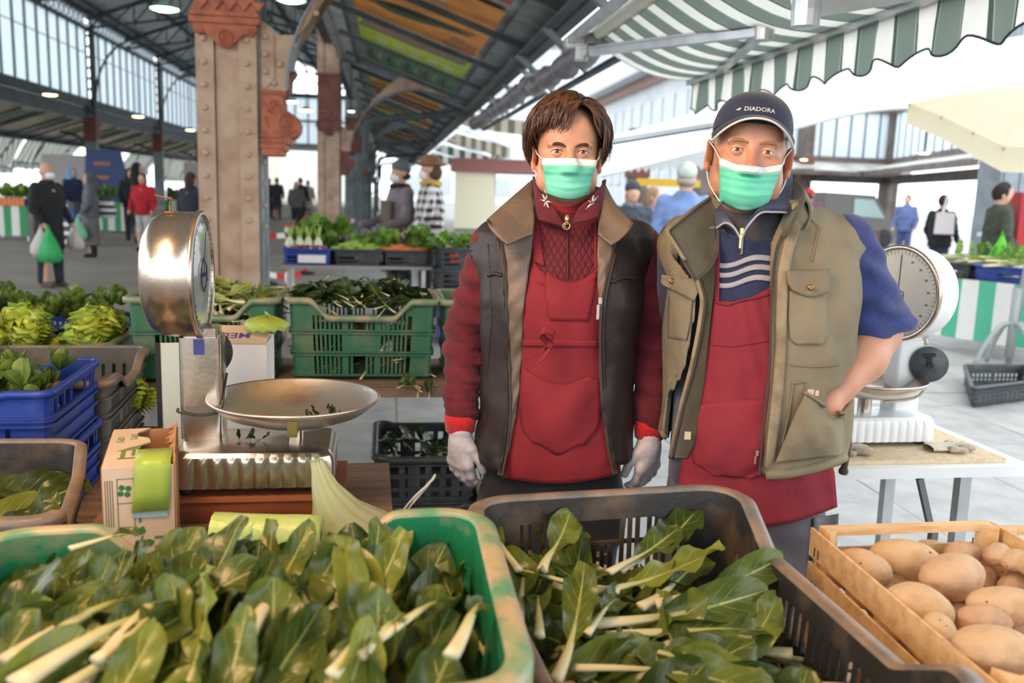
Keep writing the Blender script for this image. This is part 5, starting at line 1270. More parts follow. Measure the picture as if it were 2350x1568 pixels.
b=MB();X=Vector((-1,0,0));Y=Vector((0,-.1,-.032)).normalized();text_on(b,'MEDIE',.042,Vector((-.005,-d/2+.04,h+.0145)),X,Y,True);b.build('note',mat('purple_ink',(84,70,140),.7),wc)
b=MB();T=tear(20,.014,9);b.sheet([[(-w/2-.004,-d/2+.02-.012*i+T[i]*.4,h-.03-.018*i)for i in range(8)],[(-w/2+.03+T[i+8],-d/2-.012+T[i]*.6,h-.03-.018*i+T[i+4])for i in range(8)],[(-w/2+.045+T[i+3],-d/2-.03+T[i+6],h-.035-.017*i+T[i])for i in range(8)]],.003);b.build('torn_flap',cardin,wc)
b=MB();b.ball((.03,-d/2-.001,.33),(.008,.001,.012),10);b.build('stain',mat('grey_stain',(176,166,164),.8),wc)
gb=thing('crumpled_bag','crumpled lime plastic bag lying on the white carton','bag',(-.655,2.36,.60+.498),.1)
rows=[[(rx*math.cos(2*PI*j/24)*(1+.12*math.sin(j*2.3+k)),.05*(rx/.05)**.5*math.sin(2*PI*j/24),z+.004*math.sin(j*3.1))for j in range(24)]for k,(rx,z)in enumerate(((.055,0),(.058,.012),(.045,.024),(.022,.032),(.004,.036)))]
b=MB();b.sheet(rows,0,True);b.build('film',lime,gb,smooth=True)
pc=thing('leaning_panel','thin pale panel with a black edge leaning behind the steel pillar','panel',(-.865,2.20,TZ),.3)
b=MB();b.box((.02,0,.24),(.06,.006,.48));b.build('sheet',mat('pale_grey_panel',(188,198,190),.5),pc);b=MB();b.box((-.016,0,.24),(.012,.010,.48));b.build('edge',blackr,pc)
# right-hand folding table with the white scale
whp=mat('white_enamel',(236,238,238),.32,c2=(224,226,226),ns=3,coat=.3)
TR=.165;ft=thing('folding_table','white folding table behind the man, under the white dial scale','table',(1.03,2.62,0),TR)
b=MB();b.box((0,0,.745),(.86,.46,.03));b.build('table_top',whp,ft)
for x in (.25,-.33):
 for y in (-.18,.18):b=MB();b.beam((x,y,.73),(x+.01,y,0),.035,.03,up=(0,1,0));b.build('leg',alum,ft)
b=MB();b.beam((.10,-.2,.72),(.20,-.19,.45),.012,.018);b.beam((.2,-.19,.45),(.24,-.18,.15),.012,.018);b.box((.165,-.195,.55),(.02,.02,.05));b.build('folding_strut',mat('grey_strut',(110,116,120),.5,.5),ft)
b=MB();b.beam((.25,-.18,.2),(.25,.18,.2),.02,.02);b.build('brace',alum,ft)
chip=mat('chipboard',(214,196,164),.85,c2=(198,176,140),ns=60);t=thing('chipboard_panel','chipboard panel lying on the white folding table','board',(1.06,2.62,.7605),TR)
b=MB();b.box((0,.0,.006),(.68,.38,.012));b.build('panel',chip,t)
ws=thing('dial_scale','white dial scale with a round face, on the folding table at the man\'s elbow','scale',(1.105,2.67,.773),TR)
W2,D2,Z0,Z1=.152,.10,.014,.088
b=MB();b.sheet(base_rows(),0,True);b.build('base_housing',whp,ws,sharp=.5)
for sx in (-1,1):
 for sy in (-1,1):b=MB();b.lathe([(.014,0),(.012,.016)],10,(sx*.12,sy*.07,0));b.build('foot',blackr,ws)
b=MB();rbox(b,(.105,.03),(.085,.08),.01,Z1,Z1+.215);rbox(b,(.105,.03),(.07,.065),.01,Z1+.215,Z1+.235);b.build('pillar',whp,ws,sharp=.6)
iw=Matrix.Rotation(-TR,3,'Z');nv=iw@Vector((-.871,-.49,0));xv=iw@Vector((.49,-.871,0))
Mz=Matrix((xv,Vector((0,0,1)),nv)).transposed();WD=Vector((.098,.03,.444));R1=.140
b=MB();b.lathe([(0,-.07),(.09,-.07),(.12,-.062),(.135,-.045),(R1,-.02),(R1,.04)],56,WD,Mz,cap=False);b.build('drum',whp,ws,smooth=True)
b=MB();b.lathe([(R1,.04),(R1+.004,.041),(R1+.005,.050),(R1-.002,.054),(R1-.009,.052),(R1-.010,.046)],56,WD,Mz,cap=False);b.build('bezel',steelp,ws,smooth=True)
b=MB();b.lathe([(R1-.009,.0465),(0,.0475)],48,WD,Mz,cap=False);b.build('dial_face',mat('aged_dial_face',(206,202,192),.2,coat=.6,c2=(190,184,172),ns=5),ws,smooth=True)
fo=WD+nv*.0485;up=Vector((0,0,1));b=MB()
for i in range(60):
 a=PI/2-2*PI*i/60;c=xv*math.cos(a)+up*math.sin(a);b.beam(fo+c*(.128 if i%5 else .124),fo+c*.117,.0008,.001,up=nv)
for i,s in enumerate(('','10','20','30','40','50','60','70','80','90','100','','','60','50','40')):
 a=PI/2-.36*i-.02
 if s:text_on(b,s,.010,fo+(xv*math.cos(a)+up*math.sin(a))*.102,xv,up)
hx=[(math.cos(a)*.036,math.sin(a)*.030)for a in [PI/2+i*PI/3 for i in range(6)]];hc=fo-up*.012-xv*.012
b.build('dial_print',mat('faded_print',(96,92,96),.7),ws)
b=MB()
for i in range(6):p,q=hx[i],hx[(i+1)%6];b.beam(hc+xv*p[0]+up*p[1],hc+xv*q[0]+up*q[1],.0018,.0012,up=nv)
text_on(b,'B',.022,hc-xv*.022,xv,up,True);text_on(b,'A',.022,hc+xv*.022,xv,up,True);b.build('emblem',ink,ws)
b=MB();b.sheet([[hc+xv*x+up*y+nv*.002 for x in (-.014,.0,.014)]for y in (.020,0,-.018)],.001);b.build('green_tape',mat('green_tape',(44,146,72),.4,c2=(110,150,90),ns=20),ws)
b=MB();b.beam(fo-up*.0,fo+up*.115,.0012,.002,up=nv);b.build('pointer',blackr,ws)
b=MB();b.lathe([(.013,0),(.013,.006),(.008,.008),(0,.008)],14,fo-xv*.045+up*.035,Mz);b.build('brass_plug',mat('brass',(150,122,60),.3,.8),ws,smooth=True)
dn=iw@Vector((-.25,-.968,0));dx=iw@Vector((.968,-.25,0));Md=Matrix((dx,up,dn)).transposed();dc=Vector((.148,-.035,.235))
b=MB();b.lathe([(.052,-.03),(.054,-.004),(.055,0),(.053,.005),(0,.006)],36,dc,Md);b.build('tare_disc',mat('slate_plastic',(62,66,70),.45,c2=(76,80,84),ns=30),ws,smooth=True)
b=MB();b.beam(dc+dn*.012,dc+dn*.012+up*.03-dx*.006,.014,.008,up=dn);b.beam(dc+dn*.014+up*.028-dx*.02,dc+dn*.014+up*.032+dx*.012,.009,.01,up=dn);b.lathe([(.009,0),(.009,.016),(0,.016)],10,dc+dn*.008,Md);b.build('crank',blackr,ws)
for i in range(11):
 a=1.75+i*.24;p=dc-dn*.025+(dx*math.cos(a)+up*math.sin(a))*.058
 b=MB();rr=(dx*math.cos(a)+up*math.sin(a));Mk=rr.to_track_quat('Z','Y').to_matrix();b.lathe([(0,0),(.007,0),(.008,.006),(.006,.012),(.0075,.016),(0,.017)],8,p,Mk);b.build('knob',mat('yellowed_plastic',(206,190,160),.5),ws,smooth=True)
PC2=Vector((-.04,-.02,0));zr=.195
b=MB();b.lathe([(.165,zr),(.170,zr+.002),(.171,zr-.003),(.16,zr-.016),(.135,zr-.036),(.09,zr-.052),(0,zr-.056)],48,PC2,cap=False);b.lathe([(.165,zr),(.157,zr-.012),(.13,zr-.032),(.09,zr-.048),(0,zr-.052)],48,PC2,cap=False);b.build('pan',steelp,ws,smooth=True)
b=MB();b.tube([PC2+Vector((0,0,Z1)),PC2+Vector((0,0,zr-.055))],.02,12);b.tube(smooth_path([PC2+Vector((.172,-.03,zr-.004)),PC2+Vector((.174,-.03,zr-.03)),PC2+Vector((.14,-.03,zr-.06)),PC2+Vector((.05,-.02,zr-.075))],12),.005,6);b.build('pan_carrier',steelp,ws)
cot=mat('dirty_cotton',(206,196,178),.9,c2=(160,146,126),ns=16,bump=(80,.3))
for lab,loc,rz in (('dirty cotton work glove in front of the white scale base',(1.29,2.56,.7735),.3),('dirty cotton work glove half behind the vest of the man',(.965,2.50,.7735),-.2)):
 t=thing('work_glove',lab,'glove',loc,rz);b=MB()
 rows=[[(x,.035*wd*math.cos(2*PI*j/16),.009+.009*math.sin(2*PI*j/16))for j in range(16)]for x,wd in ((-.07,.7),(-.05,.85),(-.02,1.0),(.02,1.05),(.03,.9))];b.sheet(rows,0,True);b.build('palm',cot,t,smooth=True)
 for k in range(4):b=MB();y=-.026+k*.0175;b.tube(smooth_path([(.02,y,.009),(.045,y*1.1,.012),(.07+.008*(k in (1,2)),y*1.25,.008)],6),[.0095,.0095,.009,.009,.0085,.008,.005],8);b.build('finger',cot,t,smooth=True)
 b=MB();b.tube(smooth_path([(-.02,-.03,.009),(.0,-.045,.012),(.025,-.052,.008)],6),[.010,.010,.0095,.009,.009,.008,.005],8);b.build('thumb',cot,t,smooth=True)
 # people: heads, hands, draped clothing
skin_w=mat('skin_warm',(212,160,130),.46,c2=(196,138,112),ns=12,lo=.35,hi=.8,bump=(160,.05),sss=.12)
skin_m=mat('skin_tanned',(204,150,120),.46,c2=(184,122,96),ns=14,lo=.35,hi=.8,bump=(150,.08),sss=.12,fold=(40,.15,.004))
brow_m=mat('eyebrow_hair',(66,46,34),.8);brow_g=mat('eyebrow_grey_hair',(150,112,86),.9)
hair_b=mat('dark_brown_hair',(74,48,34),.42,c2=(50,33,25),ns=30,lo=.3,hi=.7);hair_g=mat('grey_hair',(176,164,150),.6,c2=(140,124,110),ns=60)
eyew=mat('eye_white',(226,218,212),.12);
def iris_mat(col):
 m=mat('iris_%d'%col[0],col,.06,coat=1);return m
iris_b=iris_mat((84,56,38));pupil=mat('pupil',(12,10,10),.05)
mask_g=mat('mask_green',(126,224,194),.75,c2=(102,212,178),ns=9,bump=(220,.1));mask_w=mat('mask_white',(238,240,238),.8)
class HeadSpace:
 def __init__(s,origin,sc,yaw=0,pitch=0,roll=0):
  s.o=Vector(origin);s.s=sc;s.R=Euler((pitch,roll,yaw),'XYZ').to_matrix()
 def __call__(s,x,y,z):return s.o+s.R@Vector((x,y,z))*s.s
def head_sdf(H,h,male,neck_to,ears=True):
 s_=H.s;lo=H.o+Vector((-.115,-.135,-.21))*s_;hi=H.o+Vector((.115,.135,.155))*s_
 S_=Sdf(lo,hi,h);P=lambda x,y,z:tuple(H(x,y,z));E=lambda c,r,R=None:S_.ell(P(*c),[q*s_ for q in r],(H.R@R)if R else H.R)
 fw=1.05 if male else 1.0
 S_.add(E((0,.014,.038),(.077*fw,.097,.086)),.0);S_.add(E((0,-.016,-.03),(.066*fw,.074,.088)),.03)
 S_.add(E((0,-.040,-.086),(.040*fw,.044,.032)),.03);S_.add(E((0,-.058,.045),(.052,.034,.042)),.03)
 for x in (-1,1):
  S_.add(E((x*.060*fw,.0,-.065),(.016,.04,.035)),.025)
  S_.add(E((x*.046,-.060,-.026),(.022,.021,.018)),.02)
  S_.sub(E((x*.032,-.100,.001),(.021,.019,.0125)),.016)
  S_.add(E((x*.030,-.079,.0205),(.024,.013,.0085),Matrix.Rotation(x*.12,3,'Y')),.012)
 S_.add(S_.rc(P(0,-.084,.014),P(0,-.110,-.034),.0075*s_,.0105*s_),.012);S_.add(E((0,-.108,-.038),(.013,.012,.011)),.01)
 for x in (-1,1):S_.add(E((x*.012,-.098,-.042),(.009,.011,.009)),.008)
 for x in (-1,1):
  c=P(x*.032,-.0765,.0);S_.add(S_.ell(c,[.0142*s_]*3),.004)
  iR=np.array(H.R.transposed())
  px,py,pz=S_.X-c[0],S_.Y-c[1],S_.Z-c[2]
  lx=(iR[0,0]*px+iR[0,1]*py+iR[0,2]*pz)/s_;ly=(iR[1,0]*px+iR[1,1]*py+iR[1,2]*pz)/s_;lz=(iR[2,0]*px+iR[2,1]*py+iR[2,2]*pz)/s_
  ap=np.abs(lz+.0002-.0016*(1-(lx/.014)**2))-(.0040 if not male else .0035)*(1-np.abs(lx/.0146)**2.4);cut=np.maximum(ap*s_,(ly+.004)*s_)
  S_.sub(cut,.0012)
 if ears:
  for x in (-1,1):
   R=Matrix.Rotation(x*.45,3,'Z')@Matrix.Rotation(.18,3,'X')
   S_.add(E((x*.084*fw,.018,-.008),(.0075,.021 if male else .018,.034 if male else .029),R),.006)
   S_.sub(E((x*.093*fw,.010,-.004),(.006,.011,.019),R),.006)
   S_.add(E((x*.083*fw,.008,-.037),(.006,.010,.010),R),.006)
 S_.add(S_.rc(P(0,.022,-.06),tuple(neck_to),.056*s_,.060*s_),.03)
 V,F=S_.mesh();return V,F
def add_face(root,body,H,male,brow):
 for x in (-1,1):
  b=MB();c=H(x*.032,-.0765,0);b.ball(c,.0124*H.s,20);e=b.build('eye',eyew,root,world=True,smooth=True)
  d=((H.R@Vector((0,-1,0)))+(Vector((0,0,EYE))-c).normalized()*.8).normalized();M=d.to_track_quat('Z','Y').to_matrix();r=.0124*H.s
  b=MB();P=[]
  for i in range(13):
   lx=-.0148+.0296*i/12;z=-.0002+.0016*(1-(lx/.014)**2)+(.0035 if male else .0040)*(1-abs(lx/.0148)**2.4);y=-math.sqrt(max(1e-6,.0146**2-lx*lx-z*z));P.append(H(x*.032+lx,-.0765+y,z))
  b.tube(P,[H.s*(.0004 if male else .0009)*(.5+.5*math.sin(PI*i/12))for i in range(13)],5);b.build('eyelashes',brow_m if not male else brow_g,root,world=True,smooth=True)
  for nm,rr,k,m in (('iris',.0062,1.004,iris_b),('pupil',.0030,1.012,pupil)):
   rr*=H.s;b=MB();pr=[(rr*i/4,math.sqrt(max(0,r*r-(rr*i/4)**2))*k)for i in range(4,-1,-1)];b.lathe(pr,18,c,M,cap=False);b.build(nm,m,root,world=True,smooth=True)
def browline(root,H,bvh,pts,w,m,name='eyebrow'):
 P=[]
 for x,z in pts:
  o=H(x,-.3,z);hit=bvh.ray_cast(o,(H.R@Vector((0,1,0))))[0]
  P.append((hit if hit is not None else H(x,-.085,z))+H.R@Vector((0,-.0012,0)))
 b=MB();b.tube(smooth_path(P,14),[w*H.s*q for q in np.interp(np.linspace(0,1,15),[0,.3,.65,1],[.38,.85,1,.2])],8,flat=.45,up=H.R@Vector((0,1,0)));b.build(name,m,root,world=True,smooth=True)
CAMP=Vector((0,0,EYE))
def cast(bvh,px,py,off,y0=1.0,default=2.05):
 o=at(px,py,y0);d=(o-CAMP).normalized();hit=bvh.ray_cast(o,d)
 if hit[0]is None:return None
 return hit[0]-d*off
def edge_rows(E,n):
 """polyline of pixels -> n points equally spaced"""
 E=np.array(E,float);L=np.concatenate([[0],np.cumsum(np.hypot(*np.diff(E,axis=0).T))]);t=np.linspace(0,L[-1],n);return np.stack([np.interp(t,L,E[:,0]),np.interp(t,L,E[:,1])],1)
def drape(bvh,Lp,Rp,nx,ny,off=.006,fold=None,bulge=0,smooth_it=3,top=None,bot=None):
 A,B=edge_rows(Lp,ny),edge_rows(Rp,ny);D=np.full((ny,nx),np.nan);PX=np.zeros((ny,nx,2))
 for i in range(ny):
  for j in range(nx):
   s=j/(nx-1);p=A[i]*(1-s)+B[i]*s;v=i/(ny-1)
   if top:p=p+np.array([0,top(s)])*(1-v)**2
   if bot:p=p+np.array([0,bot(s)])*v**2
   PX[i,j]=p;q=cast(bvh,p[0],p[1],0)
   if q is not None:D[i,j]=q.y
 m=np.nanmedian(D);
 for i in range(ny):
  r=D[i];ok=~np.isnan(r)
  D[i]=np.interp(np.arange(nx),np.where(ok)[0],r[ok])if ok.any()else (D[i-1]if i else m)
 for _ in range(smooth_it):
  Q=D.copy();Q[1:-1]=(D[:-2]+D[2:]+2*D[1:-1])/4;Q[:,1:-1]=(Q[:,:-2]+Q[:,2:]+2*Q[:,1:-1])/4;D=Q
 out=[]
 for i in range(ny):
  row=[]
  for j in range(nx):
   s,v=j/(nx-1),i/(ny-1);o=off(s,v)if callable(off)else off
   if fold:o+=fold(s,v)
   o+=bulge*math.sin(PI*s)*math.sin(PI*v)
   row.append(at(PX[i,j][0],PX[i,j][1],D[i,j]-o))
  out.append(row)
 return out
def patch(name,root,m,*a,t=.002,**k):
 b=MB();G=drape(*a,**k);b.sheet(G,t);return b.build(name,m,root,world=True,smooth=True),G
def px_tube(name,root,m,bvh,pts,r,off=.004,n=30,flat=1.0,sides=6,parent=None):
 E=edge_rows(pts,n);P=[cast(bvh,x,y,off)for x,y in E];P=[p for p in P if p is not None]
 b=MB();b.tube(P,r,sides,flat=flat);return b.build(name,m,parent or root,world=True,smooth=True)
def hand_sdf(h,wrist,palm,fingers,thumb,r=.0088,grow=0.0):
 """wrist->palm capsule web plus five finger chains"""
 pts=[wrist]+[p for f in fingers+[thumb]for p in f];A=np.array([tuple(p)for p in pts]);S_=Sdf(A.min(0)-.03,A.max(0)+.03,h)
 S_.add(S_.rc(wrist,Vector(wrist).lerp(palm,.4),.027+grow,.024+grow),0)
 for f in fingers:S_.add(S_.rc(Vector(wrist).lerp(palm,.35),f[0],.017+grow,.0115+grow),.018)
 S_.add(S_.rc(Vector(wrist).lerp(palm,.2),thumb[0],.018+grow,.0135+grow),.014)
 for k,f in enumerate(fingers+[thumb]):
  q=(1,1.05,1,.86,1.12)[k]if len(fingers)==4 else 1;D0=None
  for i in range(len(f)-1):S_.add(S_.rc(f[i],f[i+1],r*q*(1.08-.13*i)+grow,r*q*(.95-.14*i)+grow),.003 if i else .006)
 return S_.mesh()
def mask_on(root,H,bvh,L,R,Tn,sag=0.0):
 """pleated surgical mask between left/right edges in head space (x,z)"""
 nx,ny=25,27;G=[]
 for i in range(ny):
  v=i/(ny-1);row=[]
  for j in range(nx):
   s=j/(nx-1);x=(L[0]*(1-v)+L[1]*v)*(1-s)+(R[0]*(1-v)+R[1]*v)*s
   z=Tn[0]*(1-v)+Tn[1]*v+((.001-sag)*math.sin(PI*s)if v<.5 else -.004*math.sin(PI*s))*abs(1-2*v)+(-.010*v*math.sin(PI*s))
   hit=bvh.ray_cast(H(x,-.3,z),H.R@Vector((0,1,0)))[0]
   yl=((H.R.transposed()@(hit-H.o)).y/H.s)if hit is not None else -.05
   arch=-.094+.062*(abs(2*s-1))**2.2-.018*math.sin(PI*min(1,v*1.25))*math.sin(PI*s)
   if v>.72:arch+=.05*(v-.72)
   yl=min(yl-.004,arch+.014)
   pl=0
   for c in (.36,.54,.72):pl+=.0028*max(0,1-abs(v-c)/.06)*(1 if v>c else .4)
   row.append((x,yl-pl*math.sin(PI*s)**.5,z))
  G.append(row)
 A=np.array(G)
 for _ in range(2):A[1:-1,1:-1,1]=(A[:-2,1:-1,1]+A[2:,1:-1,1]+A[1:-1,:-2,1]+A[1:-1,2:,1]+2*A[1:-1,1:-1,1])/6
 hy=np.full((ny,nx),9.0)
 for i in range(ny):
  for j in range(nx):
   hit=bvh.ray_cast(H(A[i,j,0],-.3,A[i,j,2]),H.R@Vector((0,1,0)))[0]
   if hit is not None:hy[i,j]=(H.R.transposed()@(hit-H.o)).y/H.s
 hp_=np.pad(hy,1,mode='edge');hm=np.min([hp_[a:a+ny,c:c+nx]for a in range(3)for c in range(3)],axis=0);A[:,:,1]=np.minimum(A[:,:,1],hm-.0022)
 for i in range(ny):
  v=i/(ny-1)
  for c in (.36,.54,.72):
   if abs(v-c)<.03:A[i,:,1]-=.0022
 P=[[H(*q)for q in r]for r in A];k=5
 b=MB();b.sheet(P[k:],.0012);mo=b.build('mask',mask_g,root,world=True,smooth=True)
 b=MB();b.sheet(P[:k+1],.0012);b.build('mask_band',mask_w,root,world=True,smooth=True)
 return P
def mask_loops(root,P,ears):
 for side,e in ears:
  top,bot=(P[0][0],P[-1][0])if side<0 else (P[0][-1],P[-1][-1])
  b=MB();q=e+(top-e)*0;b.tube(smooth_path([top,top.lerp(e[0],.5)if isinstance(e,tuple)else top.lerp(e,.6),e],8),.0016,5);b.tube(smooth_path([bot,bot.lerp(e,.5)+Vector((side*.004,0,-.004)),e],8),.0016,5);b.build('ear_loop',mask_w,root,world=True,smooth=True)
def body_join(name,parts,m,root):
 V=[];F=[];n=0
 for v,f in parts:V.append(v);F.append(f+n);n+=len(v)
 return mesh_obj(name,np.concatenate(V),np.concatenate(F),m,root,True,True)
def wrinkle(S_,amp,lam,z0,z1,k1=18.0,k2=7.0,ph=0.0,cond=None):
 w=np.clip(np.minimum((S_.Z-z0)/.06,(z1-S_.Z)/.06),0,1);f=amp*w*np.sin(S_.Z*2*PI/lam+k1*S_.X+k2*S_.Y+ph+1.3*np.sin(S_.X*31+S_.Z*9))
 if cond is not None:f=f*cond
 S_.D=S_.D+f.astype(np.float32)
 # the woman
WY=2.2
def wp(px,py,Y=WY):return at(px,py,Y)
wm=thing('person','woman with short brown hair, green mask, red apron, dark vest and white gloves','person',(.12,2.24,0))
HW=HeadSpace(at(1306,351,2.125)+Vector((0,.081,0)),.95,yaw=.03,roll=.0,pitch=-.02)
neck=at(1302,500,2.25)
hv,hf=head_sdf(HW,.0020,False,neck)
wx=wp(1285,700,2.24).x
sl,el_,wr=wp(1138,566,2.25),wp(1066,765,2.27),wp(1056,985,2.20)
sr,er,wrr=wp(1462,568,2.25),wp(1500,775,2.27),wp(1490,1000,2.20)
zt=[0.0,.60,.75,.90,1.02,1.15,1.28,1.36,1.41,1.45,1.49]
tb_=[.0]
def wtorso(S_,g,n=2.4):
 return S_.column([.58,.70,.82,.95,1.08,1.22,1.32,1.38,1.42,1.455,1.50],[a+g for a in (.165,.178,.180,.168,.166,.178,.180,.165,.125,.075,.058)],[a+g for a in (.12,.13,.13,.125,.128,.142,.128,.112,.092,.072,.060)],[wx]*8+[wx+.006,wx+.01,wx+.014],[2.24,2.24,2.24,2.24,2.24,2.235,2.245,2.25,2.255,2.26,2.26],n)
S_=Sdf((-.26,2.02,0.0),(.50,2.46,1.52),.011)
S_.add(wtorso(S_,-.012));
for a,b_,c in ((sl,el_,wr),(sr,er,wrr)):S_.add(S_.rc(a,b_,.045,.038),.03);S_.add(S_.rc(b_,c,.036,.024),.02)
for x in (-.085,.085):S_.add(S_.rc((wx+x,2.25,.66),(wx+x*1.05,2.25,.40),.085,.06),.05);S_.add(S_.rc((wx+x*1.05,2.25,.40),(wx+x*1.1,2.27,.06),.056,.035),.02);S_.add(S_.rc((wx+x*1.1,2.25,.035),(wx+x*1.3,2.12,.03),.035,.03),.02)
bv,bf=S_.mesh()
def mk_hand(W,K,tips,th):
 return W,K,tips,th
def hang(wrist,out,fwd,k=1.0):
 W=Vector(wrist);o=Vector(out).normalized();f=Vector(fwd).normalized();dn=Vector((0,0,-1))
 K=W+dn*.085*k;fs=[]
 for i,(sp,ln)in enumerate(((.030,.066),(.010,.074),(-.010,.070),(-.028,.056))):
  b0=K+f*sp+dn*(-.004*abs(i-1));d1=(dn*.92-o*.28+f*.05*(1-i)).normalized();d2=(dn*.72-o*.68).normalized();d3=(dn*.38-o*.9).normalized()
  p1=b0+d1*ln*.48;p2=p1+d2*ln*.32;p3=p2+d3*ln*.24;fs.append([b0,p1,p2,p3])
 t0=W+dn*.040+f*.030-o*.008;t1=t0+(dn*.75+f*.5-o*.35).normalized()*.036;t2=t1+(dn*.92+f*.12-o*.3).normalized()*.030
 return K,fs,[t0,t1,t2]
gw=mat('white_latex',(206,200,204),.45,c2=(188,182,190),ns=18,bump=(60,.35))
wh=[]
for W,o,f in ((wp(1057,992,2.19),(-.62,-.75,0),(.72,-.62,0)),(wp(1491,1002,2.19),(.62,-.75,0),(-.72,-.62,0))):
 K,fs,th=hang(W,o,f);wh.append((W,K,fs,th));
wparts=[(hv,hf),(bv,bf)]+[hand_sdf(.0028,W,K,fs,th)for W,K,fs,th in wh]
wbody=body_join('body',wparts,skin_w,wm)
for W,K,fs,th in wh:
 v,f=hand_sdf(.0021,W,K,fs,th,grow=.0024);mesh_obj('glove',v,f,gw,wm,True)
hb_=bvh_of(hv,hf)
add_face(wm,wbody,HW,False,brow_m)
for x in (-1,1):browline(wm,HW,hb_,[(x*.012,.0120),(x*.024,.0178),(x*.040,.0182),(x*.053,.0100)],.0040,brow_m)
MP=mask_on(wm,HW,hb_,(-.069,-.052),(.069,.052),(-.0165,-.101))
for sd,P0,P1 in ((-1,MP[0][0],MP[-1][0]),(1,MP[0][-1],MP[-1][-1])):
 e=HW(sd*.080,.012,.012);b=MB();b.tube(smooth_path([P0,P0.lerp(e,.5)+HW.R@Vector((sd*.004,-.004,.0)),e],8),.0013,5);b.tube(smooth_path([P1,HW(sd*.074,-.02,-.06),HW(sd*.085,.02,-.03)],8),.0013,5);b.build('ear_loop',mask_w,wm,world=True,smooth=True)
b=MB();b.ball(HW(-.083,.004,-.044),.003,10);b.build('earring',mat('pearl',(236,232,226),.2),wm,world=True,smooth=True)
blk=mat('black_cloth',(30,28,30),.85,sheen=.2)
S_=Sdf((-.14,2.02,.05),(.38,2.46,.86),.011);S_.add(S_.column([.60,.72,.80],[.182,.184,.172],[.120,.124,.118],[wx]*3,[2.24]*3),0)
for x in (-.088,.088):S_.add(S_.rc((wx+x,2.25,.66),(wx+x*1.05,2.25,.40),.098,.074),.04);S_.add(S_.rc((wx+x*1.05,2.25,.40),(wx+x*1.1,2.27,.08),.074,.058),.02)
v,f=S_.mesh();mesh_obj('trousers',v,f,blk,wm,True)
for x in (-.095,.095):
 b=MB();S_=Sdf((wx+x-.08,2.04,0),(wx+x+.08,2.36,.14),.008);S_.add(S_.rc((wx+x,2.27,.05),(wx+x*1.15,2.12,.035),.045,.038),0);S_.inter(.004-S_.Z,0);v,f=S_.mesh();mesh_obj('shoe',v,f,blk,wm,True)
burg=mat('burgundy_fleece',(104,30,40),.95,c2=(88,23,33),ns=30,sheen=.08,bump=(220,.25),fold=(13,.5,.012))
S_=Sdf((-.27,2.02,.62),(.50,2.46,1.50),.0066);S_.add(wtorso(S_,.0))
arm=np.minimum(S_.rc(sl,el_,.064,.055),S_.rc(el_,wr+Vector((0,0,.045)),.053,.042));arm=np.minimum(arm,np.minimum(S_.rc(sr,er,.062,.054),S_.rc(er,wrr+Vector((0,0,.045)),.052,.042)))
S_.add(arm,.04);am=(np.clip(np.abs(S_.X-wx)-.165,0,.03)/.03)
wrinkle(S_,.0040,.052,.95,1.36,12,4,.5,am);wrinkle(S_,.0018,.021,.86,1.2,-22,9,1.0,am);wrinkle(S_,.003,.09,.8,1.4,40,3,.2,am)
S_.sub(S_.rc(wp(1302,380,2.24),wp(1302,500,2.24),.066,.060),.01)
S_.inter(np.where(np.abs(S_.X-wx)>.16,(wr.z+.022)-S_.Z,-1).astype(np.float32),.006)
S_.inter((.80-S_.Z).astype(np.float32),.006);sv,sf=S_.mesh();mesh_obj('jumper',sv,sf,burg,wm,True);sb=bvh_of(sv,sf)
redk=mat('red_rib_knit',(196,26,34),.9,sheen=.3,bump=(90,.4))
for W,e in ((wr,el_),(wrr,er)):
 d=(W-e).normalized();b=MB();b.tube([W+Vector((0,0,.040)),W+Vector((0,0,.020)),W+Vector((0,0,-.004)),W+Vector((0,0,-.008))],[.041,.040,.037,.033],20);b.build('knit_cuff',redk,wm,world=True,smooth=True)
def quilt():
 m=mat('burgundy_quilted',(100,26,37),.8);t=NT(m);x,y,z=t.sep(t.obj())
 a=t.math('SINE',t.math('MULTIPLY',t.math('ADD',t.math('MULTIPLY',x,1.8),z),105));c=t.math('SINE',t.math('MULTIPLY',t.math('SUBTRACT',t.math('MULTIPLY',x,1.8),z),105))
 t.link(t.bump(t.math('POWER',t.math('MINIMUM',t.math('ABSOLUTE',a),t.math('ABSOLUTE',c)),.5),.8,.004),t.n['Principled BSDF'].inputs['Normal']);return m
qm=quilt()
patch('quilted_front',wm,qm,sb,[(1218,500),(1210,560),(1205,700)],[(1385,500),(1390,560),(1390,700)],20,24,off=.004,top=lambda s:24*math.sin(PI*s))
redt=mat('red_jersey',(160,34,44),.85,c2=(140,28,38),ns=12)
def collar_ring(root,name,m,c0,c1,r0,r1,a0,a1,h,n=36,t=.004,squash=1.0,drop=0.0,flare=0.0,k=6):
 """tube of cloth round the neck from angle a0 to a1 (0 = front)"""
 R=[]
 for i in range(k):
  v=i/(k-1);row=[]
  for j in range(n):
   s=j/(n-1);a=a0+(a1-a0)*s;fr=(math.cos(a)+1)/2;r=r0*(1-v)+r1*v+flare*math.sin(PI*v);c=Vector(c0).lerp(Vector(c1),v)
   row.append((c.x+r*math.sin(a),c.y-r*squash*math.cos(a),c.z-drop*fr*(v if name!='collar' else 1)))
  R.append(row)
 b=MB();b.sheet(R,t);return b.build(name,m,root,world=True,smooth=True)
nc=at(1303,470,2.245);collar_ring(wm,'turtleneck',redt,nc+Vector((0,0,.050)),nc+Vector((0,0,-.075)),.064,.074,-PI,PI,.1,squash=1.05,drop=.045)
GC=[]
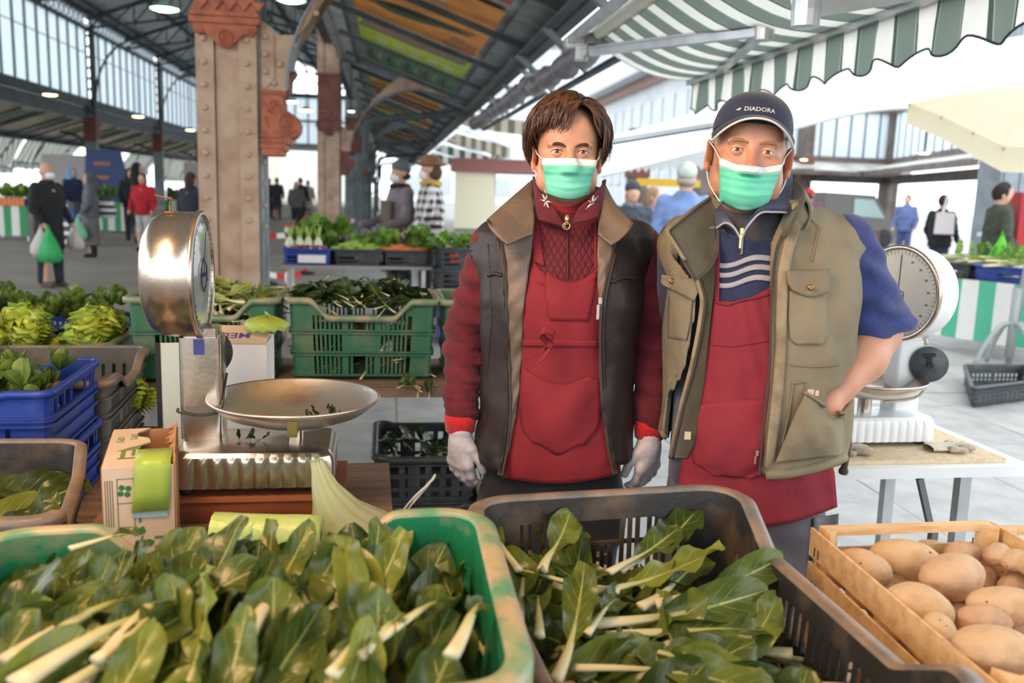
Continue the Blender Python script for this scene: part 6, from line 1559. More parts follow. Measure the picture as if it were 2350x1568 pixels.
for sd,pts in ((-1,[((1222,405,2.25),(1226,470,2.17),(1236,500,2.115)),((1228,428,2.18),(1240,478,2.13),(1258,508,2.10)),((1252,455,2.14),(1268,490,2.115),(1280,514,2.095)),((1276,484,2.12),(1290,508,2.10),(1300,524,2.09))]),(1,[((1304,524,2.09),(1314,508,2.10),(1330,484,2.12)),((1324,514,2.095),(1338,490,2.115),(1354,455,2.14)),((1350,508,2.10),(1366,478,2.13),(1378,428,2.18)),((1372,500,2.115),(1380,470,2.17),(1386,412,2.25))])):
 G=[smooth_path([at(*q)for q in r],8)for r in pts];b=MB();G=[smooth_path([G[i][j]for i in range(4)],12)for j in range(9)];b.sheet(G,.006 if sd>0 else .006);b.build('collar',burg,wm,world=True,smooth=True);GC.append(G)
silver=mat('silver_thread',(206,200,204),.6)
for sd,cx_,cy_ in ((-1,1252,462),(1,1358,466)):
 b=MB();c=at(cx_,cy_,2.128);ux=at(cx_+10,cy_+7*-sd,2.117 if sd<0 else 2.135)-c;ux.normalize();uz=Vector((0,-.35,.9)).normalized();fn=Vector((0,-1,.1))
 for i in range(6):
  a=i*PI/3+.3;d=ux*math.cos(a)+uz*math.sin(a);M=Matrix((d,fn.cross(d).normalized(),fn)).transposed();b.ball(c+d*.009+fn*.0055,(.0075,.0022,.0008),8,M);b.ball(c+d*.019*(1 if i%3==0 else .85)+fn*.0055,(.0024,.0024,.0008),6)
 tag(b.build('snowflake_embroidery',silver,wm,world=True,smooth=True),kind='stuff')
gold=mat('gilt_metal',(214,186,130),.25,.9)
px_tube('zip',wm,mat('zip_dark',(70,24,32),.6),sb,[(1302,524),(1303,640)],.0022,.009)
b=MB();p=at(1301,503,2.082);b.lathe([(.004,-.012),(.0055,0),(.004,.010)],10,p);q=at(1300,517,2.076)
b.tube([q+Vector((.008*math.sin(t),0,.008*math.cos(t)-.002))for t in [2*PI*i/20 for i in range(21)]],.0014,6);b.tube([q+Vector((.004*math.cos(t)+.0,0,.005*math.sin(t)-.002))for t in [.8+i*.5 for i in range(10)]],.0011,5);b.build('zip_pull',gold,wm,world=True,smooth=True)
apr=mat('red_apron_cotton',(144,36,45),.85,c2=(126,29,40),ns=5,lo=.35,hi=.7,bump=(240,.15),fold=(9,.7,.016))
wf1=lambda s,v:.0022*math.sin(s*17+v*5)*(.4+v)+.002*math.sin(s*7-v*11)
ap_o,AG=patch('apron',wm,apr,sb,[(1226,600),(1206,660),(1184,740),(1180,850),(1172,950),(1152,1050),(1140,1094)],[(1373,612),(1382,660),(1392,740),(1392,850),(1398,950),(1418,1050),(1424,1088)],30,48,off=lambda s,v:.010+.008*v,fold=wf1,top=lambda s:42*math.sin(PI*min(1,s*1.02))**.7,bot=lambda s:20*math.sin(PI*s),smooth_it=6)
apb=bvh_of([p for r in AG for p in r],[(i*30+j,i*30+j+1,(i+1)*30+j+1,(i+1)*30+j)for i in range(47)for j in range(29)])
patch('apron_strap',wm,apr,sb,[(1219,470),(1219,520),(1224,600)],[(1236,490),(1238,530),(1250,612)],4,16,off=.009)
patch('apron_strap',wm,apr,sb,[(1366,505),(1364,560),(1364,618)],[(1372,500),(1371,560),(1374,618)],3,14,off=.009)
patch('bib_panel',wm,apr,apb,[(1254,622),(1250,680),(1262,736)],[(1370,622),(1364,680),(1350,738)],14,14,off=.0035,top=lambda s:26*math.sin(PI*s),bulge=.004)
patch('apron_pocket',wm,apr,apb,[(1197,842),(1190,930),(1196,985),(1222,1018)],[(1378,866),(1384,930),(1372,985),(1340,1022)],22,20,off=.004,bulge=.020,top=lambda s:26*math.sin(PI*min(1,s*1.15))if s<.87 else 8,bot=lambda s:26*math.sin(PI*s)**3,fold=lambda s,v:.003*math.sin(s*9+v*6))
px_tube('apron_hem',wm,apr,apb,[(1236,648),(1270,662),(1310,664),(1345,652),(1372,630)],.0026,.002)
patch('apron_tie',wm,apr,apb,[(1198,780),(1198,796)],[(1376,782),(1376,797)],24,4,off=.005)
bw=at(1262,790,2.055);b=MB()
def ribbon(P,w,nm='bow'):
 P=smooth_path(P,14);b=MB();R=[[p+Vector((0,0,w))*0+w_ for p in P]for w_ in (Vector((w*.3,0,w)),Vector((-w*.3,-.001,-w)))];b.sheet(R,.002);b.build(nm,apr,wm,world=True,smooth=True)
ribbon([bw,at(1240,768,2.03),at(1250,760,2.02),at(1272,768,2.03),bw+Vector((0,-.004,0))],.008,'bow_loop')
b=MB();b.ball(bw+Vector((0,-.006,0)),(.010,.008,.011),10);b.build('bow_knot',apr,wm,world=True,smooth=True)
for P,w in (([bw,at(1240,806,2.04),at(1212,822,2.035)],.009),([bw,at(1252,815,2.04),at(1232,838,2.035)],.010)):
 P=smooth_path(P,8);R=[[p+Vector((s*w*.8,0,s*w*.55))for p in P]for s in (-1,1)];b=MB();b.sheet(R,.002);b.build('bow_tail',apr,wm,world=True,smooth=True)
vdk=mat('dark_brown_shell',(50,40,38),.55,c2=(38,33,35),ns=4,bump=(40,.1),fold=(8,.7,.016));vln=mat('taupe_lining',(122,104,90),.5,c2=(104,88,76),ns=5,fold=(14,.7,.012))
zipL=[(1120,505),(1150,548),(1160,620),(1163,740),(1170,860),(1172,960),(1161,1050),(1152,1092)];zipR=[(1450,512),(1415,548),(1398,610),(1382,690),(1377,760),(1379,860),(1386,950),(1400,1050),(1409,1088)]
S_=Sdf((-.16,2.0,.70),(.42,2.48,1.46),.0066)
outer=wtorso(S_,.027,2.6);hem=S_.column([.58,.80],[.21,.21],[.15,.15],[wx]*2,[2.24]*2)
S_.add(outer);fl=np.clip((S_.Z-1.30)/.1,0,1)
for a in (sl,sr):S_.add(S_.rc(a+Vector((0,0,.012)),a.lerp(el_ if a is sl else er,.10),.054,.060),.04)
inner=wtorso(S_,.008,2.6)
for a,e in ((sl,el_),(sr,er)):S_.sub(S_.rc(a.lerp(e,.20),e,.062,.062),.008)
ZLx=np.array([[at(x,y,2.07).z,at(x,y,2.07).x]for x,y in zipL])[::-1];ZRx=np.array([[at(x,y,2.07).z,at(x,y,2.07).x]for x,y in zipR])[::-1]
xl=np.interp(S_.Z,ZLx[:,0],ZLx[:,1]);xr=np.interp(S_.Z,ZRx[:,0],ZRx[:,1])
cut=np.maximum(np.maximum(xl-S_.X,S_.X-xr),S_.Y-2.20).astype(np.float32);S_.sub(cut,.006)
S_.sub(S_.rc(wp(1302,380,2.24),wp(1302,480,2.24),.085,.10),.01)
hz=np.interp(S_.X,[wx-.2,wx+.2],[at(1120,1090,2.1).z,at(1440,1075,2.1).z]);S_.inter((hz-S_.Z).astype(np.float32),.012)
wrinkle(S_,.0016,.16,.75,1.40,25,5,.4);S_.D=S_.D+(.0016*np.sin(S_.X*95+np.sin(S_.Z*9)*2)*np.clip((1.3-S_.Z)/.4,0,1)).astype(np.float32)
S_.sub(inner,.003)
vv,vf=S_.mesh();mesh_obj('vest',vv,vf,vdk,wm,True);vb=bvh_of(vv,vf)
linL=[(1228,500),(1222,560),(1211,640),(1200,720),(1198,800),(1192,900),(1184,960),(1170,1030),(1156,1085)];linR=[(1374,500),(1371,560),(1371,640),(1373,700),(1374,760),(1374,850),(1379,940),(1394,1045),(1405,1085)]
ql=lambda s,v:.004*abs(math.sin(v*7.5*PI))*math.sin(PI*min(1,max(0,s)))+.002*math.sin(v*60+s*5)
patch('vest_lining',wm,vln,sb,zipL,linL,10,90,off=lambda s,v:.030-.014*s,fold=ql,t=.004)
patch('vest_lining',wm,vln,sb,linR,zipR,10,90,off=lambda s,v:.016+.014*s,fold=ql,t=.004)
zipm=mat('zip_metal',(92,84,78),.45,.5,bump=(600,.6))
def zipline(root,m,pts,dy,r=.0035,nm='zip'):
 G=edge_rows(pts,60);P=[]
 for x,y in G:
  q=cast(sb if root is wm else msb,x,y,dy);P.append(q if q is not None else at(x,y,2.05))
 A=np.array([tuple(p)for p in P]);
 for _ in range(6):A[1:-1]=(A[:-2]+A[2:]+2*A[1:-1])/4
 b=MB();b.tube([tuple(p)for p in A],r,8);b.build(nm,m,root,world=True,smooth=True)
zipline(wm,zipm,zipL,.034);zipline(wm,zipm,zipR,.034);zipline(wm,vdk,[(x-7,y)for x,y in zipL[1:]],.034,.005,'zip_guard');zipline(wm,vdk,[(x+7,y)for x,y in zipR[1:]],.034,.005,'zip_guard')
b=MB();p=at(1377,690,2.035);b.box(p,(.008,.006,.014));b.box(p+Vector((-.004,-.003,-.026)),(.006,.002,.034));b.build('zip_pull',steelp,wm,world=True)
for pts in ([(1119,632),(1135,628),(1152,632)],[(1402,648),(1430,636),(1462,640)]):px_tube('pocket_welt',wm,vdk,vb,pts,.005,.002)
for pts in ([(1120,560),(1124,640),(1128,740),(1118,860),(1110,980)],):px_tube('seam',wm,vdk,vb,pts,.002,.0)
def leaf_patch(root,name,m,rows,n=14,t=.006):
 G=[smooth_path([at(*q)for q in r],n)for r in rows];G=[smooth_path([G[i][j]for i in range(len(G))],n)for j in range(n+1)];b=MB();b.sheet(G,t);return b.build(name,m,root,world=True,smooth=True)
leaf_patch(wm,'vest_collar',vln,[[(1226,408,2.26),(1170,456,2.17),(1118,503,2.085)],[(1224,455,2.18),(1178,492,2.115),(1126,522,2.062)],[(1226,500,2.125),(1192,526,2.09),(1146,545,2.052)],[(1222,535,2.075),(1196,545,2.065),(1166,562,2.048)]])
leaf_patch(wm,'vest_collar',vln,[[(1452,510,2.085),(1415,470,2.17),(1384,412,2.26)],[(1444,526,2.062),(1405,492,2.115),(1382,450,2.18)],[(1424,546,2.052),(1395,526,2.09),(1376,500,2.125)],[(1402,562,2.048),(1386,548,2.065),(1372,535,2.08)]])
b=MB();R=[[(nc.x+(.088+.008*v)*math.sin(a),nc.y+.02-(.095)*math.cos(a),nc.z+.055-.13*v-.03*(math.cos(a)+1)*.5)for a in np.linspace(.85,2*PI-.85,30)]for v in np.linspace(0,1,5)];b.sheet(R,.006);b.build('vest_collar',vln,wm,world=True,smooth=True)
hc=(0,.014,.036);hr=(.081,.102,.092)
def hdir(az,el):a,e=math.radians(az),math.radians(el);return Vector((math.sin(a)*math.cos(e),-math.cos(a)*math.cos(e),math.sin(e)))
def hpt(d,lift):
 k=1/math.sqrt((d.x/hr[0])**2+(d.y/hr[1])**2+(d.z/hr[2])**2);return Vector(hc)+d*(k+lift)
S_=Sdf(HW.o+Vector((-.13,-.14,-.14)),HW.o+Vector((.13,.15,.16)),.004);hp_=lambda x,y,z:tuple(HW(x,y,z))
S_.add(S_.ell(hp_(0,.016,.042),[q*.95 for q in (.086,.106,.092)],HW.R));S_.add(S_.ell(hp_(0,.05,-.02),[q*.95 for q in (.078,.066,.075)],HW.R),.03)
iR=np.array(HW.R.transposed());lx,ly,lz=[(iR[i,0]*(S_.X-HW.o.x)+iR[i,1]*(S_.Y-HW.o.y)+iR[i,2]*(S_.Z-HW.o.z))/.95 for i in range(3)]
S_.sub((np.maximum(ly+.004,lz-np.interp(lx,[-.09,-.055,-.02,.02,.05,.09],[.02,.052,.066,.080,.078,.03]))).astype(np.float32),.01)
S_.sub((np.maximum(np.maximum(ly-.012,lz-.012),-99)).astype(np.float32),.012);S_.sub((ly+.028).astype(np.float32),.01)
v,f=S_.mesh();hair0=mesh_obj('hair',v,f,hair_b,wm,True)
g=random.Random(8)
def lock(b,az0,el0,az1,el1,l0,l1,r,wav,flip=.0,n=13):
 d0,d1=hdir(az0,el0),hdir(az1,el1);P=[];ang=d0.angle(d1);ax_=d0.cross(d1).normalized()if ang>.01 else Vector((1,0,0));ph=g.uniform(0,6)
 for i in range(n):
  s=i/(n-1);d=Quaternion(ax_,ang*s)@d0;side=ax_*wav*math.sin(s*7+ph)*s
  P.append(HW(*(hpt(d,l0+(l1-l0)*s+.014*math.sin(PI*s)+.004*math.sin(s*9+ph)*s+flip*s**4)+side)))
 rr=[r*HW.s*q for q in np.interp(np.linspace(0,1,n),[0,.15,.6,1],[.5,1,.9,.12])];b.tube(P,rr,6,flat=.5)
def part_pt(s):return (22+130*s,58+18*math.sin(PI*s))
def ends(az):
 az=abs(az);return interp(az,[0,18,40,60,85,110,140,180],[30,22,14,6,-24,-36,-46,-50])
B1,B2=MB(),MB()
for k in range(900):
 s=g.random();a0,e0=part_pt(s*.95)
 a1=-g.uniform(2,182)if g.random()<.68 else g.uniform(52,180)
 if a1<0:a1=max(a1,-60-120*s)if s>.5 else a1
 e1=ends(a1)+g.uniform(-7,6)
 if a1>0 and a1<60:e1=g.uniform(12,30)
 thick=k%2==0
 lock(B1 if k%3 else B2,a0+g.uniform(-6,6),e0+g.uniform(-8,6),a1,e1,.010+.008*g.random(),.010+.010*g.random(),g.uniform(.004,.008)if k%3==0 else g.uniform(.0008,.0022),g.uniform(.004,.014),g.uniform(-.006,.018))
for k in range(70):lock(B1 if k%2 else B2,24+g.uniform(-4,8),56+g.uniform(-6,8),g.uniform(-64,-4),g.uniform(4,16),.014,.012,g.uniform(.0015,.007),.008,.008)
for k in range(90):lock(B1 if k%3 else B2,24+g.uniform(-6,10),57+g.uniform(-8,6),g.uniform(36,80),g.uniform(0,36),.012,.014,g.uniform(.0012,.007),.008,g.uniform(0,.012))
for k in range(26):lock(B2,30+g.uniform(-4,8),58,g.uniform(58,84),g.uniform(-32,2),.012,.012,g.uniform(.004,.008),.006,.008)
for k in range(30):lock(B1,-g.uniform(95,140)if k%2 else g.uniform(95,140),-8,-g.uniform(84,112)if k%2 else g.uniform(84,112),g.uniform(-66,-44),.008,.004,g.uniform(.003,.007),.010,.012)
B1.build('hair_lock',hair_b,wm,world=True,smooth=True);B2.build('hair_lock',mat('brown_hair_light',(96,64,44),.4,c2=(60,40,30),ns=30),wm,world=True,smooth=True)
for o in wm.children:
 if o.name.startswith('hair_lock'):o['kind']='stuff'
 # the man
MY=2.05
mn=thing('person','man with navy cap, green mask, red apron and olive vest, one hand in his pocket','person',(.57,2.12,0))
HM=HeadSpace(at(1714,350,1.965)+Vector((.027,.085,0)),1.0,yaw=-.18,roll=.075,pitch=-.03)
mneck=at(1722,520,2.11)
mhv,mhf=head_sdf(HM,.0020,True,mneck)
mx=at(1742,700,2.10).x;my=2.10
msl,mel,mwr=at(1572,560,2.16),at(1560,770,2.26),at(1600,930,2.34)
msr,mer,mwr2=at(1938,560,2.13),at(2024,766,2.115),at(1890,932,1.966)
def mtorso(S_,g,n=2.4):
 return S_.column([.58,.70,.82,.95,1.08,1.22,1.32,1.38,1.42,1.46,1.50],[a+g for a in (.172,.182,.186,.186,.184,.188,.192,.180,.140,.085,.062)],[a+g for a in (.125,.135,.145,.155,.155,.148,.134,.118,.098,.076,.062)],[mx]*7+[mx-.002,mx-.006,mx-.010,mx-.012],[my,my,my-.005,my-.015,my-.015,my-.008,my+.005,my+.010,my+.015,my+.015,my+.015],n)
S_=Sdf((.28,1.86,0),(1.0,2.42,1.54),.011);S_.add(mtorso(S_,-.014))
for a,b_,c in ((msl,mel,mwr),(msr,mer,mwr2)):S_.add(S_.rc(a,b_,.052,.044),.03);S_.add(S_.rc(b_,c,.040,.028),.02)
for x in (-.095,.095):S_.add(S_.rc((mx+x,2.11,.66),(mx+x*1.1,2.11,.40),.092,.064),.05);S_.add(S_.rc((mx+x*1.1,2.11,.40),(mx+x*1.15,2.13,.06),.06,.038),.02);S_.add(S_.rc((mx+x*1.15,2.12,.035),(mx+x*1.35,1.98,.03),.037,.032),.02)
mbv,mbf=S_.mesh()
S_=Sdf((.60,1.86,.86),(1.0,2.28,1.24),.0036);S_.add(S_.rc(mer,mer.lerp(mwr2,.35),.047,.050),0);S_.add(S_.rc(mer.lerp(mwr2,.35),mwr2,.050,.033),.03);S_.add(S_.rc(mwr2,mwr2+Vector((-.050,.018,-.05)),.033,.034),.02)
fav,faf=S_.mesh()
fi=[[mwr2+Vector(q)+Vector((-.012*i,.03+.010*i,0))for q in ((-.04,0,-.05),(-.06,0,-.085),(-.07,.004,-.105),(-.075,.010,-.118))]for i in range(4)]
phv=hand_sdf(.004,mwr2,mwr2+Vector((-.04,-.01,-.05)),fi,[mwr2+Vector((-.02,.012,-.03)),mwr2+Vector((-.035,.012,-.055)),mwr2+Vector((-.05,.016,-.075))])
lh=[[mwr+Vector((.01*i-.015,0,-.07)),mwr+Vector((.01*i-.015,-.01,-.11)),mwr+Vector((.01*i-.015,-.02,-.13)),mwr+Vector((.01*i-.015,-.035,-.14))]for i in range(4)]
lhv=hand_sdf(.004,mwr,mwr+Vector((0,0,-.07)),lh,[mwr+Vector((.03,-.01,-.04)),mwr+Vector((.04,-.02,-.07)),mwr+Vector((.035,-.03,-.09))])
mbody=body_join('body',[(mhv,mhf),(mbv,mbf),(fav,faf),phv,lhv],skin_m,mn)
mhb=bvh_of(mhv,mhf);add_face(mn,mbody,HM,True,brow_g)
for x in (-1,1):browline(mn,HM,mhb,[(x*.012,.0165),(x*.027,.0208),(x*.042,.0202),(x*.053,.0150)],.0042,brow_g)
MP=mask_on(mn,HM,mhb,(-.067,-.052),(.069,.052),(-.019,-.111),.016)
for sd,P0,P1 in ((-1,MP[0][0],MP[-1][0]),(1,MP[0][-1],MP[-1][-1])):
 b=MB();b.tube(smooth_path([P0,HM(sd*.076,-.03,.0),HM(sd*.091,.010,.022)],8),.0014,5);b.tube(smooth_path([P1,HM(sd*.078,-.02,-.075),HM(sd*.090,.012,-.035)],8),.0014,5);b.build('ear_loop',mask_w,mn,world=True,smooth=True)
navy=mat('navy_cotton',(38,44,70),.8,c2=(30,36,58),ns=8,bump=(260,.15),sheen=.2)
S_=Sdf(HM.o+Vector((-.12,-.13,-.10)),HM.o+Vector((.12,.14,.10)),.004);iR=np.array(HM.R.transposed())
lx,ly,lz=[(iR[i,0]*(S_.X-HM.o.x)+iR[i,1]*(S_.Y-HM.o.y)+iR[i,2]*(S_.Z-HM.o.z))for i in range(3)]
S_.add(S_.ell(tuple(HM(0,.016,.036)),(.0835,.101,.09),HM.R));S_.add(S_.ell(tuple(HM(0,.03,-.03)),(.078,.08,.05),HM.R),.02);S_.inter((-(ly+.048-.25*np.maximum(0,-lz))).astype(np.float32),.006);S_.sub((np.maximum(ly-.012,lz-.0)).astype(np.float32),.008);S_.inter((-.055-lz).astype(np.float32),.01)
v,f=S_.mesh();mesh_obj('hair',v,f,hair_g,mn,True)
S_=Sdf(HM.o+Vector((-.13,-.15,-.03)),HM.o+Vector((.13,.16,.17)),.0036);lx,ly,lz=[(iR[i,0]*(S_.X-HM.o.x)+iR[i,1]*(S_.Y-HM.o.y)+iR[i,2]*(S_.Z-HM.o.z))for i in range(3)]
S_.add(S_.ell(tuple(HM(0,.012,.052)),(.0875,.107,.078),HM.R));S_.add(S_.ell(tuple(HM(0,-.02,.083)),(.066,.072,.046),HM.R),.03);S_.sub(S_.ell(tuple(HM(0,.012,.045)),(.082,.1005,.073),HM.R),.003)
S_.inter(((.046-.30*ly*(ly>0)-.12*ly*(ly<=0))-lz).astype(np.float32),.004)
seam=np.zeros_like(lx)
for a in (0,PI/3,2*PI/3):seam=np.maximum(seam,np.exp(-((lx*math.cos(a)+(ly-.012)*math.sin(a))/.0016)**2))
S_.D=S_.D+(.0008*seam*(lz>.055)).astype(np.float32)
cv,cf=S_.mesh();mesh_obj('cap_crown',cv,cf,navy,mn,True);cbv=bvh_of(cv,cf)
G=[];pip=[]
for i in range(9):
 v_=i/8;row=[]
 for j in range(31):
  a=-1.28+2.56*j/30;r0x,r0y=.0872,.106;ext=.058*math.cos(a*.95)**.7
  x=math.sin(a)*(r0x+.004*v_+.004*math.sin(PI*v_));y=.012-math.cos(a)*r0y-ext*v_
  z=.068-.004*v_-.050*(abs(math.sin(a))**2.2)*(.6+.4*v_)+.006*math.sin(PI*v_)
  row.append(HM(x,y,z))
 G.append(row)
b=MB();b.sheet(G,.004);b.build('cap_brim',navy,mn,world=True,smooth=True)
b=MB();b.tube([p+Vector((0,0,-.002))for p in G[-1]],.0026,6);b.build('brim_piping',mat('white_piping',(226,222,218),.8),mn,world=True,smooth=True)
V,F=text_geo('DIADORA',.0125,'CENTER',0,True);lv=[]
for q in V:
 a=q[0]/.092+.02;o=HM(math.sin(a)*.4,.012-math.cos(a)*.4,.087+q[1]*1.0-.5*(a*a)*.02);tgt=HM(math.sin(a)*.02,.012-math.cos(a)*.02,.087+q[1]-.01*a*a)
 d=(tgt-o).normalized();hit=cbv.ray_cast(o,d)[0];lv.append((hit if hit is not None else tgt)-d*.0012)
b=MB();b.add(lv,F);b.build('cap_lettering',mat('white_thread',(214,210,208),.7),mn,world=True)
b=MB();dl=[]
for x,z in ((-.046,.083),(-.038,.088),(-.033,.088),(-.039,.083),(-.036,.083)):
 a=x/.098;o=HM(math.sin(a)*.4,.012-math.cos(a)*.4,z);d=(HM(0,.012,z)-o).normalized();hit=cbv.ray_cast(o,d)[0];dl.append((hit if hit is not None else HM(0,0,z))-d*.0012)
b.add(dl,[(0,1,2,3,4)]);b.build('cap_emblem',MATS['white_thread'],mn,world=True)
grey=mat('grey_work_cloth',(112,110,116),.9,c2=(90,88,96),ns=6,bump=(120,.15))
S_=Sdf((.30,1.86,.05),(.86,2.36,.86),.010);S_.add(S_.column([.60,.72,.84],[.190,.192,.182],[.132,.138,.136],[mx]*3,[my]*3),0)
for x in (-.098,.098):S_.add(S_.rc((mx+x,2.11,.66),(mx+x*1.1,2.11,.40),.106,.086),.04);S_.add(S_.rc((mx+x*1.1,2.11,.40),(mx+x*1.15,2.13,.08),.086,.070),.02)
wrinkle(S_,.004,.12,.1,.75,25,9,0);v,f=S_.mesh();mesh_obj('trousers',v,f,grey,mn,True);tbv=bvh_of(v,f)
for x in (-.105,.105):
 S_=Sdf((mx+x-.09,1.88,0),(mx+x+.09,2.22,.14),.008);S_.add(S_.rc((mx+x,2.13,.05),(mx+x*1.2,1.97,.038),.047,.040),0);S_.inter(.004-S_.Z,0);v,f=S_.mesh();mesh_obj('shoe',v,f,blk,mn,True)
for o in [patch('cargo_pocket',mn,grey,tbv,[(1868,1190),(1866,1260),(1862,1330)],[(1925,1180),(1920,1260),(1905,1330)],8,10,off=.010)]:pass
nv_=mat('navy_knit',(42,50,84),.92,c2=(34,42,72),ns=20,sheen=.3,bump=(240,.25));bluef=mat('blue_fleece',(52,66,122),.95,c2=(42,54,102),ns=26,sheen=.2,bump=(200,.3),fold=(11,.7,.014))
gst=mat('grey_knit_stripe',(170,166,172),.9,bump=(260,.3))
S_=Sdf((.30,1.86,.72),(1.04,2.42,1.52),.0066);S_.add(mtorso(S_,.0))
S_.add(S_.rc(msl,mel,.066,.058),.04);S_.add(S_.rc(mel,mwr,.055,.045),.02)
up=np.minimum(S_.rc(msr,msr.lerp(mer,.6),.072,.070),S_.rc(msr.lerp(mer,.6),mer+Vector((.0,.0,.02)),.070,.062));S_.add(up,.045)
for q,r in ((.80,.072),(.92,.071),(1.02,.066)):S_.add(S_.rc(msr.lerp(mer,q)+Vector((-.035,-.02,.0)),msr.lerp(mer,q)+Vector((.030,0,.006)),r*.78,r*.70),.012)
S_.sub((np.maximum(S_.Z-(mer.z+.002+(S_.X-mer.x)*.15),mer.x-.125-S_.X)).astype(np.float32)*1.0,.01)
am=(np.clip(S_.X-mx-.165,0,.03)/.03);wrinkle(S_,.0042,.075,1.15,1.42,16,12,.5,am);wrinkle(S_,.002,.034,1.14,1.3,-28,6,1.5,am)
S_.sub(S_.rc(at(1722,420,2.11),at(1722,510,2.09),.090,.090),.01)
S_.inter((.80-S_.Z).astype(np.float32),.006);v,f=S_.mesh()
me_=mesh_obj('jumper',v,f,[nv_,bluef],mn,True);fc=v[f].mean(1);me_.data.polygons.foreach_set('material_index',((fc[:,0]>mx+.17)).astype(np.int32)[:len(me_.data.polygons)]);msb=bvh_of(v,f)
for y in (0,22,46):patch('grey_stripe',mn,gst,msb,[(1645,603+y),(1645,614+y)],[(1772,584+y),(1772,597+y)],24,3,off=.004,top=lambda s:5*math.sin(s*7),bot=lambda s:5*math.sin(s*7),t=.001)
mc=at(1722,478,2.12);tneck=mat('charcoal_rib',(70,70,76),.9,c2=(60,60,66),ns=30,bump=(160,.3))
collar_ring(mn,'turtleneck',tneck,mc+Vector((0,0,.045)),mc+Vector((0,0,-.135)),.071,.122,-PI,PI,.1,squash=1.14,drop=.050,flare=.006)
leaf_patch(mn,'collar',nv_,[[(1640,478,2.12),(1642,500,2.06),(1644,524,2.0)],[(1656,486,2.07),(1660,502,2.03),(1664,512,1.985)],[(1672,500,2.03),(1678,512,2.0),(1684,522,1.97)],[(1690,524,1.99),(1696,534,1.97),(1700,546,1.955)]])
leaf_patch(mn,'collar',nv_,[[(1704,546,1.955),(1708,534,1.965),(1716,520,1.98)],[(1714,522,1.97),(1736,496,1.99),(1752,474,2.03)],[(1744,490,1.975),(1776,450,2.03),(1794,424,2.08)],[(1808,488,1.99),(1815,440,2.08),(1815,392,2.16)]])
for pts in ([(1644,524,1.997),(1664,512,1.982),(1684,522,1.967),(1700,548,1.951)],[(1702,548,1.951),(1714,522,1.966),(1744,490,1.971),(1775,487,1.975),(1806,488,1.986)]):
 b=MB();b.tube(smooth_path([at(*q)for q in pts],20),.0026,6);b.build('collar_trim',gst,mn,world=True,smooth=True)
px_tube('zip_trim',mn,gst,msb,[(1703,540),(1700,584)],.004,.004);px_tube('zip',mn,zipm,msb,[(1702,530),(1698,582)],.0025,.008)
b=MB();p=at(1702,530,1.935);b.box(p,(.007,.005,.012));b.box(p+Vector((-.002,-.003,-.022)),(.005,.002,.030));b.build('zip_pull',gold,mn,world=True)
apr2=mat('faded_red_apron',(142,38,48),.85,c2=(128,33,50),ns=4,lo=.35,hi=.7,bump=(240,.15),fold=(8,.8,.018))
_,MG=patch('apron',mn,apr2,msb,[(1636,690),(1622,780),(1600,900),(1575,1000),(1558,1090),(1556,1165)],[(1775,668),(1795,760),(1830,900),(1880,1000),(1915,1070),(1922,1150)],30,48,off=lambda s,v:.010+.012*v*v,fold=lambda s,v:.003*math.sin(s*15+v*6)*v+.0015*math.sin(s*31-v*13),top=lambda s:-14*s+16*math.sin(PI*s),bot=lambda s:46*math.sin(PI*min(1,s*1.0))+14*s,smooth_it=6)
mab=bvh_of([p for r in MG for p in r],[(i*30+j,i*30+j+1,(i+1)*30+j+1,(i+1)*30+j)for i in range(47)for j in range(29)])
patch('apron_strap',mn,apr2,msb,[(1639,515),(1637,600),(1636,695)],[(1655,520),(1651,600),(1650,700)],4,16,off=.009)
patch('apron_pocket',mn,apr2,mab,[(1602,930),(1585,1010),(1588,1062),(1640,1092)],[(1795,920),(1800,1010),(1780,1070),(1720,1100)],22,18,off=.004,bulge=.010,top=lambda s:-6*math.sin(PI*s),fold=lambda s,v:.0025*math.sin(s*12+v*8))
px_tube('apron_hem',mn,apr2,mab,[(1640,694),(1670,700),(1700,690),(1735,684),(1775,672)],.0025,.002);px_tube('seam',mn,apr2,mab,[(1628,790),(1680,796),(1740,786),(1775,780)],.0018,.001)
olv=mat('olive_canvas',(140,128,104),.9,c2=(118,108,88),ns=5,bump=(200,.2),fold=(9,.8,.018));olf=mat('dark_olive_fleece',(72,66,46),.98,c2=(62,56,40),ns=30,sheen=.4,bump=(200,.2));oled=mat('worn_olive_edge',(156,138,110),.9,c2=(126,112,88),ns=20)
mzL=[(1536,528),(1560,580),(1596,640),(1610,690),(1600,760),(1582,850),(1560,930),(1545,1000),(1535,1050)];mzR=[(1846,440),(1808,520),(1784,560),(1774,620),(1770,700),(1768,800),(1762,890),(1750,980),(1742,1095)]
S_=Sdf((.29,1.84,.74),(.98,2.44,1.48),.0066);S_.add(mtorso(S_,.030,2.6))
for a,e in ((msl,mel),(msr,mer)):sg=-1 if a is msr else 1;S_.add(S_.rc(a+Vector((sg*.05,0,.030)),a+Vector((sg*.010,0,.004)),.050,.064),.06)
S_.D=S_.D+0;
Z1_=np.array([[at(x,y,1.93).z,at(x,y,1.93).x]for x,y in mzL])[::-1];Z2_=np.array([[at(x,y,1.93).z,at(x,y,1.93).x]for x,y in mzR])[::-1]
xl=np.interp(S_.Z,Z1_[:,0],Z1_[:,1]);xr=np.interp(S_.Z,Z2_[:,0],Z2_[:,1])
wrinkle(S_,.0022,.20,.75,1.4,40,8,.4);S_.D=S_.D+(.0028*np.sin(S_.X*80+np.sin(S_.Z*11)*2.5)).astype(np.float32)
for a,e in ((msl,mel),(msr,mer)):S_.sub(S_.rc(a.lerp(e,.30)+Vector((.012 if a is msr else -.012,0,-.01)),e,.074,.074),.025)
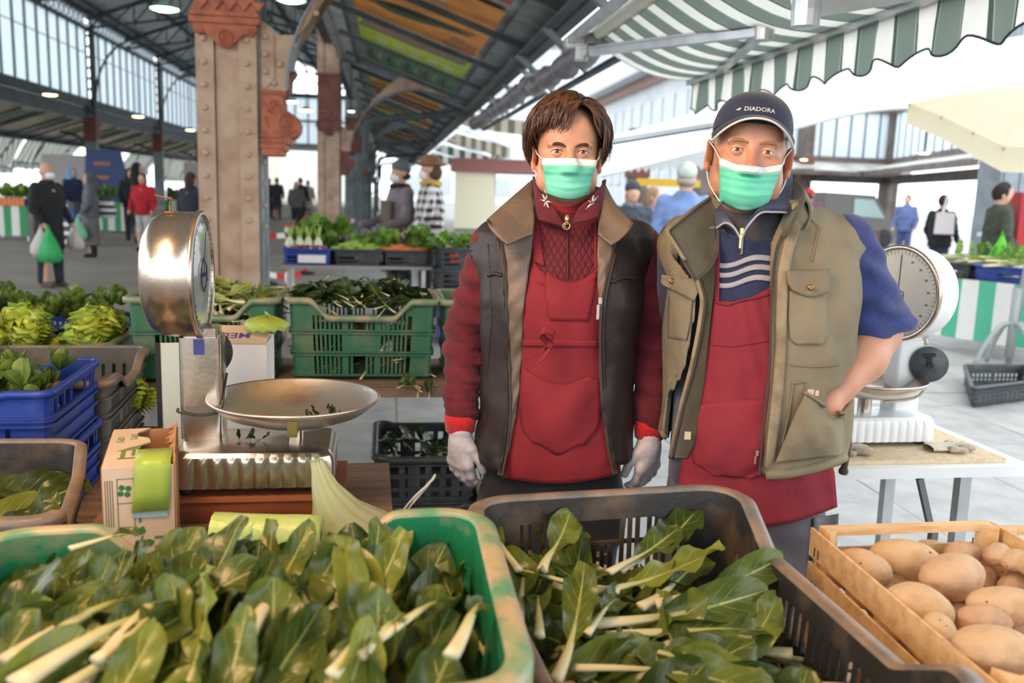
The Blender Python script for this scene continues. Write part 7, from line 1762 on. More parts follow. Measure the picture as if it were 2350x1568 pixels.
S_.sub((np.maximum(np.maximum(xl-S_.X,S_.X-xr),S_.Y-2.08)).astype(np.float32),.006)
S_.sub(S_.rc(at(1722,400,2.1),at(1722,500,2.1),.092,.10),.01)
S_.sub(S_.rc(mwr2+Vector((.006,-.01,.02)),mer,.040,.056),.010)
hz=np.interp(S_.X,[at(1535,1055,1.95).x,at(1640,1080,1.93).x,at(1745,1092,1.93).x,at(1940,1052,2.03).x],[at(1535,1045,1.95).z,at(1640,1080,1.93).z,at(1745,1090,1.93).z,at(1940,1052,2.03).z]);S_.inter((hz-S_.Z).astype(np.float32),.016)
S_.sub(mtorso(S_,.010,2.6),.003)
v,f=S_.mesh();mesh_obj('vest',v,f,olv,mn,True);mvb=bvh_of(v,f)
patch('vest_lining',mn,olf,msb,mzL,[(1640,520),(1640,580),(1640,650),(1636,690),(1628,760),(1616,870),(1602,960),(1594,1020),(1575,1052)],12,80,off=lambda s,v:.036-.018*s,t=.005)
zipline(mn,oled,[(x+4,y)for x,y in mzL[2:]],.036,.006,'worn_edge');zipline(mn,zipm,[(x+10,y)for x,y in mzL[2:]],.036,.003);zipline(mn,zipm,mzR[1:],.036,.003)
patch('zip_flap',mn,oled,mvb,[(1822,500),(1800,555),(1786,620),(1782,700),(1780,800),(1774,890),(1764,980),(1756,1080)],[(1842,520),(1822,570),(1810,640),(1806,720),(1804,810),(1798,900),(1788,990),(1778,1060)],5,50,off=.006,fold=lambda s,v:.001*math.sin(v*150))
leaf_patch(mn,'vest_collar',olf,[[(1655,438,2.17),(1590,482,2.07),(1537,524,1.985)],[(1654,480,2.10),(1600,530,2.02),(1548,556,1.945)],[(1650,530,2.03),(1612,580,1.985),(1572,598,1.925)],[(1644,580,1.97),(1624,620,1.95),(1598,645,1.915)]])
b=MB();b.tube(smooth_path([at(1655,437,2.17),at(1590,481,2.068),at(1540,520,1.985),at(1533,534,1.97),at(1546,556,1.942),at(1572,598,1.922)],30),.0045,6);b.build('collar_edge',olv,mn,world=True,smooth=True)
leaf_patch(mn,'vest_collar',olf,[[(1846,452,2.00),(1842,430,2.05),(1822,408,2.13)],[(1838,470,1.98),(1826,460,2.03),(1812,440,2.10)],[(1822,500,1.95),(1812,490,2.0),(1804,470,2.06)],[(1800,545,1.925),(1795,530,1.945),(1790,515,1.98)]])
leaf_patch(mn,'vest_collar',olv,[[(1822,408,2.136),(1842,428,2.056),(1848,452,2.004)],[(1830,420,2.15),(1856,450,2.08),(1860,470,2.02)],[(1836,440,2.16),(1866,475,2.09),(1862,500,2.01)],[(1850,470,2.16),(1870,500,2.08),(1850,530,1.97)]])
b=MB();R=[[(mc.x+(.092+.006*v)*math.sin(a),mc.y+.02-(.098)*math.cos(a),mc.z+.06-.12*v-.02*(math.cos(a)+1))for a in np.linspace(.95,2*PI-.95,30)]for v in np.linspace(0,1,5)];b.sheet(R,.007);b.build('vest_collar',olv,mn,world=True,smooth=True)
patch('collar_patch',mn,oled,mvb,[(1818,468),(1818,482)],[(1836,460),(1838,472)],4,4,off=.03)
patch('chest_pocket',mn,olv,mvb,[(1812,668),(1810,730),(1814,780),(1830,792)],[(1898,668),(1900,730),(1902,770),(1888,792)],12,14,off=.006,bulge=.010)
patch('pocket_flap',mn,olv,mvb,[(1806,622),(1808,650),(1818,666)],[(1905,618),(1907,648),(1903,672)],14,8,off=.016,bulge=.004,t=.004,bot=lambda s:12*math.sin(PI*s))
patch('chest_pocket',mn,olv,mvb,[(1534,680),(1532,730),(1532,776)],[(1588,690),(1584,740),(1574,782)],10,12,off=.006,bulge=.010)
patch('pocket_flap',mn,olv,mvb,[(1518,632),(1516,648),(1528,660)],[(1600,640),(1604,668),(1592,690)],12,8,off=.018,bulge=.004,t=.004)
patch('lower_pocket',mn,olv,mvb,[(1532,870),(1522,940),(1516,985)],[(1552,862),(1546,950),(1535,1005)],8,12,off=.006,bulge=.008)
patch('hand_pocket',mn,olv,mvb,[(1850,902),(1830,940),(1800,1010),(1778,1066)],[(1938,948),(1936,985),(1934,1020),(1930,1046)],18,18,off=.024,bulge=.022,fold=lambda s,v:.004*math.sin(s*14-v*9)*math.sin(PI*v))
px_tube('pocket_edge',mn,olv,mvb,[(1846,900),(1870,915),(1900,936),(1936,950)],.004,.030,14)
for pts in ([(1818,880),(1850,876),(1850,905)],[(1820,880),(1812,950),(1795,1020)],[(1815,838),(1870,842),(1925,838)],[(1862,505),(1880,520),(1862,600)],[(1700+78,1088),(1830,1085),(1880,1072),(1930,1050)]):px_tube('seam',mn,olv,mvb,pts,.0022,.002)
P=[cast(mvb,x,y,.0)for x,y in edge_rows([(1748,1090),(1800,1088),(1870,1074),(1936,1050)],24)];P=[p for p in P if p is not None]
b=MB();b.tube(P,.012,10);b.build('padded_hem',olv,mn,world=True,smooth=True)
brs=mat('antique_brass',(150,118,70),.35,.8)
for x,y in ((1541,645),(1861,660)):
 p=cast(mvb,x,y,.028);b=MB();b.lathe([(.007,0),(.0068,.002),(.003,.003),(0,.002)],14,p,Mf);b.build('button',brs,mn,world=True,smooth=True)
tg=cast(mvb,1860,902,.012);b=MB();b.box(tg,(.014,.002,.016));b.box(tg+Vector((.014,0,0)),(.008,.002,.012));b.build('care_tag',mat('tag_cloth',(206,184,158),.9),mn,world=True)
b=MB();p=at(1578,1000,1.955);b.box(p,(.014,.002,.018));b.build('care_tag',MATS['tag_cloth'],mn,world=True)
b=MB();p=at(1737,1040,1.9);b.box(p,(.007,.006,.012));b.box(p+Vector((-.003,0,-.016)),(.004,.003,.018));b.build('zip_pull',steelp,mn,world=True)
b=MB();p=at(1938,1070,2.03);b.tube(smooth_path([p+Vector((0,0,.12)),p+Vector((.004,0,.05)),p,p+Vector((-.002,0,-.02))],10),[.008]*8+[.012,.012,.009],8);b.build('drawcord',olf,mn,world=True,smooth=True)
# shoppers and sellers farther off
sk_far=mat('skin_far',(206,160,134),.6);wmask=mat('white_mask',(236,238,240),.8)
CLOTH={}
def cl(c,**k):
 key='cloth_%d_%d_%d'%c
 return mat(key,c,.9,c2=tuple(int(v*.82)for v in c),ns=6,bump=(25,.25),**k)
def bg_person(label,px,py,Y,hgt,yaw,coat,legs,hair=(70,54,44),hat=None,hood=None,mask=False,skirt=0,long=0,seen_z=None,shoes=(40,36,36),arms=((.2,0),(.2,0)),coat_m=None,brim=None,apron=None,scarf=None,bald=False):
 p=at(px,py,Y);t=thing('person',label,'person',(p.x,p.y,0),yaw);k=hgt/1.70;h=.017 if Y<12 else .022
 K=lambda *q:tuple(v*k for v in q)
 sh=K(.19,0,1.36);S_=Sdf(K(-.36,-.30,0),K(.36,.30,1.76),h)
 S_.add(S_.ell(K(0,-.005,1.59),K(.076,.098,.115)),0);S_.add(S_.ell(K(0,-.03,1.535),K(.058,.068,.075)),.02);S_.add(S_.ell(K(0,-.105,1.565),K(.013,.018,.02)),.01);S_.add(S_.rc(K(0,.01,1.52),K(0,.02,1.38),.056*k,.06*k),.02)
 for s in (-1,1):S_.add(S_.ell(K(s*.078,.01,1.575),K(.012,.02,.032)),.01)
 hands=[]
 C=Sdf(K(-.40,-.42,.2),K(.40,.34,1.56),h);zc=.52 if long else .80
 C.add(C.column([v*k for v in (zc,1.0,1.2,1.34,1.42,1.47)],[v*k for v in (.205,.195,.205,.19,.12,.075)],[v*k for v in (.155,.15,.15,.125,.095,.08)]),0)
 for s,(f,b_)in zip((-1,1),arms):
  e=K(s*.255,.02-f*.1,1.08);w=K(s*(.25-b_*.2),-.02-f*.62,.84+f*.30);a=K(s*.185,.01,1.37)
  C.add(C.rc(a,e,.070*k,.058*k),.04);C.add(C.rc(e,w,.056*k,.046*k),.02);wv=Vector(w);d=(wv-Vector(e)).normalized();S_.add(S_.rc(w,tuple(wv+d*.07*k),.030*k,.032*k),0)
  for i in range(4):o_=Vector((0,(i-1.5)*.016*k,0));S_.add(S_.rc(tuple(wv+d*.07*k+o_),tuple(wv+d*.14*k+o_),.011*k,.009*k),.006)
  hands.append(wv+d*.10*k)
 wrinkle(C,.006,.11,.8,1.35,30,12,Y)
 S_.add(S_.rc(K(0,0,.9),K(0,0,1.3),.10*k,.13*k),.02)
 for s in (-1,1):S_.add(S_.rc(K(s*.09,0,.85),K(s*.095,0,.06),.06*k,.04*k),.02)
 v,f=S_.mesh();mesh_obj('body',v,f,sk_far,t)
 if not hood:C.sub(C.ell(K(0,-.01,1.58),K(.085,.105,.12)),.01)
 v,f=C.mesh();mesh_obj('coat',v,f,coat_m or cl(coat),t)
 L=Sdf(K(-.30,-.25,.03),K(.30,.25,.98),h)
 if skirt:L.add(L.column([v*k for v in (.25,.6,.95)],[v*k for v in (.20,.19,.17)],[v*k for v in (.17,.16,.14)]),0)
 else:
  for s in (-1,1):st=.05*(s if yaw%1>.5 else -s);L.add(L.rc(K(s*.085,0,.86),K(s*.095,st*.5,.48),.098*k,.078*k),.03);L.add(L.rc(K(s*.095,st*.5,.48),K(s*.10,st+.01,.09),.078*k,.062*k),.02)
 v,f=L.mesh();mesh_obj('skirt' if skirt else 'trousers',v,f,cl(legs),t)
 for s in (-1,1):
  B_=Sdf(K(s*.10-.08,-.22,-.01),K(s*.10+.08,.12,.34),h);B_.add(B_.rc(K(s*.10,.03,.05),K(s*.11,-.12,.035),.05*k,.042*k),0)
  if skirt:B_.add(B_.rc(K(s*.10,.03,.05),K(s*.10,.02,.28),.052*k,.06*k),.02)
  B_.inter(.004-B_.Z,0);v,f=B_.mesh();mesh_obj('shoe',v,f,cl(shoes),t)
 Hd=Sdf(K(-.16,-.22,1.36),K(.16,.22,1.80),h*.8);cut=None
 if hood:Hd.add(Hd.ell(K(0,.02,1.585),K(.112,.128,.145)),0);Hd.add(Hd.rc(K(0,.04,1.5),K(0,.04,1.42),.11*k,.13*k),.03);Hd.sub(Hd.ell(K(0,-.09,1.575),K(.078,.12,.11)),.02);nm,m='hood',cl(hood)
 elif hat and brim:Hd.add(Hd.ell(K(0,0,1.66),K(.088,.11,.085)),0);Hd.add(Hd.ell(K(0,0,1.635),K(.135,.175,.022)),.03);Hd.sub(Hd.ell(K(0,-.01,1.75),K(.02,.07,.03)),.03);nm,m='brimmed_hat',cl(hat)
 elif hat:Hd.add(Hd.ell(K(0,.01,1.635),K(.092,.113,.098)),0);Hd.inter(K(1.60)[0]-.18*Hd.Y-Hd.Z,.012);nm,m='knit_hat',cl(hat)
 else:
  Hd.add(Hd.ell(K(0,.012,1.605),K(.086,.105,.112)),0)
  if long==2 or hgt<1.66 and not bald:Hd.add(Hd.ell(K(0,.05,1.52),K(.085,.07,.12)),.03)
  Hd.sub(Hd.ell(K(0,-.11,1.555),K(.075,.085,.10)),.02)
  if bald:Hd.inter(Hd.Z-K(1.585)[0],.01)
  nm,m='hair',cl(hair)
 v,f=Hd.mesh();mesh_obj(nm,v,f,m,t)
 if hat and not bald:
  G_=Sdf(K(-.14,-.1,1.40),K(.14,.16,1.66),h);G_.add(G_.ell(K(0,.035,1.55),K(.088,.085,.09 if hat[0]<60 or brim else .05)),0);G_.sub(G_.ell(K(0,-.08,1.54),K(.10,.09,.14)),.01);v,f=G_.mesh();mesh_obj('hair',v,f,cl(hair),t)
 if mask:
  M_=Sdf(K(-.11,-.17,1.44),K(.11,.03,1.62),h*.6);M_.add(M_.ell(K(0,-.05,1.525),K(.066,.085,.058)),0);M_.inter(M_.Y+K(.035)[0],.01);v,f=M_.mesh();mesh_obj('mask',v,f,wmask,t)
 if scarf:
  b=MB();b.tube([K(.085*math.sin(a),-.085*math.cos(a),1.435)for a in [i*PI/10 for i in range(21)]],.035*k,8);b.build('scarf',cl(scarf),t,smooth=True)
 if apron:
  b=MB();b.sheet([[K(x,-.165-.01*math.cos(x*9),z)for x in (-.16,-.08,0,.08,.16)]for z in (1.28,1.1,.9,.6,.5)],.004);b.build('apron',cl(apron),t,smooth=True)
 M=Matrix.Translation(t.location)@Matrix.Rotation(yaw,4,'Z');return t,[M@q for q in hands]
def carrier(label,p,s,m,lump=None):
 t=thing('carrier_bag',label,'bag',p-Vector((0,0,.46*s)));n=22
 prof=((.0,.05),(.01,.13),(.08,.17),(.18,.15),(.28,.10),(.38,.05),(.46,.015))
 b=MB();b.sheet([[(s*r*math.cos(2*PI*j/n)*(1+.08*math.sin(3*j+i)),s*r*.6*math.sin(2*PI*j/n)*(1+.1*math.sin(2.3*j)),s*z)for j in range(n)]for i,(z,r)in enumerate(prof)],0,True);b.build('film',m,t,smooth=True)
 b=MB();b.tube([(-.02*s,0,.44*s),(0,0,.5*s),(.02*s,0,.44*s)],.008,6);b.build('handle',m,t,smooth=True)
 if lump:
  for i in range(6):b=MB();b.ball((s*.08*math.cos(i*2.1),s*.05*math.sin(i*2.1),s*(.06+.05*(i%2))),.05*s,8);b.build('fruit',lump,t,smooth=True)
 return t
bagg=mat('green_carrier',(70,200,120),.4,transl=.4);bagw=mat('white_carrier',(226,222,216),.4,transl=.4);bagm=mat('mint_carrier',(150,214,180),.4,transl=.4);orangep=mat('orange_fruit',(214,130,84),.6)
Rt=PI/2
_,hd=bg_person('bald man in a black padded coat and white mask, holding carrier bags',112,520,12.1,1.66,1.25,(36,38,40),(38,44,58),hair=(190,176,160),mask=True,long=1,shoes=(96,80,66),bald=True)
carrier('white carrier bag of oranges in the hand of the bald man',hd[0]+Vector((-.06,-.03,.02)),.85,bagw,orangep);carrier('bright green carrier bag in the hand of the bald man',hd[0]+Vector((.05,-.05,.02)),1.0,bagg);carrier('white carrier bag in the far hand of the bald man',hd[1]+Vector((0,0,.02)),.7,bagw,orangep)
_,hd=bg_person('old woman in a grey hooded padded jacket and long grey skirt',208,480,16.9,1.56,-1.25,(98,102,108),(112,110,112),hair=(190,188,186),hood=(90,94,100),skirt=1,shoes=(34,32,34))
carrier('mint green carrier bag hanging from the hand of the hooded woman',hd[1]+Vector((0,-.02,.02)),.95,bagm)
t=thing('shoulder_bag','black and white striped bag behind the hooded woman','bag',at(240,500,17.2));b=MB();n=20
rows=[[(.2*w_*math.cos(2*PI*j/n),.1*w_*math.sin(2*PI*j/n),z)for j in range(n)]for z,w_ in ((0,.6),(.03,1.1),(.15,1.15),(.3,.7))];b.sheet(rows,0,True);b.build('sack',stripe_mat('bw_stripe',2,.12,[(.5,(230,230,226)),(.5,(40,42,42))],uv=False),t,smooth=True);b=MB();b.tube(smooth_path([(-.1,0,.3),(-.18,0,.6),(-.1,0,.75),(.1,0,.3)],10),.012,6);b.build('strap',cl((40,42,42)),t)
bg_person('dark haired woman in a red zip jacket and pale trousers, facing the camera',330,500,18.9,1.60,0,(192,34,52),(196,194,198),hair=(50,38,34))
bg_person('person in a navy coat bending behind the hooded woman',168,440,23,1.7,1.0,(38,50,84),(40,44,60),hood=(110,170,230))
bg_person('person in a black hooded coat behind the woman in red',300,440,22,1.72,.6,(34,34,38),(40,40,44),hood=(30,30,34))
bg_person('tall person with a black headscarf and white trim behind the woman in red',318,440,21,1.84,1.6,(40,40,42),(40,40,44),hood=(28,28,32),long=1)
bg_person('person in a dark navy coat with brown hair, seen from behind beside the near column',440,470,15.5,1.62,2.8,(42,44,62),(44,44,58),hair=(70,44,36),long=1)
for lab,px,Y,hg,yw,co,le,ha in (('far shopper in a black jacket at the edge of the near column',600,41,1.7,2.9,(40,42,52),(40,40,46),(40,36,34)),('far shopper in a dark blue coat walking away with a pale bag',618,39,1.7,3.0,(46,50,66),(70,50,46),(50,42,40)),('far shopper in a charcoal coat and brown trousers walking away',636,38,1.72,3.3,(50,50,62),(86,56,46),(60,54,50)),('far shopper in a beige coat walking away',707,38,1.66,3.1,(170,158,144),(120,116,112),(120,110,100)),('far woman with long brown hair and a black coat walking away',690,33,1.72,3.1,(38,36,38),(40,38,40),(110,80,56))):
 bg_person(lab,px,470,Y,hg,yw,co,le,hair=ha,long=1)
bg_person('stooped man in a grey jacket and black trousers walking away',680,470,29,1.58,3.2,(92,92,94),(38,38,42),hair=(150,140,130),bald=True)
hoodm=(128,118,126)
bg_person('seller in a grey knit hat, mauve hoodie and white mask behind the vegetable stall',918,450,10.4,1.77,-1.05,hoodm,(80,76,78),hair=(60,50,44),hat=(104,110,120),mask=True,scarf=(34,34,38),apron=(104,92,78),arms=((.55,.2),(.5,.1)))
chk=bpy.data.materials.new('checked_flannel');chk.use_nodes=True ;_t=NT(chk);_x,_y,_z=_t.sep(_t.obj())
_h=_t.math('GREATER_THAN',_t.math('FRACT',_t.math('MULTIPLY',_t.math('ADD',_x,_t.math('MULTIPLY',_y,.9)),11)),.5);_v=_t.math('GREATER_THAN',_t.math('FRACT',_t.math('MULTIPLY',_z,11)),.5)
_t.link(_t.mix(_t.math('MULTIPLY',_t.math('ADD',_h,_v),.5),lin((226,222,220)),lin((34,34,40))),_t.n['Principled BSDF'].inputs['Base Color']);_t.n['Principled BSDF'].inputs['Roughness'].default_value=.9
bg_person('seller in a brown brimmed hat and black and white checked shirt',988,450,10.15,1.82,-1.6,(220,220,220),(90,84,80),hair=(90,70,56),hat=(150,108,80),brim=True,mask=True,scarf=(222,186,64),coat_m=chk,arms=((.4,.2),(.3,.1)))
bg_person('woman in a dark grey beret with orange hair and a dark coat',1450,480,10.2,1.62,.1,(66,72,84),(60,62,70),hair=(222,116,60),hat=(62,66,78),scarf=(120,116,124))
bg_person('woman with light brown hair in a lilac padded jacket',1497,490,11.0,1.58,1.3,(136,126,144),(70,70,80),hair=(150,118,94))
bg_person('man in a pale cap and light blue jacket seen from behind',1572,470,8.6,1.78,3.0,(120,146,196),(150,120,110),hair=(170,160,150),hat=(196,206,196))
bg_person('shopper in a red knit hat far behind the shoulder of the man',1858,460,19,1.72,2.6,(120,60,110),(60,60,70),hat=(196,50,60))
bg_person('man in blue overalls walking across the bright square',2080,490,23,1.72,-.6,(96,112,160),(70,84,130),hair=(60,50,48))
_,hd=bg_person('woman in a black jacket with her hair up, at a stall by the grey column',2163,490,15.6,1.66,2.2,(42,40,44),(60,70,96),hair=(60,46,40))
t=thing('tote_bag','pale cotton tote bag on the shoulder of the woman in black','bag',at(2166,532,15.2));b=MB();b.box((0,0,.14),(.30,.09,.36),taper=.92);b.build('sack',mat('pale_cotton',(232,222,222),.9),t);b=MB();b.beam((-.05,0,.3),(.03,.02,.72),.05,.01);b.build('strap',MATS['pale_cotton'],t)
bg_person('woman with dark hair in a dark green jacket at the right-hand striped stall',2290,520,11.5,1.76,1.5,(70,74,62),(70,90,120),hair=(44,34,30))
bg_person('taller shopper behind the woman in the dark green jacket',2298,500,12.7,1.82,1.3,(60,62,58),(60,60,70),hair=(40,34,32))
carrier('bright green shopping bag on the striped stall',at(2300,545,9.4)+Vector((0,0,.02)),1.0,mat('vivid_green_bag',(110,216,60),.5,transl=.3))
# stalls farther off
gws=stripe_mat('green_white_cloth',0,.34,[(.5,(92,190,156)),(.5,(236,236,232))],transl=.1);gws2=stripe_mat('green_white_cloth_far',0,.36,[(.5,(70,150,100)),(.5,(226,226,220))])
def veg_mix(nm,lab,cat,grp,pts,build):
 proto=None
 for i,(p,rz)in enumerate(pts):
  if proto is None:proto=build();o=proto
  else:o=copy_tree(proto)
  o.location=p;o.rotation_euler=(0,0,rz);tag(o,lab,cat,grp)
def stall(label,p,q,depth,z,zb,m,crates,seed):
 p,q=Vector(p),Vector(q);d=(q-p);L=d.length;d.normalize();n=Vector((-d.y,d.x,0));t=thing('market_stall',label,'stall',p)
 N=int(L/.06);b=None ;R=[[p+d*L*j/N+Vector((0,0,zz))-n*(.02*math.sin(j*.9)*(z-zz)/z+.01)for j in range(N+1)]for zz in (z,z*.66+zb*.34,z*.33+zb*.67,zb)]
 cloth('striped_cloth',R,m,t,lambda i,j:(L*j/N,i/3))
 b=MB();b.prism([(0,0),(L,0),(L,depth),(0,depth)],(0,0,.03),O=(*(p.xy),z-.03),X=(d.x,d.y,0),Y=(n.x,n.y,0));b.build('table_top',wood_old,t,world=True)
 for s in (.05,.95):
  for e in (.1,.9):b=MB();c=p+d*L*s+n*depth*e;b.beam((c.x,c.y,z-.03),(c.x,c.y,0),.04,.04,up=(0,1,0));b.build('leg',alum,t,world=True)
 k=0
 while k<crates:
  a=p+d*L*(k+.04)/crates;e=p+d*L*(k+.96)/crates;C=[(a+n*.06).xy,(e+n*.06).xy,(e+n*.52).xy,(a+n*.52).xy]
  crate('produce crate on the %s'%label.split(',')[0][:60],C,z,.15,cbd if (k+seed)%3 else cbl,cbd if (k+seed)%3 else cbl,slots(16,.1,(2,4)),r=.03,step=.03,group='crates of the '+label.split(',')[0][:40])
  k+=1
 return t,d,n,L
HB=[leaf('herb_sprig',.16,.10,.05,.006,.6,.5,.02,4,.4,lm_her,sm_dark,150+i,12,9,(.5,3))for i in range(3)]
LT=[leaf('leek_leaf',.30,.035,.16,.014,-.2+.3*i,.6,.006,2,.3,lm_her if i else lm_chard2,sm_chard,160+i,10,5,(.1,3))for i in range(2)]
def fill(p,d,n,L,z,u0,u1,num,protos,lab,cat,grp,seed,sc=(.8,1.2),el=(.2,1.0),yawc=None,yaws=2.0,h=.10,dep=(.08,.5)):
 g=random.Random(seed);base=math.atan2(n.x,n.y)
 for i in range(num):
  q=p+d*L*g.uniform(u0,u1)+n*g.uniform(*dep);e=g.uniform(*el);yw=base+(g.uniform(-PI,PI)if yawc is None else yawc+g.gauss(0,yaws));dd=Vector((math.sin(yw)*math.cos(e),math.cos(yw)*math.cos(e),math.sin(e)))
  put(protos,g.randrange(9),Vector((q.x,q.y,z+h+g.uniform(-.02,.05)))-dd*.05,dd,(g.uniform(-.5,.5),-.4,1),g.uniform(-.5,.5),g.uniform(*sc),lab,cat,grp)
pA,pB=at(645,612,8.55),at(992,612,8.85);pA.z=pB.z=0
ts,d,n,L=stall('grey vegetable stall beyond the tall green crates',pA,pB,1.0,.72,.69,mat('grey_edge',(140,142,144),.6),3,0)
bb=mat('fennel_white',(232,234,210),.45,c2=(200,214,160),ns=8);rad=mat('radicchio',(112,40,60),.5,c2=(206,190,190),ns=16,lo=.5,hi=.6);crt=mat('carrot_orange',(222,120,60),.5);cel=mat('celery_green',(150,180,70),.4,c2=(184,204,110),ns=6)
def fennel():
 b=MB();b.lathe([(0,0),(.03,.004),(.045,.035),(.04,.07),(.022,.10),(.012,.13)],14);o=b.build('fennel_bulb',bb,None,smooth=True)
 for a in range(3):b=MB();b.tube([(0,0,.09),(.02*math.cos(a*2.1),.02*math.sin(a*2.1),.15),(.04*math.cos(a*2.1),.04*math.sin(a*2.1),.22)],[.010,.008,.004],6);b.build('stalk',cel,o,smooth=True)
 return o
def radicchio():
 b=MB();b.ball((0,0,.03),(.045,.03,.03),12);o=b.build('radicchio_head',rad,None,smooth=True);b=MB();b.tube([(.03,0,.03),(.06,0,.03)],[.012,.009],8);b.build('root',bb,o,smooth=True);return o
def celery():
 o=None
 for a in range(7):
  b=MB();y=(a-3)*.012;b.tube(smooth_path([(-.16,y*.6,.02+.008*(a%3)),(0,y,.03+.012*(a%3)),(.17,y*2.2,.06+.02*(a%3))],6),[.013,.013,.012,.012,.011,.010,.007],6,flat=.7)
  if o is None:o=thing('celery_bunch','','')
  b.build('stalk',cel,o,smooth=True)
 for a in range(14):
  q=bpy.data.objects.new('leaf',HB[a%3].data);link(q);q.parent=o;e=.2+.15*(a%5);yw=(a-7)*.14;dd=(math.cos(yw)*math.cos(e),math.sin(yw)*math.cos(e),math.sin(e));q.location=(.12+.01*(a%4),(a-7)*.009,.05+.01*(a%3));q.rotation_mode='QUATERNION';q.rotation_quaternion=frame_rot(dd,(0,0,1),a);q.scale=(.8,)*3
 return o
def carrots():
 o=thing('carrot_bunch','','')
 for a in range(6):b=MB();y=(a-2.5)*.020;b.tube([(.04,y*.5,.03+.012*(a%2)),(0,y*.7,.03+.012*(a%2)),(-.10,y,.025+.01*(a%2)),(-.17,y*1.2,.02)],[.008,.014,.010,.002],8);b.build('carrot',crt,o,smooth=True)
 for a in range(12):
  q=bpy.data.objects.new('leaf',HB[a%3].data);link(q);q.parent=o;e=.1+.12*(a%4);yw=(a-6)*.07;q.location=(.06+.03*(a%3),(a-6)*.006,.04);q.rotation_mode='QUATERNION';q.rotation_quaternion=frame_rot((math.cos(yw)*math.cos(e),math.sin(yw)*math.cos(e),math.sin(e)),(0,0,1),a);q.scale=(1.1,.7,.8)
 return o
g=random.Random(21);P_=lambda u,v,z:pA+d*L*u+n*v+Vector((0,0,z));base=math.atan2(d.y,d.x)
veg_mix('fennel','white fennel bulb in the blue crate of the vegetable stall','fennel','fennel in the blue crate',[(P_(.05+.06*(i%4)+.01*g.random(),.22+.1*(i//4),.86),g.uniform(0,6))for i in range(8)],fennel)
veg_mix('radicchio','streaked red radicchio head in the blue crate of the vegetable stall','radicchio','radicchio in the blue crate',[(P_(.10+.035*(i%6),.10+.06*(i//6),.845),g.uniform(0,6))for i in range(12)],radicchio)
veg_mix('celery','green celery bunch lying across the black crate of the vegetable stall','celery','celery on the vegetable stall',[(P_(.42+.045*i,.20+.05*(i%2),.85+.03*(i%2)),base+.75+g.uniform(-.15,.15))for i in range(6)],celery)
veg_mix('carrots','bunch of carrots with green tops in the grey crate of the vegetable stall','carrots','carrots on the vegetable stall',[(P_(.76+.05*i,.20+.05*(i%2),.85+.02*(i%2)),base+.35+g.uniform(-.12,.12))for i in range(5)],carrots)
fill(pA,d,n,L,.88,.05,.36,46,HB,'green fennel and chicory leaf on the vegetable stall','leaf','green leaves on the vegetable stall',31,dep=(.3,.62),h=.02)
fill(pA,d,n,L,.95,.12,.42,40,HB,'dark green kale leaf in the rear crates of the vegetable stall','kale','kale in the rear crates',34,dep=(.58,.95),sc=(1.0,1.5),h=.04)
fill(pA,d,n,L,.93,.62,.78,26,HB,'celery top leaf spreading over the black crate','leaf','celery tops',35,dep=(.15,.5),h=.02);fill(pA,d,n,L,.94,.86,1.0,34,HB,'feathery carrot top on the vegetable stall','leaf','carrot tops',36,dep=(.2,.6),h=.03)
C=[P_(.08,.56,0).xy,P_(.42,.56,0).xy,P_(.42,.97,0).xy,P_(.08,.97,0).xy];crate('rear black crate of kale on the vegetable stall',C,.72,.22,cbd,cbd,slots(16,.1,(2,4)),r=.03,step=.03)
b=MB();t=thing('crate_label','white paper label on the blue crate of the vegetable stall','label',P_(.06,.035,.735));b.box((.20,.02,.045),(.26,.004,.075),rz=base);b.build('sheet',mat('label_paper',(232,230,228),.7),t)
for i in range(3):
 a=at(1010,640,8.6);a.z=0;C=[a.xy,(a+d*.34).xy,(a+d*.34+n*.5).xy,(a+n*.5).xy];crate('stacked black crate right of the vegetable stall, '+('lowest','middle','topmost')[i]+' of the stack',C,.30+i*.21,.205,cbd,cbd,slots(14,.1,(2,4,6)),r=.03,step=.025,group='black crates right of the vegetable stall')
t=thing('plastic_crate','blue crate under the black stack right of the vegetable stall','crate',(a.x+.17,a.y+.2,0));b=MB();b.box((0,0,.15),(.38,.45,.296),rz=base);b.build('body',cbl,t)
fill(a,d,n,.34,.93,0,1,26,HB,'green herb in the topmost black crate of the stack','herb','herbs in the topmost black crate',37,h=.01,dep=(.05,.45))
a=at(1012,548,9.5);a.z=0;C=[a.xy,(a+d*.3).xy,(a+d*.3+n*.4).xy,(a+n*.4).xy];crate('red crate standing behind the carrots',C,.72,.17,mat('red_plastic',(206,62,62),.5),MATS['red_plastic'],slots(12,.2,(2,)),r=.03,step=.03);
t=thing('plastic_crate','grey crate pile under the red crate','crate',(a.x+.2,a.y+.2,0));b=MB();b.box((0,0,.355),(.42,.42,.71),rz=base);b.build('body',cbd,t)
rw=stripe_mat('red_white_tape',2,.30,[(.5,(206,52,58)),(.5,(236,234,232))],uv=False);rwx=stripe_mat('red_white_tape_flat',0,.34,[(.5,(206,52,58)),(.5,(236,234,232))],uv=False)
for i,(px,Y)in enumerate(((612,13.2),(660,12.2),(700,15))):
 p=at(px,560,Y);t=thing('barrier_post',('red and white barrier post right beside the near column','red and white barrier post next to the vegetable stall','red and white barrier post farthest back')[i],'post',(p.x,p.y,0));b=MB();b.tube([(0,0,.02),(0,0,.95)],.035,10);b.build('pole',rw,t);b=MB();b.lathe([(.16,0),(.16,.03),(.05,.06)],14);b.build('foot',blackr,t)
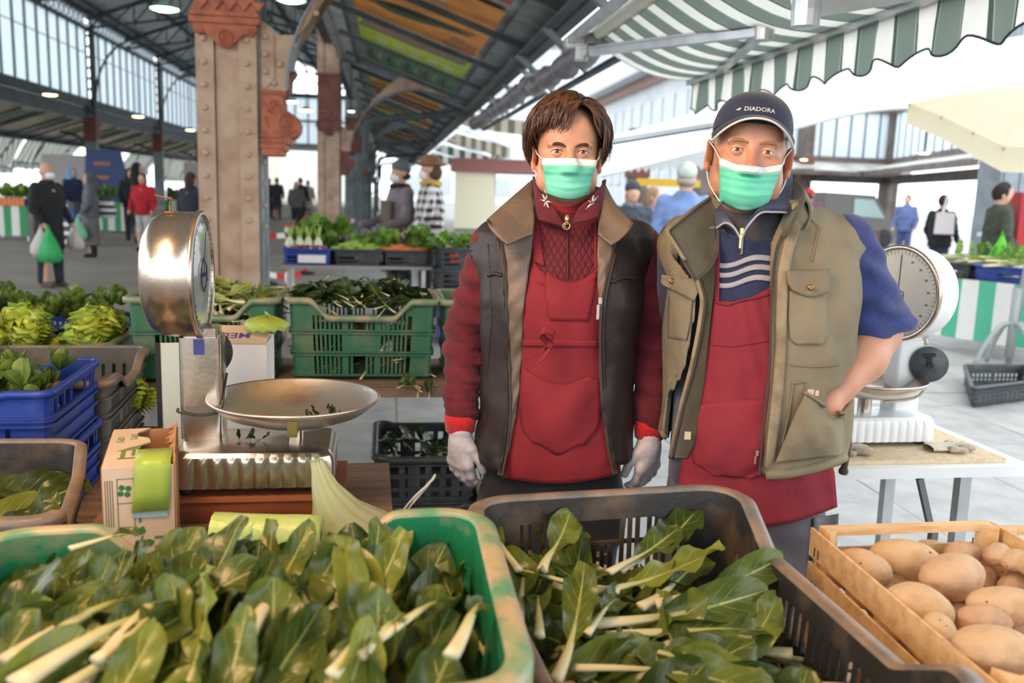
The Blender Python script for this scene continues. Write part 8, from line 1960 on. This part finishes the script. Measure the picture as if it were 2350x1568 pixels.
for i,(q0,q1,lab)in enumerate((((600,535,13.3),(742,515,14.2),'red and white tape strung between the barrier posts'),((598,617,13),(690,622,12),'lower red and white tape near the near column'),((786,500,19.2),(826,496,19.25),'red and white tape at the second column'))):
 A_,B_=at(*q0),at(*q1);t=thing('barrier_tape',lab,'tape',A_);b=MB();P=[A_.lerp(B_,s)-Vector((0,0,.05*math.sin(PI*s)))for s in np.linspace(0,1,12)];b.sheet([P,[q-Vector((0,0,.08))for q in P]],.002);b.build('strip',rwx,t,world=True)
pA,pB=at(-60,555,20.5),at(66,548,20.5);pA.z=pB.z=0;t_,d,n,L=stall('green striped stall at the frame edge behind the bald man',pA,pB,1.2,.80,.12,gws2,3,1);fill(pA,d,n,L,.95,0,1,60,HB,'green vegetable top on the striped stall behind the bald man','vegetable','greens on the stall behind the bald man',41,sc=(1.5,2.5),h=.05)
for i in range(9):t=thing('carrot_heap','orange carrot bunch at the front of the striped stall behind the bald man','carrots',pA+d*(L*.3+.1*i)+n*-.0+Vector((0,0,.80)),0,'carrot bunches on the far stall');b=MB();b.box((0,-.03,.08),(.085,.05,.16));b.build('body',crt,t)
pA,pB=at(205,520,25),at(290,518,25);pA.z=pB.z=0;t_,d,n,L=stall('green striped stall behind the hooded woman',pA,pB,1.0,.85,.05,gws2,3,1);fill(pA,d,n,L,.98,0,1,40,HB,'salad on the stall behind the hooded woman','vegetable','salads behind the hooded woman',42,sc=(1.5,2.5),h=.02)
pA,pB=at(380,500,30),at(450,500,30);pA.z=pB.z=0;t_,d,n,L=stall('striped stall half hidden by the near column',pA,pB,1.0,.85,.05,gws2,2,1);fill(pA,d,n,L,.98,0,1,24,HB,'salad on the stall beside the near column','vegetable','salads beside the near column',43,sc=(1.5,2.5),h=.02)
a=at(158,530,19.5);a.z=0
for i in range(5):
 t=thing('bottle_crate','labelled dark crate in the stack behind the bald man, %s from the ground'%('first','second','third','fourth','fifth')[i],'crate',(a.x,a.y,.19*i),0,'crates stacked behind the bald man');b=MB();b.box((0,0,.093),(.42,.35,.18));b.build('body',cbl if i==3 else cbd,t);b=MB();b.box((.02,-.18,.1),(.14,.01,.08));b.build('label',MATS['label_paper'],t)
a=at(245,440,27);t=thing('display_board','dark blue stall tent panel behind the hooded woman','panel',(a.x,a.y,0));b=MB();b.prism([(-.75,0),(.9,0),(.45,2.3),(-.55,2.3)],(0,.06,0));b.build('panel',mat('navy_tarp',(52,70,120),.6),t);b=MB()
for z,w in ((1.9,.5),(1.5,.4)):b.box((-.1,-.02,z),(w,.02,.1))
b.build('lettering_strip',mat('orange_strip',(170,110,80),.6),t)
for px,Y,w,lab in ((150,28,1.3,'grey van panel behind the bald man'),(455,33,1.0,'pale van panel at the edge of the near column')):a=at(px,440,Y);t=thing('van_panel',lab,'panel',(a.x,a.y,0));b=MB();b.box((0,0,1.1),(w,.1,2.1));b.box((0,0,.2),(w*.9,.14,.2));b.build('panel',mat('van_grey',(176,170,166),.5),t)
pA,pB=Vector((4.22,9.45,0)),Vector((5.5,7.65,0));t_,d,n,L=stall('green and white striped stall by the aluminium pole',pA,pB,1.3,.76,.16,gws,4,2)
fill(pA,d,n,L,.93,0,.9,70,LT,'pale leek lying on the striped stall by the aluminium pole','leek','leeks on the right-hand stall',51,yawc=.9,yaws=.4,el=(-.05,.15),h=.0,dep=(.05,.6));fill(pA,d,n,L,.95,0,.9,46,HB,'green leafy top on the striped stall by the aluminium pole','leaf','greens on the right-hand stall',52,h=.03,dep=(.4,.9))
crate('black crate lying on the paving in front of the striped stall',[atz(2235,890,.16).xy,atz(2385,872,.16).xy,atz(2350,838,.16).xy,atz(2215,838,.16).xy],0,.16,cbd,cbd,slots(14,.1,(2,4)),r=.03,step=.02)
a=at(1948,500,31);t=thing('parked_van','dark parked van behind the shoulder of the man in the vest','van',(a.x,a.y,0),.3);b=MB();b.prism([(-1.6,.3),(1.3,.3),(1.35,.85),(.9,1.0),(.3,1.75),(-1.6,1.8)],(0,1.7,0),O=(0,-.85,0));b.build('body',mat('van_paint',(96,92,90),.35),t);b=MB();b.prism([(-.5,1.05),(.75,1.0),(.25,1.6),(-.5,1.62)],(0,.02,0),O=(0,-.88,0));b.build('window',mat('van_glass',(150,176,172),.1),t)
for x in (-1.0,.8):b=MB();b.lathe([(.32,-.1),(.32,.1),(.2,.12),(0,.12)],16,(x,-.78,.32),Mf);b.build('wheel',blackr,t)
a=at(1995,520,26);t=thing('wooden_box','brown box pile at the foot of the brown corner column','box',(a.x-.3,a.y,0));b=MB();b.box((0,0,.35),(1.0,.6,.7));b.build('body',mat('brown_pile',(112,78,72),.8),t);b=MB();b.box((0,0,.72),(1.04,.64,.04));b.build('lid',MATS['brown_pile'],t)
A_,B_=at(1478,418,20),at(1590,410,20);t=thing('market_booth','booth with a yellow fascia board behind the blue jacket','booth',((A_.x+B_.x)/2,A_.y,0));w=B_.x-A_.x;b=MB();b.box((0,0,A_.z),(w*1.3,.1,.16));b.build('fascia',mat('yellow_board',(240,196,60),.6),t);b=MB();b.box((.1,.3,1.1),(w*.8,.5,.8));b.build('counter',mat('cream_counter',(206,200,186),.7),t)
for x in (-w*.6,w*.6):b=MB();b.box((x,0,(A_.z-.08)/2),(.12,.1,A_.z-.08));b.build('post',brown,t)
a=at(1460,440,24);t=thing('hall_column','brown column behind the woman in the beret','column',(a.x,a.y,0));b=MB();b.box((0,0,1.6),(.5,.5,3.2));b.box((0,0,.2),(.7,.7,.4));b.build('shaft',brown,t);b=MB();b.box((0,0,2.1),(.6,.6,.3));b.build('capital',terra_far,t)
a=at(1608,420,24);t=thing('hall_column','brown column between the blue jacket and the ear of the man','column',(a.x,a.y,0));b=MB();b.box((0,0,1.5),(.5,.5,3.0));b.box((0,0,.2),(.7,.7,.4));b.build('shaft',brown,t);b=MB();b.box((0,0,2.9),(.66,.6,.3));b.build('capital',terra_far,t)
a=at(2347,480,13);t=thing('red_cabinet','red stall cabinet behind the woman in the dark green jacket','cabinet',(a.x,a.y,0));b=MB();b.box((0,0,1.05),(.34,.5,1.3));b.build('body',mat('red_paint',(176,30,40),.5),t);b=MB();b.box((0,0,.2),(.32,.45,.4));b.build('plinth',brown,t)
t=thing('barrier_tape','white and red tape tied round the big grey column','tape',(7.73,14.2,1.05));b=MB();b.box((0,.02,0),(.66,.62,.06));b.box((-.12,-.30,-.28),(.09,.02,.5));b.box((.1,-.30,-.24),(.08,.02,.44));b.build('strip',wmask,t)
for o in HB+LT:hide_proto(o)
# look-alikes of one spot are told apart by their order from the front
_same={}
for _o in S.objects:
 if _o.parent is None and _o.get('category')and _o.get('label'):_same.setdefault((_o['label'],_o.get('group','')),[]).append(_o)
_ORD=('first','second','third','fourth','fifth','sixth','seventh','eighth','ninth')
for (_l,_g),_os in _same.items():
 if 1<len(_os)<=9 and len(_l.split())<=13:
  for _i,_o in enumerate(sorted(_os,key=lambda o:o.location.y)):_o['label']=_l+', %s from front'%_ORD[_i]
